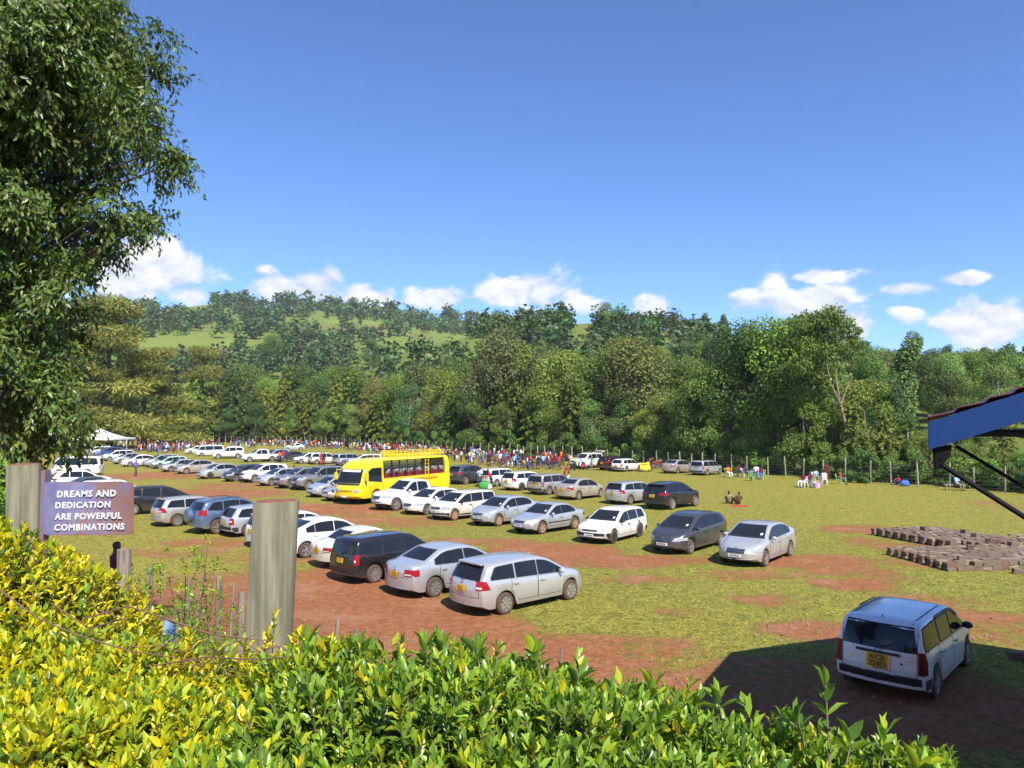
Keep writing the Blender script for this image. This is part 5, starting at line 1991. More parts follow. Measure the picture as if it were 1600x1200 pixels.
# the person beneath the painted sign
def far_crowd():
    g = np.random.default_rng(88)
    VV, FF, TT, off = [], [], [], 0
    mb = MB()
    mb.lathe([(.001, .80), (.15, .82), (.13, 1.0), (.17, 1.32), (.07, 1.44), (.05, 1.50)], 7)
    nb = mb.c
    mb.tube([(.09, 0, .85), (.10, -.02, .45), (.10, 0, 0)], [.085, .06, .05], 5)
    mb.tube([(-.09, 0, .85), (-.10, .02, .45), (-.10, 0, 0)], [.085, .06, .05], 5)
    nl = mb.c
    mb.tube([(.18, 0, 1.36), (.24, 0, 1.1), (.22, -.12, .92)], [.055, .045, .035], 5)
    mb.tube([(-.18, 0, 1.36), (-.24, 0, 1.1), (-.20, -.16, 1.0)], [.055, .045, .035], 5)
    na2 = mb.c
    mb.ball((0, -.01, 1.60), (.085, .10, .12), 6)
    v0 = np.concatenate(mb.v)
    tri = []
    for f in mb.f:
        for i in range(1, len(f) - 1):
            tri.append((f[0], f[i], f[i + 1]))
    tri = np.array(tri)
    k = 0
    while k < 420:
        px = g.choice([g.uniform(110, 350), g.uniform(215, 300), g.uniform(360, 560), g.uniform(560, 700), g.uniform(600, 935)])
        lo = np.interp(px, F_U, [q[1] for q in FENCE_PX][::-1]) + .6
        hi = np.interp(px, LOW_X, LOW_Y) - 2.0
        py = lo + max(.5, hi - lo) * g.uniform() ** .9
        p = pp(px, py)
        if not free(p, 3.0):
            continue
        k += 1
        a = g.uniform(0, 6.28)
        h = g.uniform(.92, 1.06) * (1 if g.uniform() < .5 else .78)
        c, s = math.cos(a), math.sin(a)
        q = np.stack([v0[:, 0] * c - v0[:, 1] * s, v0[:, 0] * s + v0[:, 1] * c, v0[:, 2] * h], -1) + np.array([p[0], p[1], gz(*p)])
        col = np.empty((len(v0), 3))
        def mcol(nm):
            return np.array(dict(red=(.45, .03, .04), maroon=(.16, .012, .022), white=(.72, .72, .72), blue=(.05, .13, .42), sky=(.30, .50, .75), yellow=(.75, .48, .02), orange=(.75, .20, .02), black=(.015, .014, .016), grey=(.16, .155, .15), pink=(.62, .26, .28), navy=(.02, .03, .08), khaki=(.28, .21, .12), green=(.05, .28, .06), purple=(.16, .1, .42), brown=(.1, .055, .035))[nm])
        col[:nb] = mcol(PAL[g.integers(len(PAL))])
        col[nb:nl] = mcol(PALB[g.integers(len(PALB))])
        col[nl:na2] = (.075, .038, .024)
        col[na2:] = (.03, .018, .013)
        VV.append(q)
        FF.append(tri + off)
        TT.append(col)
        off += len(v0)
    o = bigmesh('crowd', np.concatenate(VV), np.concatenate(FF), leafmat('crowd_cloth', .9, 0.0, .2), tint=np.concatenate(TT), smooth=True)
    tag(o, None, None, kind='stuff')
far_crowd()

def under_sign():
    ys = np.arange(10.8, 15, .05)
    k = min(ys, key=lambda y: abs(gz(D(181, 838, y)[0], y) + 1.70 - D(181, 838, y)[2]))
    return D(181, 838, k)[0], k
person('arms', under_sign(), 2.3, 'maroon', 'black', 'person in maroon with dark jacket sleeves standing below the painted sign')

# ------------------------------------------------------------------ fence along the far side of the field
POSTW = wood('fence_post_wood', (.30, .25, .18), (.46, .40, .31), 1.0)
WIRE = plain('fence_wire', (.16, .15, .14), .6, .6)
fence = empty('field_fence', (FENCE[4][0], FENCE[4][1], 0))
bpy.context.view_layer.update()
FO = np.array([FENCE[4][0], FENCE[4][1], 0])
seg = np.hypot(*np.diff(FENCE, axis=0).T)
cum = np.concatenate([[0], np.cumsum(seg)])
def fpt(d):
    return np.array([np.interp(d, cum, FENCE[:, 0]), np.interp(d, cum, FENCE[:, 1])])
gp = np.random.default_rng(5)
pm_list = []
for i in range(6):
    g = MB()
    h = 2.05 + gp.uniform(-.18, .22)
    b1 = gp.normal(0, .03, 2)
    r0 = gp.uniform(.065, .09)
    g.tube([(0, 0, -.3), (b1[0] * .5, b1[1] * .5, h * .5), (b1[0] * 1.5, b1[1] * 1.5, h)], [r0, r0 * .95, r0 * .85], 8)
    o = g.build('fence_post', POSTW, None, True, 50)
    pm_list.append(o.data)
    bpy.data.objects.remove(o)
d = 0.0
while d < cum[-1]:
    p = fpt(d)
    o = bpy.data.objects.new('post', pm_list[gp.integers(6)])
    C.objects.link(o)
    o.parent = fence
    o.location = (p[0] - FO[0], p[1] - FO[1], gz(*p))
    o.rotation_euler = (gp.normal(0, .03), gp.normal(0, .03), gp.uniform(0, 6))
    d += 2.15 + gp.uniform(-.35, .45) if p[1] < 190 else 2.6
for hgt in (.25, .55, .85, 1.15, 1.45, 1.75):
    pts = []
    for dd in np.arange(0, cum[-1], 1.1):
        p = fpt(dd)
        pts.append((p[0] - FO[0], p[1] - FO[1] - .08, gz(*p) + hgt + .03 * math.sin(dd * 2.7)))
    MB().tube(pts, .011, 4, cap=False).build('wire', WIRE, fence)
tag(fence, 'long wire fence on rough wooden posts along the far side of the field', 'fence')

# ------------------------------------------------------------------ white tents behind the tree, goal frame, houses on the slope
TENT = plain('white_canvas', (.78, .78, .76), .8, var=.05)
def tent(px, py, w, label, hh=3.6):
    p = pp(px, py)
    root = empty('event_tent', (p[0], p[1], gz(*p)), gp.uniform(-.2, .2))
    v, f = [], []
    n, m = 16, 7
    for k in range(m + 1):
        t = k / m
        rr = (1 - t)
        z = 2.6 + (hh - 2.6) * (t ** 1.6)
        for j in range(n):
            a = j * 2 * PI / n + PI / 4
            e = 1 / max(abs(math.cos(a)), abs(math.sin(a)))
            v.append((rr * w / 2 * e * math.cos(a), rr * w / 2 * e * math.sin(a), z))
    for k in range(m):
        for j in range(n):
            f.append((k * n + j, k * n + (j + 1) % n, (k + 1) * n + (j + 1) % n, (k + 1) * n + j))
    MB().add(v, f).build('canopy', TENT, root, True)
    for sx in (-1, 1):
        for sy in (-1, 1):
            MB().tube([(sx * w / 2, sy * w / 2, 0), (sx * w / 2, sy * w / 2, 2.72)], .04, 6).build('pole', WIRE, root)
    g = MB()
    for sg in (-1, 1):
        g.box((0, sg * w / 2, 2.58), (w, .02, .28))
        g.box((sg * w / 2, 0, 2.58), (.02, w, .28))
    g.build('valance', TENT, root)
    tag(root, label, 'tent', 'white tents at the far left of the field')
tent(28, 708.5, 8, 'white peaked tent just right of the dark trunk', 4.4)
tent(92, 708.5, 8, 'white peaked tent between its two white neighbours', 4.4)
tent(156, 708.5, 8.5, 'white peaked tent at the right end of the tents', 4.4)
p = pp(165, 706)
gl = empty('goal_frame', (p[0], p[1], gz(*p)), .12)
for sx in (-3.7, 3.7):
    MB().tube([(sx, 0, 0), (sx, 0, 2.45)], .06, 8).build('goal_post', CHW, gl)
MB().tube([(-3.7, 0, 2.42), (3.7, 0, 2.42)], .06, 8).build('crossbar', CHW, gl)
tag(gl, 'white football goal frame left of the far crowd', 'goal frame')

# ------------------------------------------------------------------ trees
LEAF = leafmat('tree_leaf', .55, .24, .3, True)
BARK = wood('brown_bark', (.07, .05, .035), (.17, .13, .10), .6)
BARKP = wood('pale_bark', (.24, .21, .16), (.40, .36, .28), .5)
DIA_V = np.array([[0, 0, 0], [-.32, .45, .07], [.32, .45, .07], [0, 1, -.10]])
DIA_T = np.array([[0, 2, 1], [1, 2, 3]])

def on_terrain(px, py):
    r = ray(px, py)
    t = np.geomspace(2, 3000, 6000)
    p = np.array([0, 0, HC])[None] + t[:, None] * r[None]
    below = np.nonzero(p[:, 2] < terrain(p[:, 0], p[:, 1]))[0]
    return p[below[0]] if len(below) else p[-1]

ROOFR = plain('rusty_iron_roof', (.22, .10, .075), .7, .1, var=.3, scale=1.5)
WALLC = plain('cream_wall', (.50, .40, .28), .9)
ROOFG = plain('grey_iron_roof', (.45, .46, .47), .45, .3, var=.2)
def house(px, py, yd, w, dp, h, rz, rm, label):
    q = on_terrain(px, py)
    root = empty('house', (q[0], q[1], q[2]), rz)
    zf = min(0, gz(q[0], q[1]) - q[2] - 1)
    MB().box((0, 0, (h + zf) / 2), (w, dp, h - zf)).build('wall', WALLC, root)
    v = [(-w / 2 - .5, -dp / 2 - .6, h), (w / 2 + .5, -dp / 2 - .6, h), (w / 2 + .5, dp / 2 + .6, h), (-w / 2 - .5, dp / 2 + .6, h), (-w / 2 - .5, 0, h + dp * .3), (w / 2 + .5, 0, h + dp * .3)]
    v += [(a, b, c + .15) for a, b, c in v]
    MB().add(v, [(0, 1, 5, 4), (2, 3, 4, 5), (6, 10, 11, 7), (8, 11, 10, 9), (0, 6, 7, 1), (2, 8, 9, 3), (0, 4, 10, 6), (3, 9, 10, 4), (1, 7, 11, 5), (2, 5, 11, 8)]).build('roof', rm, root)
    for i in range(3):
        wn = MB().box((-w * .3 + i * w * .3, -dp / 2 - .02, h * .55), (w * .12, .08, h * .35)).build('window', GLASS, root)
    tag(root, label, 'house')
house(276, 583, 250, 9, 7, 4.2, .25, ROOFR, 'house with a rusty red iron roof among the trees on the left slope')
house(300, 578, 262, 7, 6, 3.4, -.35, ROOFR, 'smaller house with a rusty roof right of the larger rusty one')
house(352, 556, 300, 13, 6, 3.0, .1, ROOFR, 'long low house with a brown roof above the other slope houses')
house(423, 580, 255, 7, 5, 3.0, .1, ROOFG, 'small grey roofed hut below the tall lone tree')

def cards(name, lobes, n, size, col, g, parent, droop=.2, jit=.28, inner=.55, width=1.0, mat=None, flat=0.0, lobevar=.18):
    lobes = np.array(lobes, float)                    # x y z rx ry rz
    wgt = (lobes[:, 3] * lobes[:, 4] + lobes[:, 3] * lobes[:, 5] + lobes[:, 4] * lobes[:, 5])
    li = g.choice(len(lobes), n, p=wgt / wgt.sum())
    d = rdir(n, g)
    rr = inner + (1.04 - inner) * g.uniform(0, 1, n) ** .5
    pos = lobes[li, :3] + d * lobes[li, 3:6] * rr[:, None]
    ax = d * .55 + rdir(n, g) * .8 + np.array([0, 0, -droop])
    ax[:, 2] *= (1 - flat)
    up = d + rdir(n, g) * .55 + np.array([0, 0, .35 + flat])
    v, f = scatter(DIA_V, DIA_T, pos, ax, up, size * g.uniform(.6, 1.4, n), width)
    lv = 1 + lobevar * g.normal(size=(len(lobes), 1))
    c = jitter_tint(col, n, jit, g) * np.clip(lv[li], .5, 1.6)
    return bigmesh(name, v, f, mat or LEAF, parent, tint=np.repeat(c, 4, 0))

def trunk(g, h, r0, r1, lean=.04, limbs=(), mat=None, parent=None, base=(0, 0)):
    mb = MB()
    pts, rad = [], []
    a = g.normal(0, lean, 2)
    for i in range(7):
        t = i / 6
        pts.append((base[0] + a[0] * h * t * t + .05 * g.normal() * (0 < i < 6), base[1] + a[1] * h * t * t + .05 * g.normal() * (0 < i < 6), h * t - .4 * (i == 0)))
        rad.append(r0 + (r1 - r0) * t)
    rad[0] *= 1.35
    mb.tube(pts, rad, 8)
    for (t, q, rr) in limbs:
        k = min(5, int(t * 6))
        p0 = np.array(pts[k]) + (np.array(pts[k + 1]) - np.array(pts[k])) * (t * 6 - k)
        q = np.array(q, float)
        mid = p0 * .5 + q * .5 + np.array([0, 0, -.06 * np.linalg.norm(q - p0)]) + g.normal(0, .08, 3)
        mb.tube([p0, mid, q], [rr, rr * .7, rr * .3], 6)
    return mb.build('trunk', mat or BARK, parent, True, 60)

TREES = {}
def proto_tree(kind, seed, H, n, lod=0):
    g = np.random.default_rng(seed)
    root = empty(kind)
    if kind in ('broadleaf_tree', 'dark_broadleaf_tree', 'bush', 'brownish_tree', 'pale_leafy_tree'):
        col = {'broadleaf_tree': (.160, .228, .046), 'dark_broadleaf_tree': (.125, .182, .045), 'bush': (.115, .195, .040), 'brownish_tree': (.170, .190, .064), 'pale_leafy_tree': (.155, .245, .080)}[kind]
        w = {'broadleaf_tree': .34, 'dark_broadleaf_tree': .36, 'bush': .55, 'brownish_tree': .26, 'pale_leafy_tree': .32}[kind] * H
        low = .16 if kind != 'bush' else .02
        lobes, limbs = [], []
        for i in range(20 if kind != 'bush' else 11):
            t = g.uniform(low + .05, .93)
            prof = math.sin(PI * min(1, (t - low + .12) / (1.12 - low))) ** .7
            a = g.uniform(0, 2 * PI)
            rad = w * prof * g.uniform(.35, .80)
            r = H * g.uniform(.085, .145) * (1.15 if kind == 'bush' else 1)
            c = (rad * math.cos(a), rad * math.sin(a), H * t)
            lobes.append(c + (r * 1.15, r * 1.15, r * .85))
            if i % 2 == 0:
                limbs.append((min(.9, t * .75), c, .012 * H))
        lobes.append((0, 0, H * .86, H * .13, H * .13, H * .13))
        trunk(g, H * .85, .022 * H, .006 * H, .03, limbs, BARKP if kind in ('brownish_tree', 'pale_leafy_tree') else BARK, root)
        cards('crown', lobes, n, .019 * H if kind != 'bush' else .05 * H, col, g, root, .25, .34)
    elif kind == 'golden_tree':
        lobes, limbs = [], []
        for i in range(34):
            t = g.uniform(.10, .97)
            a = g.uniform(0, 2 * PI)
            rad = H * .30 * (1.08 - t) ** .6 * g.uniform(.25, 1.1)
            r = H * g.uniform(.05, .085)
            c = (rad * math.cos(a), rad * math.sin(a), H * t)
            lobes.append(c + (r * 1.7, r * 1.7, r * .62))
            if i % 3 == 0:
                limbs.append((min(.9, t * .85), c, .006 * H))
        trunk(g, H * .93, .018 * H, .004 * H, .02, limbs, BARK, root)
        cards('crown', lobes, n, .034 * H, (.215, .215, .042), g, root, .1, .34, .35, .30, leafmat('feathery_leaf', .55, .24, .3), 0, .22)
    elif kind in ('cypress_tree',):
        col = (.165, .205, .046) if kind == 'cypress_tree' else (.30, .25, .035)
        P, Ax, U, Cc = [], [], [], []
        trunk(g, H * .97, .018 * H, .003 * H, .01, (), BARK, root)
        nb = 90 if kind == 'cypress_tree' else 75
        for b in range(nb):
            t = .05 + .93 * (b + g.uniform()) / nb
            a = b * 2.4 + g.uniform(-.5, .5)
            R_ = H * (.235 if kind == 'cypress_tree' else .30) * (1 - t) ** .65 * g.uniform(.65, 1.15) * min(1, .45 + t * 3) + .02 * H
            k = max(6, int(n / nb * R_ / (H * .15)))
            s = g.uniform(.15, 1, k) ** .7
            lift = g.uniform(-.10, .22) if kind == 'cypress_tree' else g.uniform(.15, .55)
            bend = -.28 if kind == 'cypress_tree' else -.30
            z = H * t + R_ * (lift * s + bend * s * s)
            wd = R_ * .26 * (1.05 - s)
            side = g.normal(0, 1, k) * wd
            ca, sa = math.cos(a), math.sin(a)
            x, y = R_ * s * ca - side * sa, R_ * s * sa + side * ca
            P.append(np.stack([x, y, z + g.normal(0, .008 * H, k)], -1))
            out = np.stack([np.full(k, ca), np.full(k, sa), lift + 2 * bend * s], -1)
            Ax.append(out + rdir(k, g) * .55)
            U.append(np.tile([0, 0, 1.0], (k, 1)) + rdir(k, g) * .45)
            Cc.append(np.full((k, 1), 1 + .2 * g.normal()) * (1 + .25 * (s[:, None] - .5)))
        P, Ax, U, Cc = map(np.concatenate, (P, Ax, U, Cc))
        m = len(P)
        v, f = scatter(DIA_V, DIA_T, P, Ax, U, (.031 if kind == 'cypress_tree' else .03) * H * g.uniform(.6, 1.4, m), .55 if kind == 'golden_tree' else .8)
        c = jitter_tint(col, m, .3, g) * np.clip(Cc, .5, 1.6)
        bigmesh('crown', v, f, LEAF, root, tint=np.repeat(c, 4, 0))
    elif kind == 'eucalyptus_tree':
        lobes, limbs = [], []
        for i in range(13):
            t = .38 + .6 * (i + g.uniform(-.3, .3)) / 13
            a = g.uniform(0, 2 * PI)
            rad = H * .13 * (1.15 - t) * g.uniform(.3, 1.5)
            r = H * g.uniform(.05, .085)
            c = (rad * math.cos(a), rad * math.sin(a), H * min(t, .95))
            lobes.append(c + (r, r, r * 1.15))
            limbs.append((min(.92, t * .88), c, .006 * H))
        trunk(g, H * .92, .012 * H, .003 * H, .02, limbs, BARKP, root)
        cards('crown', lobes, n, .024 * H, (.105, .160, .060), g, root, .45, .3)
    index_kids(root)
    TREES.setdefault((kind, lod), []).append([root, H, False])
    return root

for kind, seeds, n in (('broadleaf_tree', (1, 2), 12500), ('dark_broadleaf_tree', (3, 4), 13500), ('brownish_tree', (5, 6), 11500), ('pale_leafy_tree', (7, 8), 11000),
                       ('cypress_tree', (9, 10), 10500), ('golden_tree', (11, 21), 17000), ('eucalyptus_tree', (12, 13, 14), 4200), ('bush', (15, 16), 3600)):
    for s in seeds:
        proto_tree(kind, s, 12.0, n)

gt_ = np.random.default_rng(77)
def tree(kind, x, y, H, label, group=None, z=None, name=None):
    lst = TREES[(kind, 0)]
    e = lst[gt_.integers(len(lst))]
    root, H0, used = e
    o = copy_tree(root) if used else root
    e[2] = True
    o.location = (x, y, (gz(x, y) if z is None else z) - .1)
    s = H / H0
    o.scale = (s * gt_.uniform(.9, 1.12), s * gt_.uniform(.9, 1.12), s)
    o.rotation_euler = (0, 0, gt_.uniform(0, 6.28))
    tag(o, label, 'bush' if kind == 'bush' else 'tree', group)
    return o
def fy_at(u):
    return float(np.interp(u, F_U, F_Y))
def by_top(kind, u, row, back, label, group=None):
    "tree behind the fence whose top shows at (u, row)"
    y = fy_at(u) + back
    x = (u - 800) / FPX * y
    z = gz(x, y)
    return tree(kind, x, y, HC + (662 - row) / FPX * y - z, label, group)

# single trees one can point to
def golden(u, row, y, label, wide):
    x = (u - 800) / FPX * y
    o = tree('golden_tree', x, y, HC + (662 - row) / FPX * y - gz(x, y), label)
    o.scale = (o.scale.z * wide, o.scale.z * wide, o.scale.z)
golden(172, 462, 152, 'tall golden green feathery tree right of the big dark tree', 1.15)
golden(226, 545, 160, 'lower golden green feathery tree at the edge of the tall golden one', 1.5)
golden(128, 530, 148, 'golden feathery tree half hidden by the big dark tree', 1.4)
by_top('golden_tree', 318, 541, 14, 'yellowish broad tree beside the rusty roofed houses')
def lone_tree():
    q = on_terrain(423, 582)
    tree('broadleaf_tree', q[0], q[1], (582 - 523) / FPX * q[1], 'lone round tree on a bare pale trunk above the left belt')
lone_tree()
for i, u in enumerate(range(205, 600, 24)):
    row = 592 + gt_.uniform(-22, 16) + (10 if u < 300 else 0)
    by_top('cypress_tree', u + gt_.uniform(-8, 8), row, gt_.uniform(7, 22), 'olive cypress of the tall left row' + near(u), 'cypresses behind the left crowd')
for u in range(215, 600, 27):
    by_top(gt_.choice(['cypress_tree', 'dark_broadleaf_tree', 'cypress_tree']), u + gt_.uniform(-8, 8), 632 + gt_.uniform(-16, 14), gt_.uniform(4, 9), 'low dark tree before the cypress row' + near(u), 'low trees before the cypress row')
for u in range(330, 600, 24):
    by_top(gt_.choice(['broadleaf_tree', 'cypress_tree', 'dark_broadleaf_tree']), u + gt_.uniform(-8, 8), 577 + gt_.uniform(-12, 14), gt_.uniform(30, 70), 'tree rising behind the cypress row' + near(u), 'trees behind the cypress row')
by_top('pale_leafy_tree', 550, 634, 4, 'small bright green tree before the dark row behind the bus')
# the middle belt
mid = [(590, 588, 'brownish_tree'), (622, 578, 'broadleaf_tree'), (655, 566, 'brownish_tree'), (688, 575, 'broadleaf_tree'), (722, 560, 'dark_broadleaf_tree'), (752, 562, 'brownish_tree'),
       (785, 508, 'brownish_tree'), (818, 540, 'dark_broadleaf_tree'), (850, 536, 'brownish_tree'), (882, 545, 'broadleaf_tree'), (915, 560, 'brownish_tree'), (948, 545, 'dark_broadleaf_tree'), (985, 526, 'brownish_tree'),
       (1015, 540, 'brownish_tree'), (1045, 560, 'pale_leafy_tree'), (1075, 555, 'broadleaf_tree')]
for (u, row, kd) in mid:
    by_top(kd, u, row, gt_.uniform(10, 24), kd.replace('_', ' ') + ' in the tall belt' + near(u), 'tall belt trees behind the fence')
for u in range(575, 1110, 24):
    by_top(gt_.choice(['dark_broadleaf_tree', 'broadleaf_tree', 'pale_leafy_tree', 'brownish_tree', 'cypress_tree']), u + gt_.uniform(-9, 9), 618 + gt_.uniform(-26, 20), gt_.uniform(4, 10), 'mid height tree behind the fence' + near(u), 'mid height trees close behind the fence')
# the great tree on the right and its neighbours
by_top('dark_broadleaf_tree', 1120, 556, 6, 'dark rounded tree left of the great tall tree by the fence')
by_top('dark_broadleaf_tree', 1172, 505, 9, 'big dark tree forming the left flank of the great tall tree')
by_top('broadleaf_tree', 1215, 494, 7, 'great broad tree right behind the left resting group')
by_top('broadleaf_tree', 1262, 486, 8, 'great broad tree standing just left of the leaning pale trunk')
for (u, row, b) in ((1095, 640, 4), (1135, 630, 4), (1175, 640, 3.5), (1215, 610, 4), (1255, 600, 3.5), (1300, 640, 4)):
    by_top('dark_broadleaf_tree' if u < 1200 else 'broadleaf_tree', u, row, b, 'low leafy tree below the great tree' + near(u), 'low trees below the great tree')
for (u, row, b, kd) in ((1350, 590, 6, 'broadleaf_tree'), (1385, 640, 5, 'cypress_tree'), (1372, 585, 16, 'dark_broadleaf_tree'), (1420, 650, 6, 'cypress_tree'), (1335, 630, 4, 'cypress_tree'),
                        (1450, 668, 5, 'broadleaf_tree'), (1475, 660, 9, 'cypress_tree'), (1510, 690, 5, 'broadleaf_tree'), (1550, 690, 6, 'cypress_tree'), (1590, 700, 5, 'broadleaf_tree'), (1625, 690, 5, 'cypress_tree'), (1535, 672, 16, 'dark_broadleaf_tree'),
                        (1490, 640, 22, 'broadleaf_tree'), (1570, 650, 22, 'cypress_tree'), (1660, 660, 10, 'broadleaf_tree')):
    by_top(kd, u, row, b, ('tall ' if row < 645 else 'low ') + kd.replace('_', ' ') + ' at the right fence' + near(u), 'low trees behind the right fence')
by_top('eucalyptus_tree', 1418, 528, 26, 'slender pale trunked tree right of the great tall tree')
by_top('eucalyptus_tree', 1432, 518, 130, 'tall round headed eucalyptus on the right skyline')
# the leaning tree with a pale bare trunk
def leaning():
    y = fy_at(1330) + 4
    x0 = (1332 - 800) / FPX * y
    z0 = gz(x0, y)
    root = empty('leaning_tree', (x0, y, z0))
    def P_(u, row, dy=0):
        q = D(u, row, y + dy)
        return (q[0] - x0, q[1] - y, q[2] - z0)
    mb = MB()
    mb.tube([(0, 0, -.3), P_(1328, 690), P_(1318, 650), P_(1312, 628)], [0.186, 0.167, 0.143, 0.124], 9)
    mb.tube([P_(1314, 632), P_(1328, 590), P_(1318, 545), P_(1306, 505)], [0.099, 0.081, 0.062, 0.037], 8)
    mb.tube([P_(1314, 634, .3), P_(1306, 590, .5), P_(1308, 550, .6), P_(1322, 520, .4)], [0.093, 0.074, 0.056, 0.031], 8)
    mb.tube([P_(1312, 628), P_(1298, 600, -.4), P_(1290, 560, -.5), P_(1296, 520, -.2)], [0.081, 0.062, 0.043, 0.025], 8)
    mb.tube([P_(1318, 545), P_(1332, 520), P_(1338, 505)], [0.037, 0.031, 0.019], 6)
    mb.tube([P_(1306, 560, .6), P_(1280, 530, .3), P_(1272, 510, .2)], [0.037, 0.031, 0.019], 6)
    mb.build('trunk', wood('tan_bark', (.14, .105, .07), (.30, .24, .165), .5), root, True, 60)
    g = np.random.default_rng(3)
    lob = []
    for (u, row, r) in ((1300, 490, 17), (1283, 500, 20), (1318, 502, 15), (1330, 518, 16), (1338, 535, 11), (1300, 520, 20), (1275, 525, 17), (1312, 540, 13), (1322, 555, 9), (1290, 545, 12), (1280, 560, 10), (1255, 510, 18), (1262, 540, 18), (1250, 570, 18), (1275, 585, 12), (1240, 530, 16), (1330, 575, 7), (1345, 550, 7)):
        q = P_(u, row, g.uniform(-1, 1))
        rr = r / FPX * y
        lob.append(q + (rr, rr, rr * .8))
    cards('crown', lob, 9000, .30, (.10, .13, .03), g, root, .5, .3, .3, .6)
    tag(root, 'tall leaning tree with a bare pale forked trunk behind the right resting group', 'tree')
leaning()
# bushes along the foot of the fence
for u in np.arange(600, 1640, 19):
    by_top('bush', u + gt_.uniform(-6, 6), float(np.interp(u, [600, 900, 1300, 1640], [676, 684, 700, 726])) + gt_.uniform(-12, 12), gt_.uniform(1.6, 3.5), 'dark leafy bush at the fence foot' + near(u), 'bushes along the far fence')
for (u, row) in ((1325, 738), (1340, 742), (1352, 744)):
    y = fy_at(u) - .6
    tree('bush', (u - 800) / FPX * y, y, 1.1, 'low bright bush inside the fence' + near(u), 'low bushes on the field side')

# trees up the near slope; clearings are left open
CLEAR = [(680, 543, 100, 20), (610, 553, 70, 14), (912, 520, 26, 40), (945, 580, 22, 26), (1440, 602, 90, 13), (1400, 618, 40, 9), (1165, 545, 26, 10), (1040, 530, 16, 8), (560, 590, 40, 12), (290, 486, 52, 11), (490, 510, 44, 8), (325, 549, 38, 12), (410, 536, 34, 5), (330, 520, 30, 6), (440, 500, 14, 5), (560, 520, 18, 6), (1140, 515, 20, 8)]
def open_(u, row):
    return any(((u - a) / c) ** 2 + ((row - b) / d) ** 2 < 1 for a, b, c, d in CLEAR)
cand = []
gridc = {}
NC = 26000
cu = gt_.uniform(-120, 1750, NC)
cy_ = 85 + 290 * gt_.uniform(0, 1, NC) ** .8
cx_ = (cu - 800) / FPX * cy_
cz_ = terrain(cx_, cy_)
crow = 662 - (cz_ - HC) / cy_ * FPX
cdn = np.interp(cu, NEAR_U, NEAR_D)
cok = (cy_ > np.interp(cu, F_U, F_Y) + 26) & (cz_ > 3) & (cy_ < cdn * 1.04)
KMID = ['broadleaf_tree', 'dark_broadleaf_tree', 'pale_leafy_tree', 'brownish_tree', 'cypress_tree', 'eucalyptus_tree', 'broadleaf_tree']
KTOP = ['eucalyptus_tree', 'broadleaf_tree', 'dark_broadleaf_tree', 'pale_leafy_tree']
for i in np.nonzero(cok)[0]:
    if len(cand) >= 1250:
        break
    u, x, y, z, row = cu[i], cx_[i], cy_[i], cz_[i], crow[i]
    if open_(u, row):
        continue
    crest = bool(y > cdn[i] * .88)
    ks = KTOP if crest else KMID
    kd = ks[int(gt_.integers(len(ks)))]
    H = gt_.uniform(8, 13) if kd != 'eucalyptus_tree' else gt_.uniform(9, 15)
    if crest:
        H *= gt_.uniform(.65, 1.05)
    if any(open_(u, row - H / y * FPX * q) for q in (.35, .7, 1.0)) and gt_.uniform() < .93:
        continue
    cell = (int(x // 5.6), int(y // 5.6))
    if any((x - c[0]) ** 2 + (y - c[1]) ** 2 < 31 for a in (-1, 0, 1) for b in (-1, 0, 1) for c in gridc.get((cell[0] + a, cell[1] + b), ())):
        continue
    gridc.setdefault(cell, []).append((x, y))
    cand.append((H / y * (1.6 if crest else 1), x, y, H, kd, crest, z))
cand.sort(key=lambda c: -c[0])
n_named = sum(1 for o in C.objects if o.parent is None and o.get('category') == 'tree')
NT_IND = max(0, 292 - n_named)
for (a, x, y, H, kd, crest, z) in cand[:NT_IND]:
    nm = kd.replace('_', ' ')
    tree(kd, x, y, H, nm + (' on the near hill skyline' if crest else ' on the near slope') + near(800 + FPX * x / y), 'trees of the near hill', z)

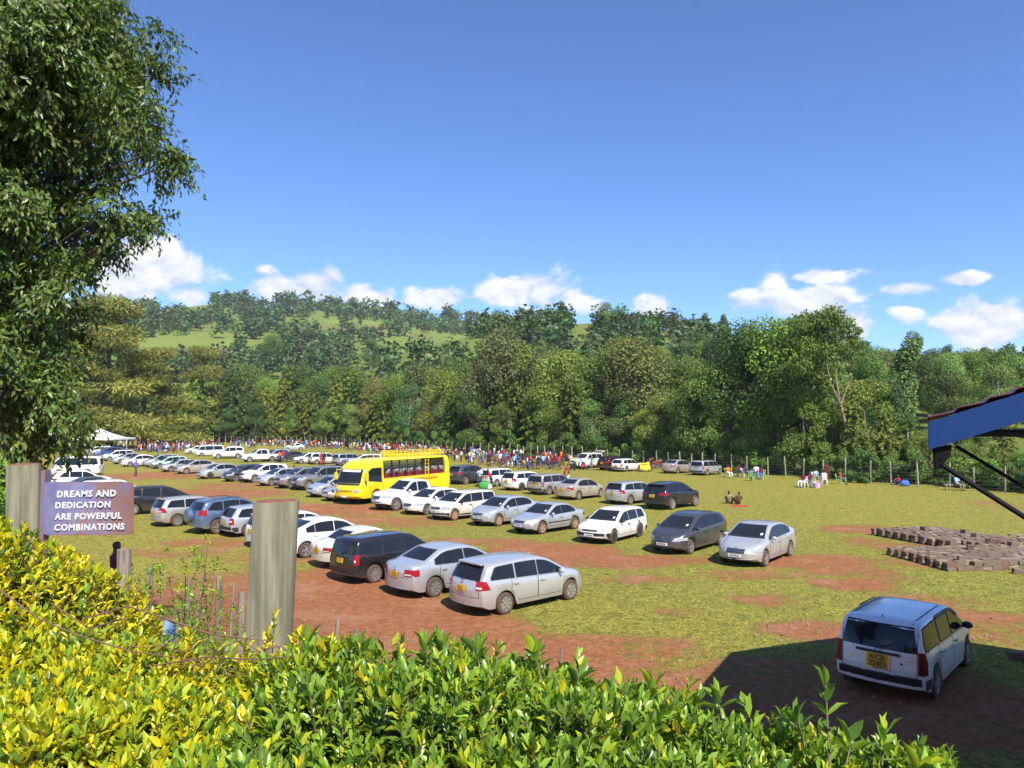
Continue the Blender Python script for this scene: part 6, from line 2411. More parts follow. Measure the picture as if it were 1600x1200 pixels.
# the far wood: everything else, one mass
def far_wood():
    g = np.random.default_rng(41)
    forms = []
    for kd, n, fl in (('round', 150, .135), ('tall', 150, .135), ('round', 84, .17), ('tall', 84, .17)):
        for s in range(3):
            h = np.random.default_rng(100 + s)
            lob = []
            for i in range(7):
                a = h.uniform(0, 6.28)
                t = h.uniform(.35, .95) if kd == 'round' else .3 + .65 * i / 7
                rad = (.24 if kd == 'round' else .09) * h.uniform(.3, 1.1)
                r = (.16 if kd == 'round' else .10) * h.uniform(.8, 1.2)
                lob.append((rad * math.cos(a), rad * math.sin(a), t, r, r, r))
            lob = np.array(lob)
            li = h.integers(0, len(lob), n)
            d = rdir(n, h)
            pos = lob[li, :3] + d * lob[li, 3:6] * h.uniform(.6, 1, (n, 1))
            ax = d * .5 + rdir(n, h) * .8
            v, f = scatter(DIA_V, DIA_T, pos, ax, d + rdir(n, h) * .4 + np.array([0, 0, .3]), fl * h.uniform(.6, 1.4, n), 1.0)
            forms.append((v, f, np.repeat(1 + .25 * h.normal(size=(n, 1)), 4, 0)))
    VV, FF, TT, off = [], [], [], 0
    spots = [(x, y, H, kd, z) for (a, x, y, H, kd, cr, z) in cand[NT_IND:]]
    M = 18000
    fu = g.uniform(-250, 1850, M)
    fy2 = 380 + 1150 * g.uniform(0, 1, M) ** 1.1
    fx = (fu - 800) / FPX * fy2
    fz = terrain(fx, fy2)
    frow = 662 - (fz - HC) / fy2 * FPX
    fdf = np.interp(fu, FAR_U, FAR_D)
    fcr = (fy2 > fdf * .94) & (fy2 < fdf * 1.04)
    wood_ = vnoise(fx, fy2, 70, 61)
    fok = (fy2 < fdf * 1.05) & (fcr | (wood_ > .30)) & ~((fu > 620) & (fu < 1350) & (frow > np.interp(fu, NEAR_U, NEAR_R) + 6))
    k = 0
    for i in np.nonzero(fok)[0]:
        if k >= 2700:
            break
        if open_(fu[i], frow[i]):
            continue
        H = g.uniform(10, 18) if not fcr[i] else g.uniform(9, 26)
        spots.append((fx[i], fy2[i], H, 'eucalyptus_tree' if g.uniform() < .4 else 'broadleaf_tree', fz[i]))
        k += 1
    for (x, y, H, kd, z) in spots:
        v, f, t = forms[g.integers(3) + (3 if kd == 'eucalyptus_tree' else 0) + (6 if y > 520 else 0)]
        a = g.uniform(0, 6.28)
        c, s = math.cos(a), math.sin(a)
        w = g.uniform(.9, 1.35)
        q = np.stack([(v[:, 0] * c - v[:, 1] * s) * w, (v[:, 0] * s + v[:, 1] * c) * w, v[:, 2]], -1) * H + np.array([x, y, z - .15 * H])
        col = np.array([.125, .165, .052]) * g.uniform(.6, 1.4) * (1 + .12 * g.normal(size=3))
        VV.append(q)
        FF.append(f + off)
        TT.append(np.clip(col * t, .01, .4))
        off += len(v)
    o = bigmesh('far_wood', np.concatenate(VV), np.concatenate(FF), LEAF, tint=np.concatenate(TT))
    tag(o, None, None, kind='stuff')
far_wood()

# ------------------------------------------------------------------ the big dark tree at the left
LEAFG = leafmat('glossy_tree_leaf', .38, .25, .42)
def big_tree():
    g = np.random.default_rng(8)
    y0 = 9.6
    bx = (22 - 800) / FPX * y0
    zg = gz(bx, y0)
    root = empty('big_leafy_tree', (bx, y0, zg))
    circ = [(185, 25, 48), (222, 95, 44), (248, 60, 24), (262, 118, 26), (236, 205, 40), (268, 232, 30), (283, 258, 16), (150, 130, 75), (60, 100, 95), (150, 262, 52), (60, 250, 95), (262, 345, 26), (225, 356, 30), (190, 325, 42), (128, 348, 56),
            (35, 390, 90), (105, 450, 50), (138, 492, 22), (62, 545, 52), (10, 510, 85), (20, 620, 62), (78, 622, 36), (58, 690, 32), (-60, 300, 150), (-60, 560, 110), (-60, 60, 150), (115, -40, 95), (20, -80, 140), (-40, 690, 62), (60, 650, 40), (95, 600, 30), (112, 655, 22), (138, 642, 18), (88, 690, 22), (20, 700, 40), (105, 560, 30), (238, 335, 30), (205, 300, 26), (170, 360, 40),
            (215, 160, 40), (105, 190, 70), (180, 85, 50), (170, 205, 50), (100, 30, 70), (150, 420, 26), (60, 330, 60), (100, 515, 34), (5, 160, 80)]
    lob = []
    mb = MB()
    mb.tube([(0, 0, -.3), (.05, .05, 2), (-.1, .1, 4.5), (-.2, .1, 8), (-.1, 0, 11)], [.30, .27, .22, .15, .05], 10)
    for (u, row, r) in circ:
        dy = g.uniform(-1.3, 1.3)
        q = D(u - 20 if u > 90 else u - 5, row, y0 + dy) - np.array([bx, y0, zg])
        rr = max(.08, (r - 5) / FPX * (y0 + dy))
        lob.append(tuple(q) + (rr, rr * 1.1, rr))
        zz = max(1.5, min(10, q[2] - .4 - .25 * np.hypot(q[0], q[1])))
        mb.tube([(-.1, .1, zz), (q[0] * .5, q[1] * .5, (zz + q[2]) / 2 + .1), tuple(q)], [.045, .024, .006], 6)
    mb.build('trunk', wood('dark_bark', (.035, .026, .019), (.09, .07, .052), .6), root, True, 60)
    lob = np.array(lob)
    wgt = lob[:, 3] ** 2
    nt = 11500
    li = g.choice(len(lob), nt, p=wgt / wgt.sum())
    # twigs gather in sprays round a few hundred branch ends, with gaps between
    ns = 680
    sl = g.choice(len(lob), ns, p=wgt / wgt.sum())
    sd_ = rdir(ns, g)
    sub_ = lob[sl, :3] + sd_ * lob[sl, 3:6] * g.uniform(.35, 1.0, (ns, 1))
    k_ = g.integers(0, ns, nt)
    d = unit(sd_[k_] + rdir(nt, g) * .6)
    tip = sub_[k_] + rdir(nt, g) * np.array([.30, .30, .17]) * g.uniform(.2, 1, (nt, 1))
    per = 9
    tips = np.repeat(tip, per, 0)
    dd = np.repeat(d, per, 0)
    n = nt * per
    tw = np.repeat(unit(d * .7 + rdir(nt, g) * .7 + np.array([0, 0, -.15])), per, 0)
    s = np.tile(np.linspace(0, 1, per), nt)
    pos = tips + tw * (s * .27)[:, None] + rdir(n, g) * .03 + np.array([0, 0, -.10]) * (s ** 2)[:, None]
    ax = tw * .6 + rdir(n, g) * .75 + np.array([0, 0, -.65])
    up = dd * .8 + rdir(n, g) * .4 + np.array([0, -.2, .6])
    v, f = scatter(LEAF4_V, LEAF4_T, pos, ax, up, g.uniform(.066, .112, n), 1.0)
    c = jitter_tint((.100, .150, .030), n, .32, g)
    young = g.uniform(size=n) < .05
    c[young] = jitter_tint((.16, .19, .035), int(young.sum()), .2, g)
    bigmesh('crown', v, f, LEAFG, root, tint=np.repeat(c, len(LEAF4_V), 0), smooth=True)
    tag(root, 'big dark green leafy tree filling the left edge', 'tree')
big_tree()
# ------------------------------------------------------------------ hedges at the camera's feet
HLEAF = leafmat('hedge_leaf', .33, .30, .5)
HST = plain('hedge_stem', (.16, .12, .06), .8)
gh = np.random.default_rng(17)
YELC = np.array([.60, .51, .016])
YGC = np.array([.37, .42, .022])
GRC = np.array([.225, .350, .036])
DGC = np.array([.110, .200, .030])

def sprigs(base, axis, length, npair, lsize, colfun, g, opp=.75, spread=.9):
    """leafy shoots: returns leaf position, axis, up, size, colour and stem segments"""
    n = len(base)
    axis = unit(axis)
    s0, _, n0 = frames(axis, rdir(n, g))
    P, A_, U, S, K = [], [], [], [], []
    for k in range(npair):
        t = (k + .6) / npair
        ang = k * PI / 2 + g.uniform(-.35, .35, n)
        for sg in (0, PI):
            a = ang + sg
            rad = np.cos(a)[:, None] * s0 + np.sin(a)[:, None] * n0
            P.append(base + axis * (length * t)[:, None])
            A_.append(rad * (spread * (1.15 - .75 * t)) + axis * opp * (.45 + .75 * t) + rdir(n, g) * .18)
            U.append(axis + rdir(n, g) * .25)
            S.append(lsize * g.uniform(.75, 1.2, n) * (1.0 - .25 * abs(t - .55)))
            K.append(np.arange(n))
    P.append(base + axis * length[:, None])
    A_.append(axis + rdir(n, g) * .25)
    U.append(rdir(n, g))
    S.append(lsize * .8 * np.ones(n))
    K.append(np.arange(n))
    P, A_, U, S, K = (np.concatenate(q) for q in (P, A_, U, S, K))
    return P, A_, U, S, colfun(P, K, n), K

def stems(base, axis, length, name, parent, r=.0022):
    a = unit(axis)
    s, _, n_ = frames(a, rdir(len(base), gh))
    v, f = [], []
    k = np.arange(len(base))[:, None]
    rings = []
    for t, q in ((-.6, 1.2), (1.0, .6)):
        c = base + a * (length * t)[:, None]
        for ang in (0, 2.1, 4.2):
            rings.append(c + r * q * (math.cos(ang) * s + math.sin(ang) * n_))
    V_ = np.stack(rings, 1).reshape(-1, 3)
    F_ = np.array([[0, 1, 4, 3], [1, 2, 5, 4], [2, 0, 3, 5]])[None] + (np.arange(len(base)) * 6)[:, None, None]
    return bigmesh(name, V_, F_.reshape(-1, 4), HST, parent)

LEAFMESH = {}
WF = 1.0
def leaf_data(col, key):
    if key not in LEAFMESH:
        o = bigmesh('leaf', LEAF_V, LEAF_T, HLEAF, tint=np.tile(col, (NLV, 1)))
        o.data.polygons.foreach_set('use_smooth', [True] * len(LEAF_T))
        LEAFMESH[key] = o.data
        bpy.data.objects.remove(o)
    return LEAFMESH[key]

def make_hedge(name, label, parts, origin, n_ind=290, low=()):
    "parts: list of sprig results; the leaves that show largest become single parts, the rest one mass"
    root = empty(name, origin)
    O = np.array(origin)
    P, A_, U, S, Cc = (np.concatenate([q[i] for q in parts]) for i in range(5))
    lowm = np.concatenate([np.full(len(q[0]), i in low) for i, q in enumerate(parts)])
    # apparent size and openness to the camera
    d = P - np.array([0, 0, HC])
    depth = d[:, 1] * CP + d[:, 2] * SP
    px = 800 + FPX * d[:, 0] / np.maximum(depth, .01)
    py = 600 - FPX * (d[:, 2] * CP - d[:, 1] * SP) / np.maximum(depth, .01)
    inside = (px > 5) & (px < 1595) & (py < 1190) & (depth > .3) & ~lowm
    cell = (np.floor(px / 30) * 1000 + np.floor(py / 30)).astype(int)
    best = {}
    for i in np.nonzero(inside)[0]:
        q = best.get(cell[i])
        if q is None or depth[i] < depth[q]:
            best[cell[i]] = i
    idx = sorted(best.values(), key=lambda i: -S[i] / depth[i])[:n_ind]
    sel = np.zeros(len(P), bool)
    sel[idx] = True
    VV, FF, TT, off = [], [], [], 0
    for r, tv, tf in ((~sel & ~lowm, LEAF8_V, LEAF8_T), (~sel & lowm, LEAF4_V, LEAF4_T)):
        if not r.any():
            continue
        v, f = scatter(tv, tf, P[r], A_[r], U[r], S[r], WF)
        VV.append(v - O)
        FF.append(f + off)
        TT.append(np.repeat(Cc[r], len(tv), 0))
        off += len(v)
    fo = bigmesh('foliage', np.concatenate(VV), np.concatenate(FF), HLEAF, root, tint=np.concatenate(TT), smooth=True)
    fo['kind'] = 'stuff'
    s_, a_, n_ = frames(A_, U)
    for i in idx:
        key = tuple(np.round(Cc[i] * 12) / 12 + .02) if False else ('y' if Cc[i][0] > .51 else 'm' if Cc[i][0] > .30 else 'g' if Cc[i][0] > .16 else 'd')
        me = leaf_data({'y': YELC, 'm': YGC, 'g': GRC, 'd': DGC}[key], key)
        o = bpy.data.objects.new('leaf', me)
        C.objects.link(o)
        o.parent = root
        M = Matrix(((s_[i][0] * WF, a_[i][0], n_[i][0], 0), (s_[i][1] * WF, a_[i][1], n_[i][1], 0), (s_[i][2] * WF, a_[i][2], n_[i][2], 0), (0, 0, 0, 1)))
        sc = float(S[i])
        M = Matrix.Translation(Vector(P[i] - O)) @ M @ Matrix.Diagonal((sc, sc, sc, 1))
        o.matrix_basis = M
    tag(root, label, 'hedge')
    return root

TOPU = [-400, 0, 150, 300, 400, 470, 560, 650, 760, 850, 930, 1000, 1100, 1270, 1400, 1470, 1600, 2000]
TOPR = [1000, 1005, 1008, 1022, 1030, 1022, 1018, 1012, 1020, 1030, 1064, 1074, 1098, 1128, 1172, 1212, 1262, 1400]
YB = 2.0
def ztop(x):
    u = 800 + FPX * x / YB
    return HC - (np.interp(u, TOPU, TOPR) - 662) / FPX * YB

def band(n, x0, x1, y0, y1, lsize, colfun, npair, length, lower=0.0):
    x = gh.uniform(x0, x1, n)
    y = y0 + (y1 - y0) * gh.uniform(0, 1, n)
    L_ = length * gh.uniform(.6, 1.25, n)
    bump = (vnoise(x * 10, y * 10, 1.5, 71) - .5) * .16
    z = ztop(x) + bump - L_ * .95 - lower * gh.uniform(.4, 1, n) - .02
    base = np.stack([x, y, z], -1)
    ax = np.stack([gh.normal(0, .33, n), gh.normal(0, .33, n) - .05, np.ones(n)], -1)
    return sprigs(base, ax, L_, npair, lsize, colfun, gh), (base, ax, L_)

def colour_mix(pal, w, lv=.22):
    pal = np.array(pal)
    def f(P, K, n):
        sh = gh.choice(len(pal), n, p=w)
        c = pal[sh[K]]
        mix_ = gh.uniform(size=len(K)) < .25
        c = np.where(mix_[:, None], pal[gh.choice(len(pal), len(K), p=w)], c)
        return np.clip(c * (1 + lv * gh.normal(size=(len(K), 1)) * .8), .01, .85)
    return f
yel = colour_mix([YELC, YGC, GRC, DGC], [.40, .40, .14, .06])
yel2 = colour_mix([YELC, YGC, GRC, DGC], [.14, .30, .36, .20])
grn = colour_mix([YELC, YGC, GRC, DGC], [.04, .13, .59, .24])
grn2 = colour_mix([YELC, YGC, GRC, DGC], [.01, .10, .62, .27])

def xu(u, y):
    return (u - 800) / FPX * y
# yellow hedge: the band at lower left
pa, sa = band(3000, xu(-60, 2.1), -.62, 1.08, 2.08, .036, yel, 6, .13)
pb, sb_ = band(1300, xu(-60, 2.1), -.62, 1.05, 2.08, .036, yel2, 4, .14, .16)
pc, sc_ = band(300, -.75, -.42, 1.08, 2.08, .038, yel2, 5, .13)
# back face
n = 500
x = gh.uniform(xu(-60, 2.1), -.6, n)
base = np.stack([x, gh.uniform(2.02, 2.16, n), ztop(x) - gh.uniform(.08, .95, n)], -1)
pd_ = sprigs(base, np.stack([gh.normal(0, .3, n), np.full(n, .9), np.full(n, .5)], -1), np.full(n, .12), 4, .036, yel2, gh)
# a few yellow shoots that stand clear of the band, one of them before the big post
ysh = [(424, 1035, 955, 2.22), (408, 1040, 985, 2.2), (452, 1030, 990, 2.2), (300, 1040, 985, 2.1), (290, 1050, 1000, 2.1), (385, 1040, 1000, 2.1), (470, 1035, 985, 2.15), (210, 1030, 985, 2.1), (345, 1045, 1005, 2.1)]
yb_ = np.array([D(u, a, y) for u, a, b, y in ysh])
yt_ = np.array([D(u + gh.uniform(-6, 10), b + 8, y) for u, a, b, y in ysh])
yl_ = np.linalg.norm(yt_ - yb_, axis=1)
pf_ = sprigs(yb_, yt_ - yb_, yl_, 5, .042, colour_mix([YELC, YGC], [.7, .3]), gh)
hy = make_hedge('yellow_hedge', 'low clipped hedge of small yellow leaves in the lower left foreground', [pa, pb, pc, pd_, pf_], (-1.2, 1.6, 3.7), low=(1, 3))
stems(np.concatenate([sa[0], sb_[0], yb_]) - np.array([-1.2, 1.6, 3.7]), np.concatenate([sa[1], sb_[1], yt_ - yb_]), np.concatenate([sa[2], sb_[2], yl_]), 'twigs', hy)['kind'] = 'stuff'

# yellow bush: the mound further left and back
def mound():
    parts, st_ = [], []
    for (n, cfun, shrink) in ((2700, colour_mix([YELC, YGC, GRC, DGC], [.56, .33, .08, .03]), 1.0), (1100, yel2, .84)):
        cx, cy, cz = -2.20, 2.75, 4.20
        d = rdir(n * 3, gh)
        d = d[(d[:, 2] > -.35)][:n]
        n2 = len(d)
        rx = np.where(d[:, 0] > 0, .86, .95)
        lump = 1 + .10 * (vnoise(d[:, 0] * 7 + 9, d[:, 2] * 7 + d[:, 1] * 5, 1.6, 72) - .5) * 2
        p = np.stack([cx + d[:, 0] * rx * lump * shrink, cy + d[:, 1] * .55 * lump * shrink, cz + d[:, 2] * .74 * lump * shrink], -1)
        # the right side leans down into the band
        ax = d * .7 + np.array([0, 0, .75]) + rdir(n2, gh) * .35
        L_ = .13 * gh.uniform(.6, 1.25, n2)
        base = p - unit(ax) * L_[:, None]
        parts.append(sprigs(base, ax, L_, 5, .042, cfun, gh))
        st_.append((base, ax, L_))
    o = make_hedge('yellow_bush', 'rounded bush of bright yellow leaves before the painted sign', parts, (-2.2, 2.75, 3.7), low=(1,))
    stems(np.concatenate([q[0] for q in st_]) - np.array([-2.2, 2.75, 3.7]), np.concatenate([q[1] for q in st_]), np.concatenate([q[2] for q in st_]), 'twigs', o)['kind'] = 'stuff'
    MB().tube([(0, 0, 0), (.03, 0, .3), (0, .05, .8)], [.05, .04, .02], 7).build('stem', HST, o)
mound()

# green hedge: centre and right
pa, sa = band(2350, -.60, 1.15, 1.05, 2.08, .040, grn, 7, .15)
pb, sb_ = band(1500, -.60, 1.15, 1.02, 2.08, .042, grn2, 6, .15, .14)
pc, sc_ = band(420, .15, 1.2, 1.2, 2.08, .043, grn2, 6, .15)
n = 420
x = gh.uniform(-.6, 1.2, n)
base = np.stack([x, gh.uniform(2.02, 2.18, n), ztop(x) - gh.uniform(.10, .8, n)], -1)
pd_ = sprigs(base, np.stack([gh.normal(0, .3, n), np.full(n, .9), np.full(n, .5)], -1), np.full(n, .14), 4, .055, grn2, gh)
# shoots that stand out above the clipped top: px, base row, top row, depth
SH = [(1290, 1150, 1055, 1.75), (1383, 1195, 1128, 1.8), (690, 1035, 985, 1.95), (665, 1040, 992, 1.95), (745, 1040, 998, 1.95), (835, 1045, 1003, 1.95), (560, 1040, 1000, 1.95), (480, 1040, 985, 2.0), (1245, 1150, 1105, 1.85), (1120, 1110, 1072, 1.9), (905, 1075, 1040, 1.95), (1330, 1180, 1140, 1.7), (1440, 1215, 1180, 1.7), (1020, 1100, 1060, 1.9)]
B_, A2, L2 = [], [], []
for (u, r0, r1, y) in SH:
    a, b = D(u + gh.uniform(-8, 8), r0, y), D(u, r1 + 16, y + .02)
    B_.append(a)
    A2.append(b - a)
    L2.append(np.linalg.norm(b - a))
B_, A2, L2 = np.array(B_), np.array(A2), np.array(L2)
pe = sprigs(B_, A2, L2, 4, .060, colour_mix([YGC, GRC, DGC], [.2, .65, .15]), gh)
hg = make_hedge('green_hedge', 'clipped hedge of larger green leaves across the bottom centre and right', [pa, pb, pc, pd_, pe], (.2, 1.6, 3.7), low=(1, 3))
stems(np.concatenate([sa[0], sb_[0], B_]) - np.array([.2, 1.6, 3.7]), np.concatenate([sa[1], sb_[1], A2]), np.concatenate([sa[2], sb_[2], L2]), 'twigs', hg, .003)['kind'] = 'stuff'

# dry twigs lying over the yellow hedge
g = MB()
for (pts) in ([(0, 940), (60, 985), (120, 1010), (200, 1035), (300, 1050)], [(130, 985), (200, 965), (260, 985), (330, 1010), (420, 1020)], [(150, 1040), (230, 1060), (320, 1045), (400, 1050), (460, 1045)], [(80, 960), (140, 1000), (190, 985), (150, 970)], [(300, 1075), (350, 1030), (400, 1010)]):
    g.tube([D(a, b, 2.0 - .0004 * a + .1 * gh.uniform()) + np.array([0, 0, .03]) for a, b in pts], [.0022] * (len(pts) - 1) + [.001], 5)
for _ in range(26):
    u, r = gh.uniform(150, 430), gh.uniform(1005, 1060)
    g.tube([D(u, r, 2.05), D(u + gh.uniform(-50, 50), r + gh.uniform(-18, 14), 2.02), D(u + gh.uniform(-80, 80), r + gh.uniform(-22, 18), 2.0)], [.0016, .0014, .0008], 4)
tw = g.build('dry_twigs', plain('dry_twig', (.16, .085, .05), .9))
tag(tw, 'dry brown twigs lying over the yellow hedge', 'twigs', kind='stuff')

# green shrub peeping out left of the nearer-left post
n = 220
base = np.stack([gh.uniform(-3.15, -2.75, n), gh.uniform(3.9, 4.4, n), gh.uniform(4.2, 5.0, n)], -1)
pg = sprigs(base, np.stack([gh.normal(0, .5, n), gh.normal(0, .4, n) - .2, np.ones(n) * .6], -1), np.full(n, .13), 4, .05, colour_mix([GRC, DGC], [.7, .3]), gh)
hs = make_hedge('green_shrub', 'green shrub showing at the left edge behind the left post', [pg], (-2.95, 4.15, 3.7), 30)
MB().tube([(0, 0, -.1), (.02, 0, .5), (-.05, .05, 1.1)], [.04, .03, .012], 6).build('stem', HST, hs)

# thin wild shrub on the slope beyond the hedge
def wild():
    oy = 5.2
    ox = xu(280, oy)
    oz = gz(ox, oy)
    root = empty('wild_shrub', (ox, oy, oz))
    O = np.array([ox, oy, oz])
    g = MB()
    B_, A_ = [], []
    tips = [(215, 900), (240, 885), (250, 870), (262, 900), (285, 925), (300, 905), (318, 860), (325, 845), (335, 890), (300, 960), (340, 940), (360, 955), (210, 940), (230, 960), (250, 985), (200, 985), (365, 985), (330, 985), (280, 1000), (225, 1005), (375, 960), (290, 880), (345, 910), (270, 945)]
    for (u, r) in tips:
        y = oy + gh.uniform(-.5, .5)
        t = D(u, r, y) - O
        m = t * .5 + gh.normal(0, .08, 3)
        g.tube([(gh.normal(0, .06), gh.normal(0, .06), 0), m, t], [.010, .006, .002], 5)
        for s in np.linspace(.22, 1, 30):
            p = (m * (2 * s) if s < .5 else m + (t - m) * (2 * s - 1))
            B_.append(p + gh.normal(0, .02, 3))
            A_.append(rdir(1, gh)[0] * .8 + np.array([0, 0, .4]))
    g.build('stem', HST, root)
    B_, A_ = np.array(B_), np.array(A_)
    P, Ax, U, S, Cc, K = sprigs(B_, A_, np.full(len(B_), .08), 4, .030, colour_mix([YGC, GRC, DGC], [.25, .5, .25]), gh)
    v, f = scatter(LEAF4_V, LEAF4_T, P, Ax, U, S, 1.3)
    fo = bigmesh('foliage', v, f, HLEAF, root, tint=np.repeat(Cc, len(LEAF4_V), 0))
    fo['kind'] = 'stuff'
    tag(root, 'thin wild shrub with tiny leaves among the leaning stakes', 'shrub')
wild()

def scrap():
    c = D(232, 992, 5.1)
    g = MB()
    v, f = [], []
    for i in range(9):
        for k in range(6):
            v.append(((i / 8 - .5) * .34 + gh.normal(0, .008), (k / 5 - .5) * .22, .05 * math.sin(i * 1.3) * math.cos(k * 1.1) + gh.normal(0, .012)))
    for i in range(8):
        for k in range(5):
            f.append((i * 6 + k, (i + 1) * 6 + k, (i + 1) * 6 + k + 1, i * 6 + k + 1))
    o = g.add(v, f).build('plastic_sheet', plain('faded_blue_plastic', (.06, .12, .22), .5, var=.4), None, True)
    o.location = c
    o.rotation_euler = (.5, .1, .2)
    tag(o, 'faded blue plastic sheet caught in the wild shrub below the sign', 'plastic sheet')
scrap()

# ------------------------------------------------------------------ wooden gate posts, painted sign, stakes
POST = wood('grey_green_post_wood', (.125, .112, .070), (.285, .262, .170), .9, bump=.8)
RUSTC = plain('rust_red_cap', (.20, .075, .045), .9, var=.35, scale=18)
def post(name, u0, u1, row, y, ub, label, cap):
    "square hewn post: top edges at u0..u1, leaning to ub at the hedge"
    c = D((u0 + u1) / 2, row, y)
    w = (u1 - u0) / FPX * y
    zb = gz(c[0], y) - .3
    root = empty(name, (c[0], y, zb + .3))
    b = D(ub, 1030, y)
    lean = (c[0] - b[0]) / (c[2] - b[2])
    g = MB()
    h = c[2] - zb
    rings = []
    n = 20
    for k in range(9):
        t = k / 8
        z = -.3 + h * t
        pts = []
        for j in range(n):
            a = j * 2 * PI / n
            e = (abs(math.cos(a)) ** 3.2 + abs(math.sin(a)) ** 3.2) ** (-1 / 3.2)
            rr = w / 2 * e * (1.03 - .05 * t) * (1 + .012 * math.sin(5 * a + 2 * t))
            dz = .003 * math.sin(a + 1) if k == 8 else 0
            pts.append((rr * math.cos(a) - lean * h * (1 - t), rr * math.sin(a) * .55, z + dz))
        rings += pts
    f = []
    for k in range(8):
        for j in range(n):
            f.append((k * n + j, k * n + (j + 1) % n, (k + 1) * n + (j + 1) % n, (k + 1) * n + j))
    f.append(tuple(range(8 * n, 9 * n)))
    g.add(rings, f)
    g.build('shaft', POST, root, True, 40)
    g = MB()
    v = []
    for k in range(n):
        a = k * 2 * PI / n
        e = (abs(math.cos(a)) ** 3.2 + abs(math.sin(a)) ** 3.2) ** (-1 / 3.2)
        v.append((w / 2 * e * math.cos(a) * .93, w / 2 * e * math.sin(a) * .52, h - .3 - .004 + .003 * math.sin(a + 1)))
    v += [(q[0] * .92, q[1] * .92, q[2] + cap + .0015 * math.sin(3 * i)) for i, q in enumerate(v)]
    g.add(v, [(j, (j + 1) % n, n + (j + 1) % n, n + j) for j in range(n)] + [tuple(range(n, 2 * n))])
    g.build('cap', RUSTC, root, True, 40)
    tag(root, label, 'post')
    return root
post('wooden_post', 397, 467, 783, 2.60, 418, 'big grey wooden post with a rusty red top standing behind the hedge', .006)
post('wooden_post', 13, 62, 726, 3.60, 36, 'grey wooden post at the left edge beside the painted sign', .008)

def sign_mat():
    m, t, b, out = base_mat('weathered_blue_enamel')
    tcd = t.n('ShaderNodeTexCoord')
    P = tcd.outputs['Object']
    mp = t.n('ShaderNodeMapping')
    t.l(P, mp.inputs[0])
    mp.inputs['Scale'].default_value = (26, 10, 4)
    drip = t.noise(mp.outputs[0], 1.0, 5.0, .6)
    big = t.noise(P, 7.0, 5.0, .6)
    s = t.n('ShaderNodeSeparateXYZ')
    t.l(P, s.inputs[0])
    edge = t.m('MAXIMUM', t.m('MULTIPLY', t.m('ABSOLUTE', s.outputs[0]), 1 / .215), t.m('MULTIPLY', t.m('ABSOLUTE', s.outputs[2]), 1 / .131))
    k = t.m('ADD', t.m('MULTIPLY', t.ss(edge, .84, 1.0), .5), t.m('ADD', t.m('MULTIPLY', t.m('SUBTRACT', big, .5), 1.5), t.m('MULTIPLY', t.m('SUBTRACT', drip, .5), 1.4)))
    k = t.m('ADD', t.m('ADD', k, .16), t.m('MULTIPLY', s.outputs[0], 1.5))
    blue = t.mix(t.ss(big, .35, .65), (.125, .12, .235), (.21, .205, .33))
    c = t.mix(t.ss(k, -.02, .55, 0, .95), blue, t.mix(drip, (.13, .055, .04), (.30, .15, .10)))
    t.l(c, b.inputs['Base Color'])
    b.inputs['Roughness'].default_value = .7
    return m
SY = 3.45
tl, tr_, bl = D(69, 753, SY), D(210, 752, SY), D(67, 836, SY)
cx, cz = (tl[0] + tr_[0]) / 2, (tl[2] + bl[2]) / 2
sw, sh_ = tr_[0] - tl[0], tl[2] - bl[2]
sg_ = empty('painted_sign', (cx, SY, cz))
SIGN = sign_mat()
g = MB()
nx, nz = 16, 10
v, f = [], []
for side in (0, 1):
    for i in range(nx + 1):
        for k in range(nz + 1):
            a, b = i / nx - .5, k / nz - .5
            if abs(a) == .5 and abs(b) == .5:
                a, b = a * .97, b * .96
            v.append((a * sw, (.004 if side else -.004) + .004 * math.sin(7 * a + 3 * b), b * sh_ * (1 - .012 * a)))
m = (nx + 1) * (nz + 1)
for i in range(nx):
    for k in range(nz):
        q = [i * (nz + 1) + k, (i + 1) * (nz + 1) + k, (i + 1) * (nz + 1) + k + 1, i * (nz + 1) + k + 1]
        f.append(tuple(q))
        f.append(tuple(m + j for j in q[::-1]))
g.add(v, f)
g.build('panel', SIGN, sg_, True)
LET = plain('white_sign_paint', (.62, .60, .60), .6, var=.08)
for (tx, u, row, wpx) in (('DREAMS AND', 136.5, 771.5, 92), ('DEDICATION', 131, 789, 86), ('ARE POWERFUL', 139.5, 806.5, 104), ('COMBINATIONS', 141, 823.5, 108)):
    q = D(u, row, SY)
    t = text_mesh(tx, .050, 'lettering', LET, sg_, .0003, .0020, .06, 1.14)
    t.location = (q[0] - cx, -.0088, q[2] - cz)
    t.rotation_euler = (PI / 2, R(-1), 0)
    wd = max(vv.co.x for vv in t.data.vertices) - min(vv.co.x for vv in t.data.vertices)
    k = wpx / FPX * SY / wd
    t.scale = (k, k * 1.0, 1)
zt_ = D(64, 735, SY)[2] - cz
g = MB().box((D(65, 780, SY)[0] - cx - .002, .03, (zt_ - 1.0) / 2), (.018, .045, zt_ + 1.0))
g.build('upright', SIGN, sg_)
tag(sg_, 'weathered blue sign reading DREAMS AND DEDICATION ARE POWERFUL COMBINATIONS', 'sign')

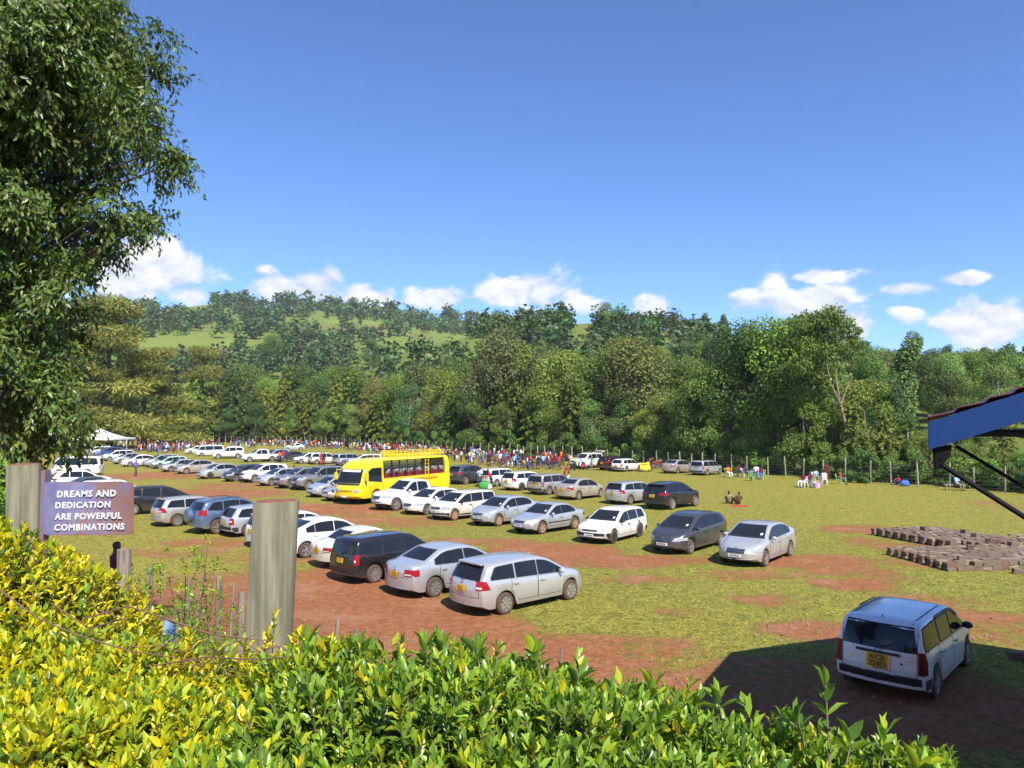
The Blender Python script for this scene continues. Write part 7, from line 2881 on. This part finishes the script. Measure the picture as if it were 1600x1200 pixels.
# leaning stakes with wire netting on the slope below the hedge
STK = wood('old_stake_wood', (.13, .10, .075), (.30, .25, .19), 1.2)
stf = empty('stake_fence', (xu(500, 7.2), 7.2, gz(xu(500, 7.2), 7.2)))
SO = np.array(stf.location)
for (u, row, ub, r) in ((234, 886, 226, .035), (296, 905, 293, .030), (318, 902, 302, .022), (343, 900, 340, .045), (366, 912, 357, .02), (378, 925, 375, .05), (214, 915, 212, .03), (528, 968, 518, .03), (556, 983, 555, .03), (691, 985, 690, .032), (750, 993, 752, .022), (877, 1010, 876, .022), (278, 935, 276, .02), (1010, 1062, 1008, .02)):
    y = 7.2 + gh.uniform(-.25, .25)
    a = D(u, row, y)
    zb = gz(a[0], y) - .25
    b = D(ub, row + 100, y)
    dx = (b[0] - a[0]) / (b[2] - a[2])
    base = np.array([a[0] + dx * (zb - a[2]), y, zb])
    MB().tube([base - SO, (base + a) / 2 - SO + gh.normal(0, .012, 3), a - SO], [r * .75, r * .7, r * .6], 7).build('stake', STK, stf, True, 50)
g = MB()
xs_ = np.arange(xu(205, 7.2), xu(900, 7.2), .10)
for i, x in enumerate(xs_):
    zb = gz(x, 7.2)
    u = 800 + FPX * x / 7.2
    top = HC - (np.interp(u, [205, 380, 530, 690, 900], [925, 935, 985, 1000, 1025]) - 662) / FPX * 7.2
    g.tube([(x, 7.2, zb), (x + .02, 7.22, top)], .0016, 3, cap=False)
for k in range(11):
    pts = []
    for x in xs_[::3]:
        u = 800 + FPX * x / 7.2
        top = HC - (np.interp(u, [205, 380, 530, 690, 900], [925, 935, 985, 1000, 1025]) - 662) / FPX * 7.2
        zb = gz(x, 7.2)
        pts.append((x, 7.21, zb + (top - zb) * k / 10))
    g.tube(pts, .0016, 3, cap=False)
g.v = [q - SO for q in g.v]
nt_ = g.build('wire_netting', WIRE, stf)
nt_['kind'] = 'stuff'
tag(stf, 'row of leaning grey stakes carrying thin wire netting below the hedge', 'fence')
a = D(194, 858, 8.2)
zb = gz(a[0], 8.2)
st0 = empty('gate_stump', (a[0], 8.2, zb))
MB().tube([(0, 0, -.3), (.02, 0, (a[2] - zb) * .5), (0, 0, a[2] - zb)], [.085, .08, .075], 9).build('shaft', STK, st0, True, 50)
tag(st0, 'thick brown stump post beside the person under the sign', 'post')

# ------------------------------------------------------------------ roof with the blue edge at the right
def roof_building():
    sh = np.array([-SUN_H[0], -SUN_H[1]]) / math.tan(R(SUN_EL))
    V1 = G(1127.5, 1018.7)[:2]
    ze = HC + .012
    P0 = V1 - sh * ze
    P0[0] = P0[1] * (1450.5 - 800) / FPX
    d0 = 7.1
    N0 = np.array([(1449 - 800) / FPX * d0, d0])
    e = unit((P0 - N0)[None])[0]
    gv = np.array([e[1], -e[0]])
    pit = .36
    S2 = G(1392, 985)[:2]
    zA = 6.9
    for _ in range(6):
        A_ = S2 - sh * zA
        zA = ze + pit * np.dot(A_ - P0, gv)
    w = np.dot(A_ - P0, gv)
    root = empty('roofed_building', (N0[0], N0[1], 0))
    O = np.array([N0[0], N0[1], 0])
    TILE = plain('red_iron_roofing', (.17, .055, .055), .45, .3, var=.25, scale=3)
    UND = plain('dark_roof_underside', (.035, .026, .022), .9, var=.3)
    BLU = plain('blue_fascia_paint', (.002, .034, .150), .5, var=.10, scale=2.0)
    IRON = plain('black_steel', (.007, .007, .008), .8, 0, spec=.2)
    # left slope from eave N0-P0 up to the ridge; unseen far edge cut askew to shape the shadow on the ground
    L0 = np.linalg.norm(P0 - N0)
    LA = np.dot(A_ - N0, e)
    def slope(name, side):
        v, f = [], []
        nu, nv = 120, 60
        for i in range(nu + 1):
            t = i / nu                       # 0 eave, 1 ridge
            for k in range(nv + 1):
                s = k / nv
                if side == 0:
                    far = L0 + (LA - L0) * t
                    q = N0 + gv * w * t + e * (-.035 + (far + .035) * s)
                else:
                    q = N0 + gv * w * (2 - t) + e * (-.035 + (LA + .035) * s)
                z = ze + pit * w * t + .034 * (((t * w / .24) % 1.0)) * -1 + .014 * math.sin(s * LA / .25 * 2 * PI)
                v.append((q[0] - O[0], q[1] - O[1], z + .05))
        m = len(v)
        for i in range(nu):
            for k in range(nv):
                q = (i * (nv + 1) + k, (i + 1) * (nv + 1) + k, (i + 1) * (nv + 1) + k + 1, i * (nv + 1) + k + 1)
                f.append(q)
        MB().add(v, f).build(name, TILE, root)
    slope('roof_sheet', 0)
    slope('roof_sheet', 1)
    def strip(pts, dz0, dz1, thick, nm, mat):
        g = MB()
        for a, b in zip(pts[:-1], pts[1:]):
            a, b = np.array(a), np.array(b)
            d = unit((b - a)[None])[0]
            nrm = unit(np.cross(d, [0, 0, 1.0])[None])[0] * thick / 2
            v = [a + nrm + [0, 0, dz0], b + nrm + [0, 0, dz0], b + nrm + [0, 0, dz1], a + nrm + [0, 0, dz1], a - nrm + [0, 0, dz0], b - nrm + [0, 0, dz0], b - nrm + [0, 0, dz1], a - nrm + [0, 0, dz1]]
            g.add(np.array(v) - O, [(0, 1, 2, 3), (5, 4, 7, 6), (3, 2, 6, 7), (4, 5, 1, 0), (0, 3, 7, 4), (1, 5, 6, 2)])
        return g.build(nm, mat, root)
    def pt(a, b, t):
        q = N0 + gv * a + e * b
        return (q[0], q[1], ze + pit * (w - abs(w - a)) + t)
    strip([pt(0, 0, 0), pt(w, 0, 0)], -.262, 0, .025, 'fascia_board', BLU)
    strip([pt(w, 0, 0), pt(2 * w, 0, 0)], -.262, 0, .025, 'fascia_board', BLU)
    strip([pt(0.01, .03, 0), pt(0.01, L0 - .03, 0)], -.262, -.004, .025, 'eave_board', IRON)
    # rafters and ceiling boards under the sheets
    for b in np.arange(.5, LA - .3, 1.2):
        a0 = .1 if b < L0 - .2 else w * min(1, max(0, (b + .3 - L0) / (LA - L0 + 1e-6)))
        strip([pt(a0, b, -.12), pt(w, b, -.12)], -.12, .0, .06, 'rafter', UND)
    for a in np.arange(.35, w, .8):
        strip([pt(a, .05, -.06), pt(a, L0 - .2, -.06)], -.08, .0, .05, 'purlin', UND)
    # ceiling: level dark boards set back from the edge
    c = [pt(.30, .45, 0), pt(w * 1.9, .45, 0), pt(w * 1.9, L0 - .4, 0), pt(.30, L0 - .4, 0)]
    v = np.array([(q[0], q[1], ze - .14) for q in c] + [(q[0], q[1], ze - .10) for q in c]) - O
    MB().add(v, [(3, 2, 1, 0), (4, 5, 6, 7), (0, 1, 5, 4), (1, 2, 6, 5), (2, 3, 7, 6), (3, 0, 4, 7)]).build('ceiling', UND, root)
    # walls stand back from the eave, just outside the picture
    ww = plain('cream_wall_paint', (.52, .44, .32), .9)
    c = [pt(1.5, .8, 0), pt(2 * w - 1.2, .8, 0), pt(2 * w - 1.2, L0 - 1.0, 0), pt(1.5, L0 - 1.0, 0)]
    v = np.array([(q[0], q[1], -.3) for q in c] + [(q[0], q[1], ze - .16) for q in c]) - O
    MB().add(v, [(0, 1, 5, 4), (1, 2, 6, 5), (2, 3, 7, 6), (3, 0, 4, 7)]).build('wall', ww, root)
    # struts in the gable plane
    def gp_(u, row, b=.06):
        t = (u - 800) / FPX
        s = (t * (N0[1] + e[1] * b) - (N0[0] + e[0] * b)) / (gv[0] - t * gv[1])
        q = N0 + gv * s + e * b
        return np.array([q[0], q[1], HC + (662 - row) / FPX * q[1]]), s
    a, sa_ = gp_(1462, 722)
    b, sb2 = gp_(1600, 810)
    k = (1.5 - sa_) / (sb2 - sa_)
    MB().tube([a - O, a + (b - a) * k - O], .027, 6).build('strut', IRON, root)
    a, sa_ = gp_(1492, 697, .5)
    b, sb2 = gp_(1600, 763, .5)
    k = (1.5 - sa_) / (sb2 - sa_)
    MB().tube([a - O, a + (b - a) * k - O], .020, 6).build('strut', IRON, root)
    a, _ = gp_(1459, 690)
    b, _ = gp_(1462, 733)
    MB().tube([a - O, b - O], .03, 6).build('bracket', IRON, root)
    p = [gp_(1458, 700)[0] - O, gp_(1482, 695)[0] - O, gp_(1480, 712)[0] - O, gp_(1466, 728)[0] - O]
    v = np.array([q + np.array([0, d, 0]) for d in (-.03, .03) for q in p])
    MB().add(v, [(0, 1, 2, 3), (7, 6, 5, 4), (0, 4, 5, 1), (1, 5, 6, 2), (2, 6, 7, 3), (3, 7, 4, 0)]).build('gusset', IRON, root)
    tag(root, 'building with a blue edged red iron roof at the right, only its eave showing', 'building')
roof_building()

# ------------------------------------------------------------------ stacks of grey stone blocks
STONES = [plain('block_stone_' + nm, c, .95, var=.3, scale=7, bump=.4) for nm, c in (('grey', (.165, .120, .080)), ('brown', (.15, .092, .058)), ('pale', (.25, .19, .13)))]
blk = []
for i in range(6):
    g = MB().box((0, 0, 0), (.335, .212, .16))
    g.v[0] = g.v[0] + gh.uniform(-.024, .024, g.v[0].shape)
    o = g.build('block', STONES[0])
    blk.append(o.data)
    bpy.data.objects.remove(o)
def block(parent, loc, rz, tilt=0.0, mi=None, name='block'):
    o = bpy.data.objects.new(name, blk[gh.integers(6)])
    C.objects.link(o)
    o.parent = parent
    o.location = loc
    o.rotation_euler = (gh.normal(0, .018 + tilt), gh.normal(0, .018 + tilt), rz)
    o.scale = (gh.uniform(.95, 1.10), gh.uniform(.98, 1.10), gh.uniform(.94, 1.06))
    o.material_slots[0].link = 'OBJECT'
    o.material_slots[0].material = STONES[mi if mi is not None else gh.choice([0, 0, 0, 1, 1, 2])]
    return o
def stack(O, a, b, na_, nb_, label, courses=2, holes=.02):
    root = empty('stone_block_stack', (O[0], O[1], gz(*O[:2])))
    ang = math.atan2(b[1], b[0])
    a, b = np.array(a, float), np.array(b, float)
    for c in range(courses):
        for i in range(na_):
            for k in range(nb_):
                edge = i in (0, na_ - 1) or k in (0, nb_ - 1)
                if c < courses - 1 and not edge:
                    continue
                if c == courses - 1 and gh.uniform() < holes:
                    continue
                q = a * (i + .5) / na_ + b * (k + .5 + (.25 if i % 2 else -.15)) / nb_ + gh.normal(0, .012, 2)
                block(root, (q[0], q[1], .08 + .162 * c + gh.normal(0, .008)), ang + gh.normal(0, .04) + (PI / 2 if gh.uniform() < .03 else 0))
    for _ in range(3):
        q = a * gh.uniform(.05, .95) + b * gh.uniform(.05, .95)
        block(root, (q[0], q[1], .08 + .162 * courses), gh.uniform(0, 3), .04)
    tag(root, label, 'stone stack')
    return root
o1 = G(1362, 836)[:2]
stack(o1, G(1482, 857)[:2] - o1, np.array([3.3, .9]), 18, 10, 'farther flat stack of rough grey stone blocks on the grass')
o2 = G(1388, 868)[:2]
stack(o2, G(1484, 895)[:2] - o2, np.array([5.6, .85]), 15, 16, 'nearer flat stack of rough grey stone blocks, closest to the shaded car')
o3 = G(1534, 862)[:2]
stack(o3, np.array([.3, -1.3]) * -1, np.array([3.2, .6]), 6, 8, 'smaller broken stack of stone blocks at the right edge', 2, .25)
rub = empty('rubble_heap', (0, 0, 0))
q0 = G(1545, 846)
rub.location = (q0[0], q0[1], gz(*q0[:2]))
PINK = plain('pinkish_rubble', (.40, .25, .19), .95, var=.3)
for _ in range(40):
    o = block(rub, (gh.normal(.8, 1.0), gh.normal(0, .5), .06 + abs(gh.normal(0, .12))), gh.uniform(0, 3), .3, None, 'rubble_stone')
    o.scale = (gh.uniform(.3, .7),) * 3
    o.material_slots[0].material = PINK if gh.uniform() < .6 else STONES[2]
tag(rub, 'heap of pinkish broken stone between the block stacks', 'rubble heap')
for (u, row, lab) in ((1590, 897, 'long loose stone block on the grass right of the nearer stack'), (1566, 885, 'upright pale loose block before the nearer stack'), (1428, 846, 'single grey block lying between the two stacks'),
                      (1590, 1032, 'dark stone block at the right edge beside the shaded car'), (1160, 1104, 'pale broken stone at the edge of the green hedge')):
    q = G(u, row)
    o = block(None, (q[0], q[1], gz(*q[:2]) + .09), gh.uniform(-.4, .6), .05, 2 if 'pale' in lab else 0, 'loose_block')
    tag(o, lab, 'stone block')
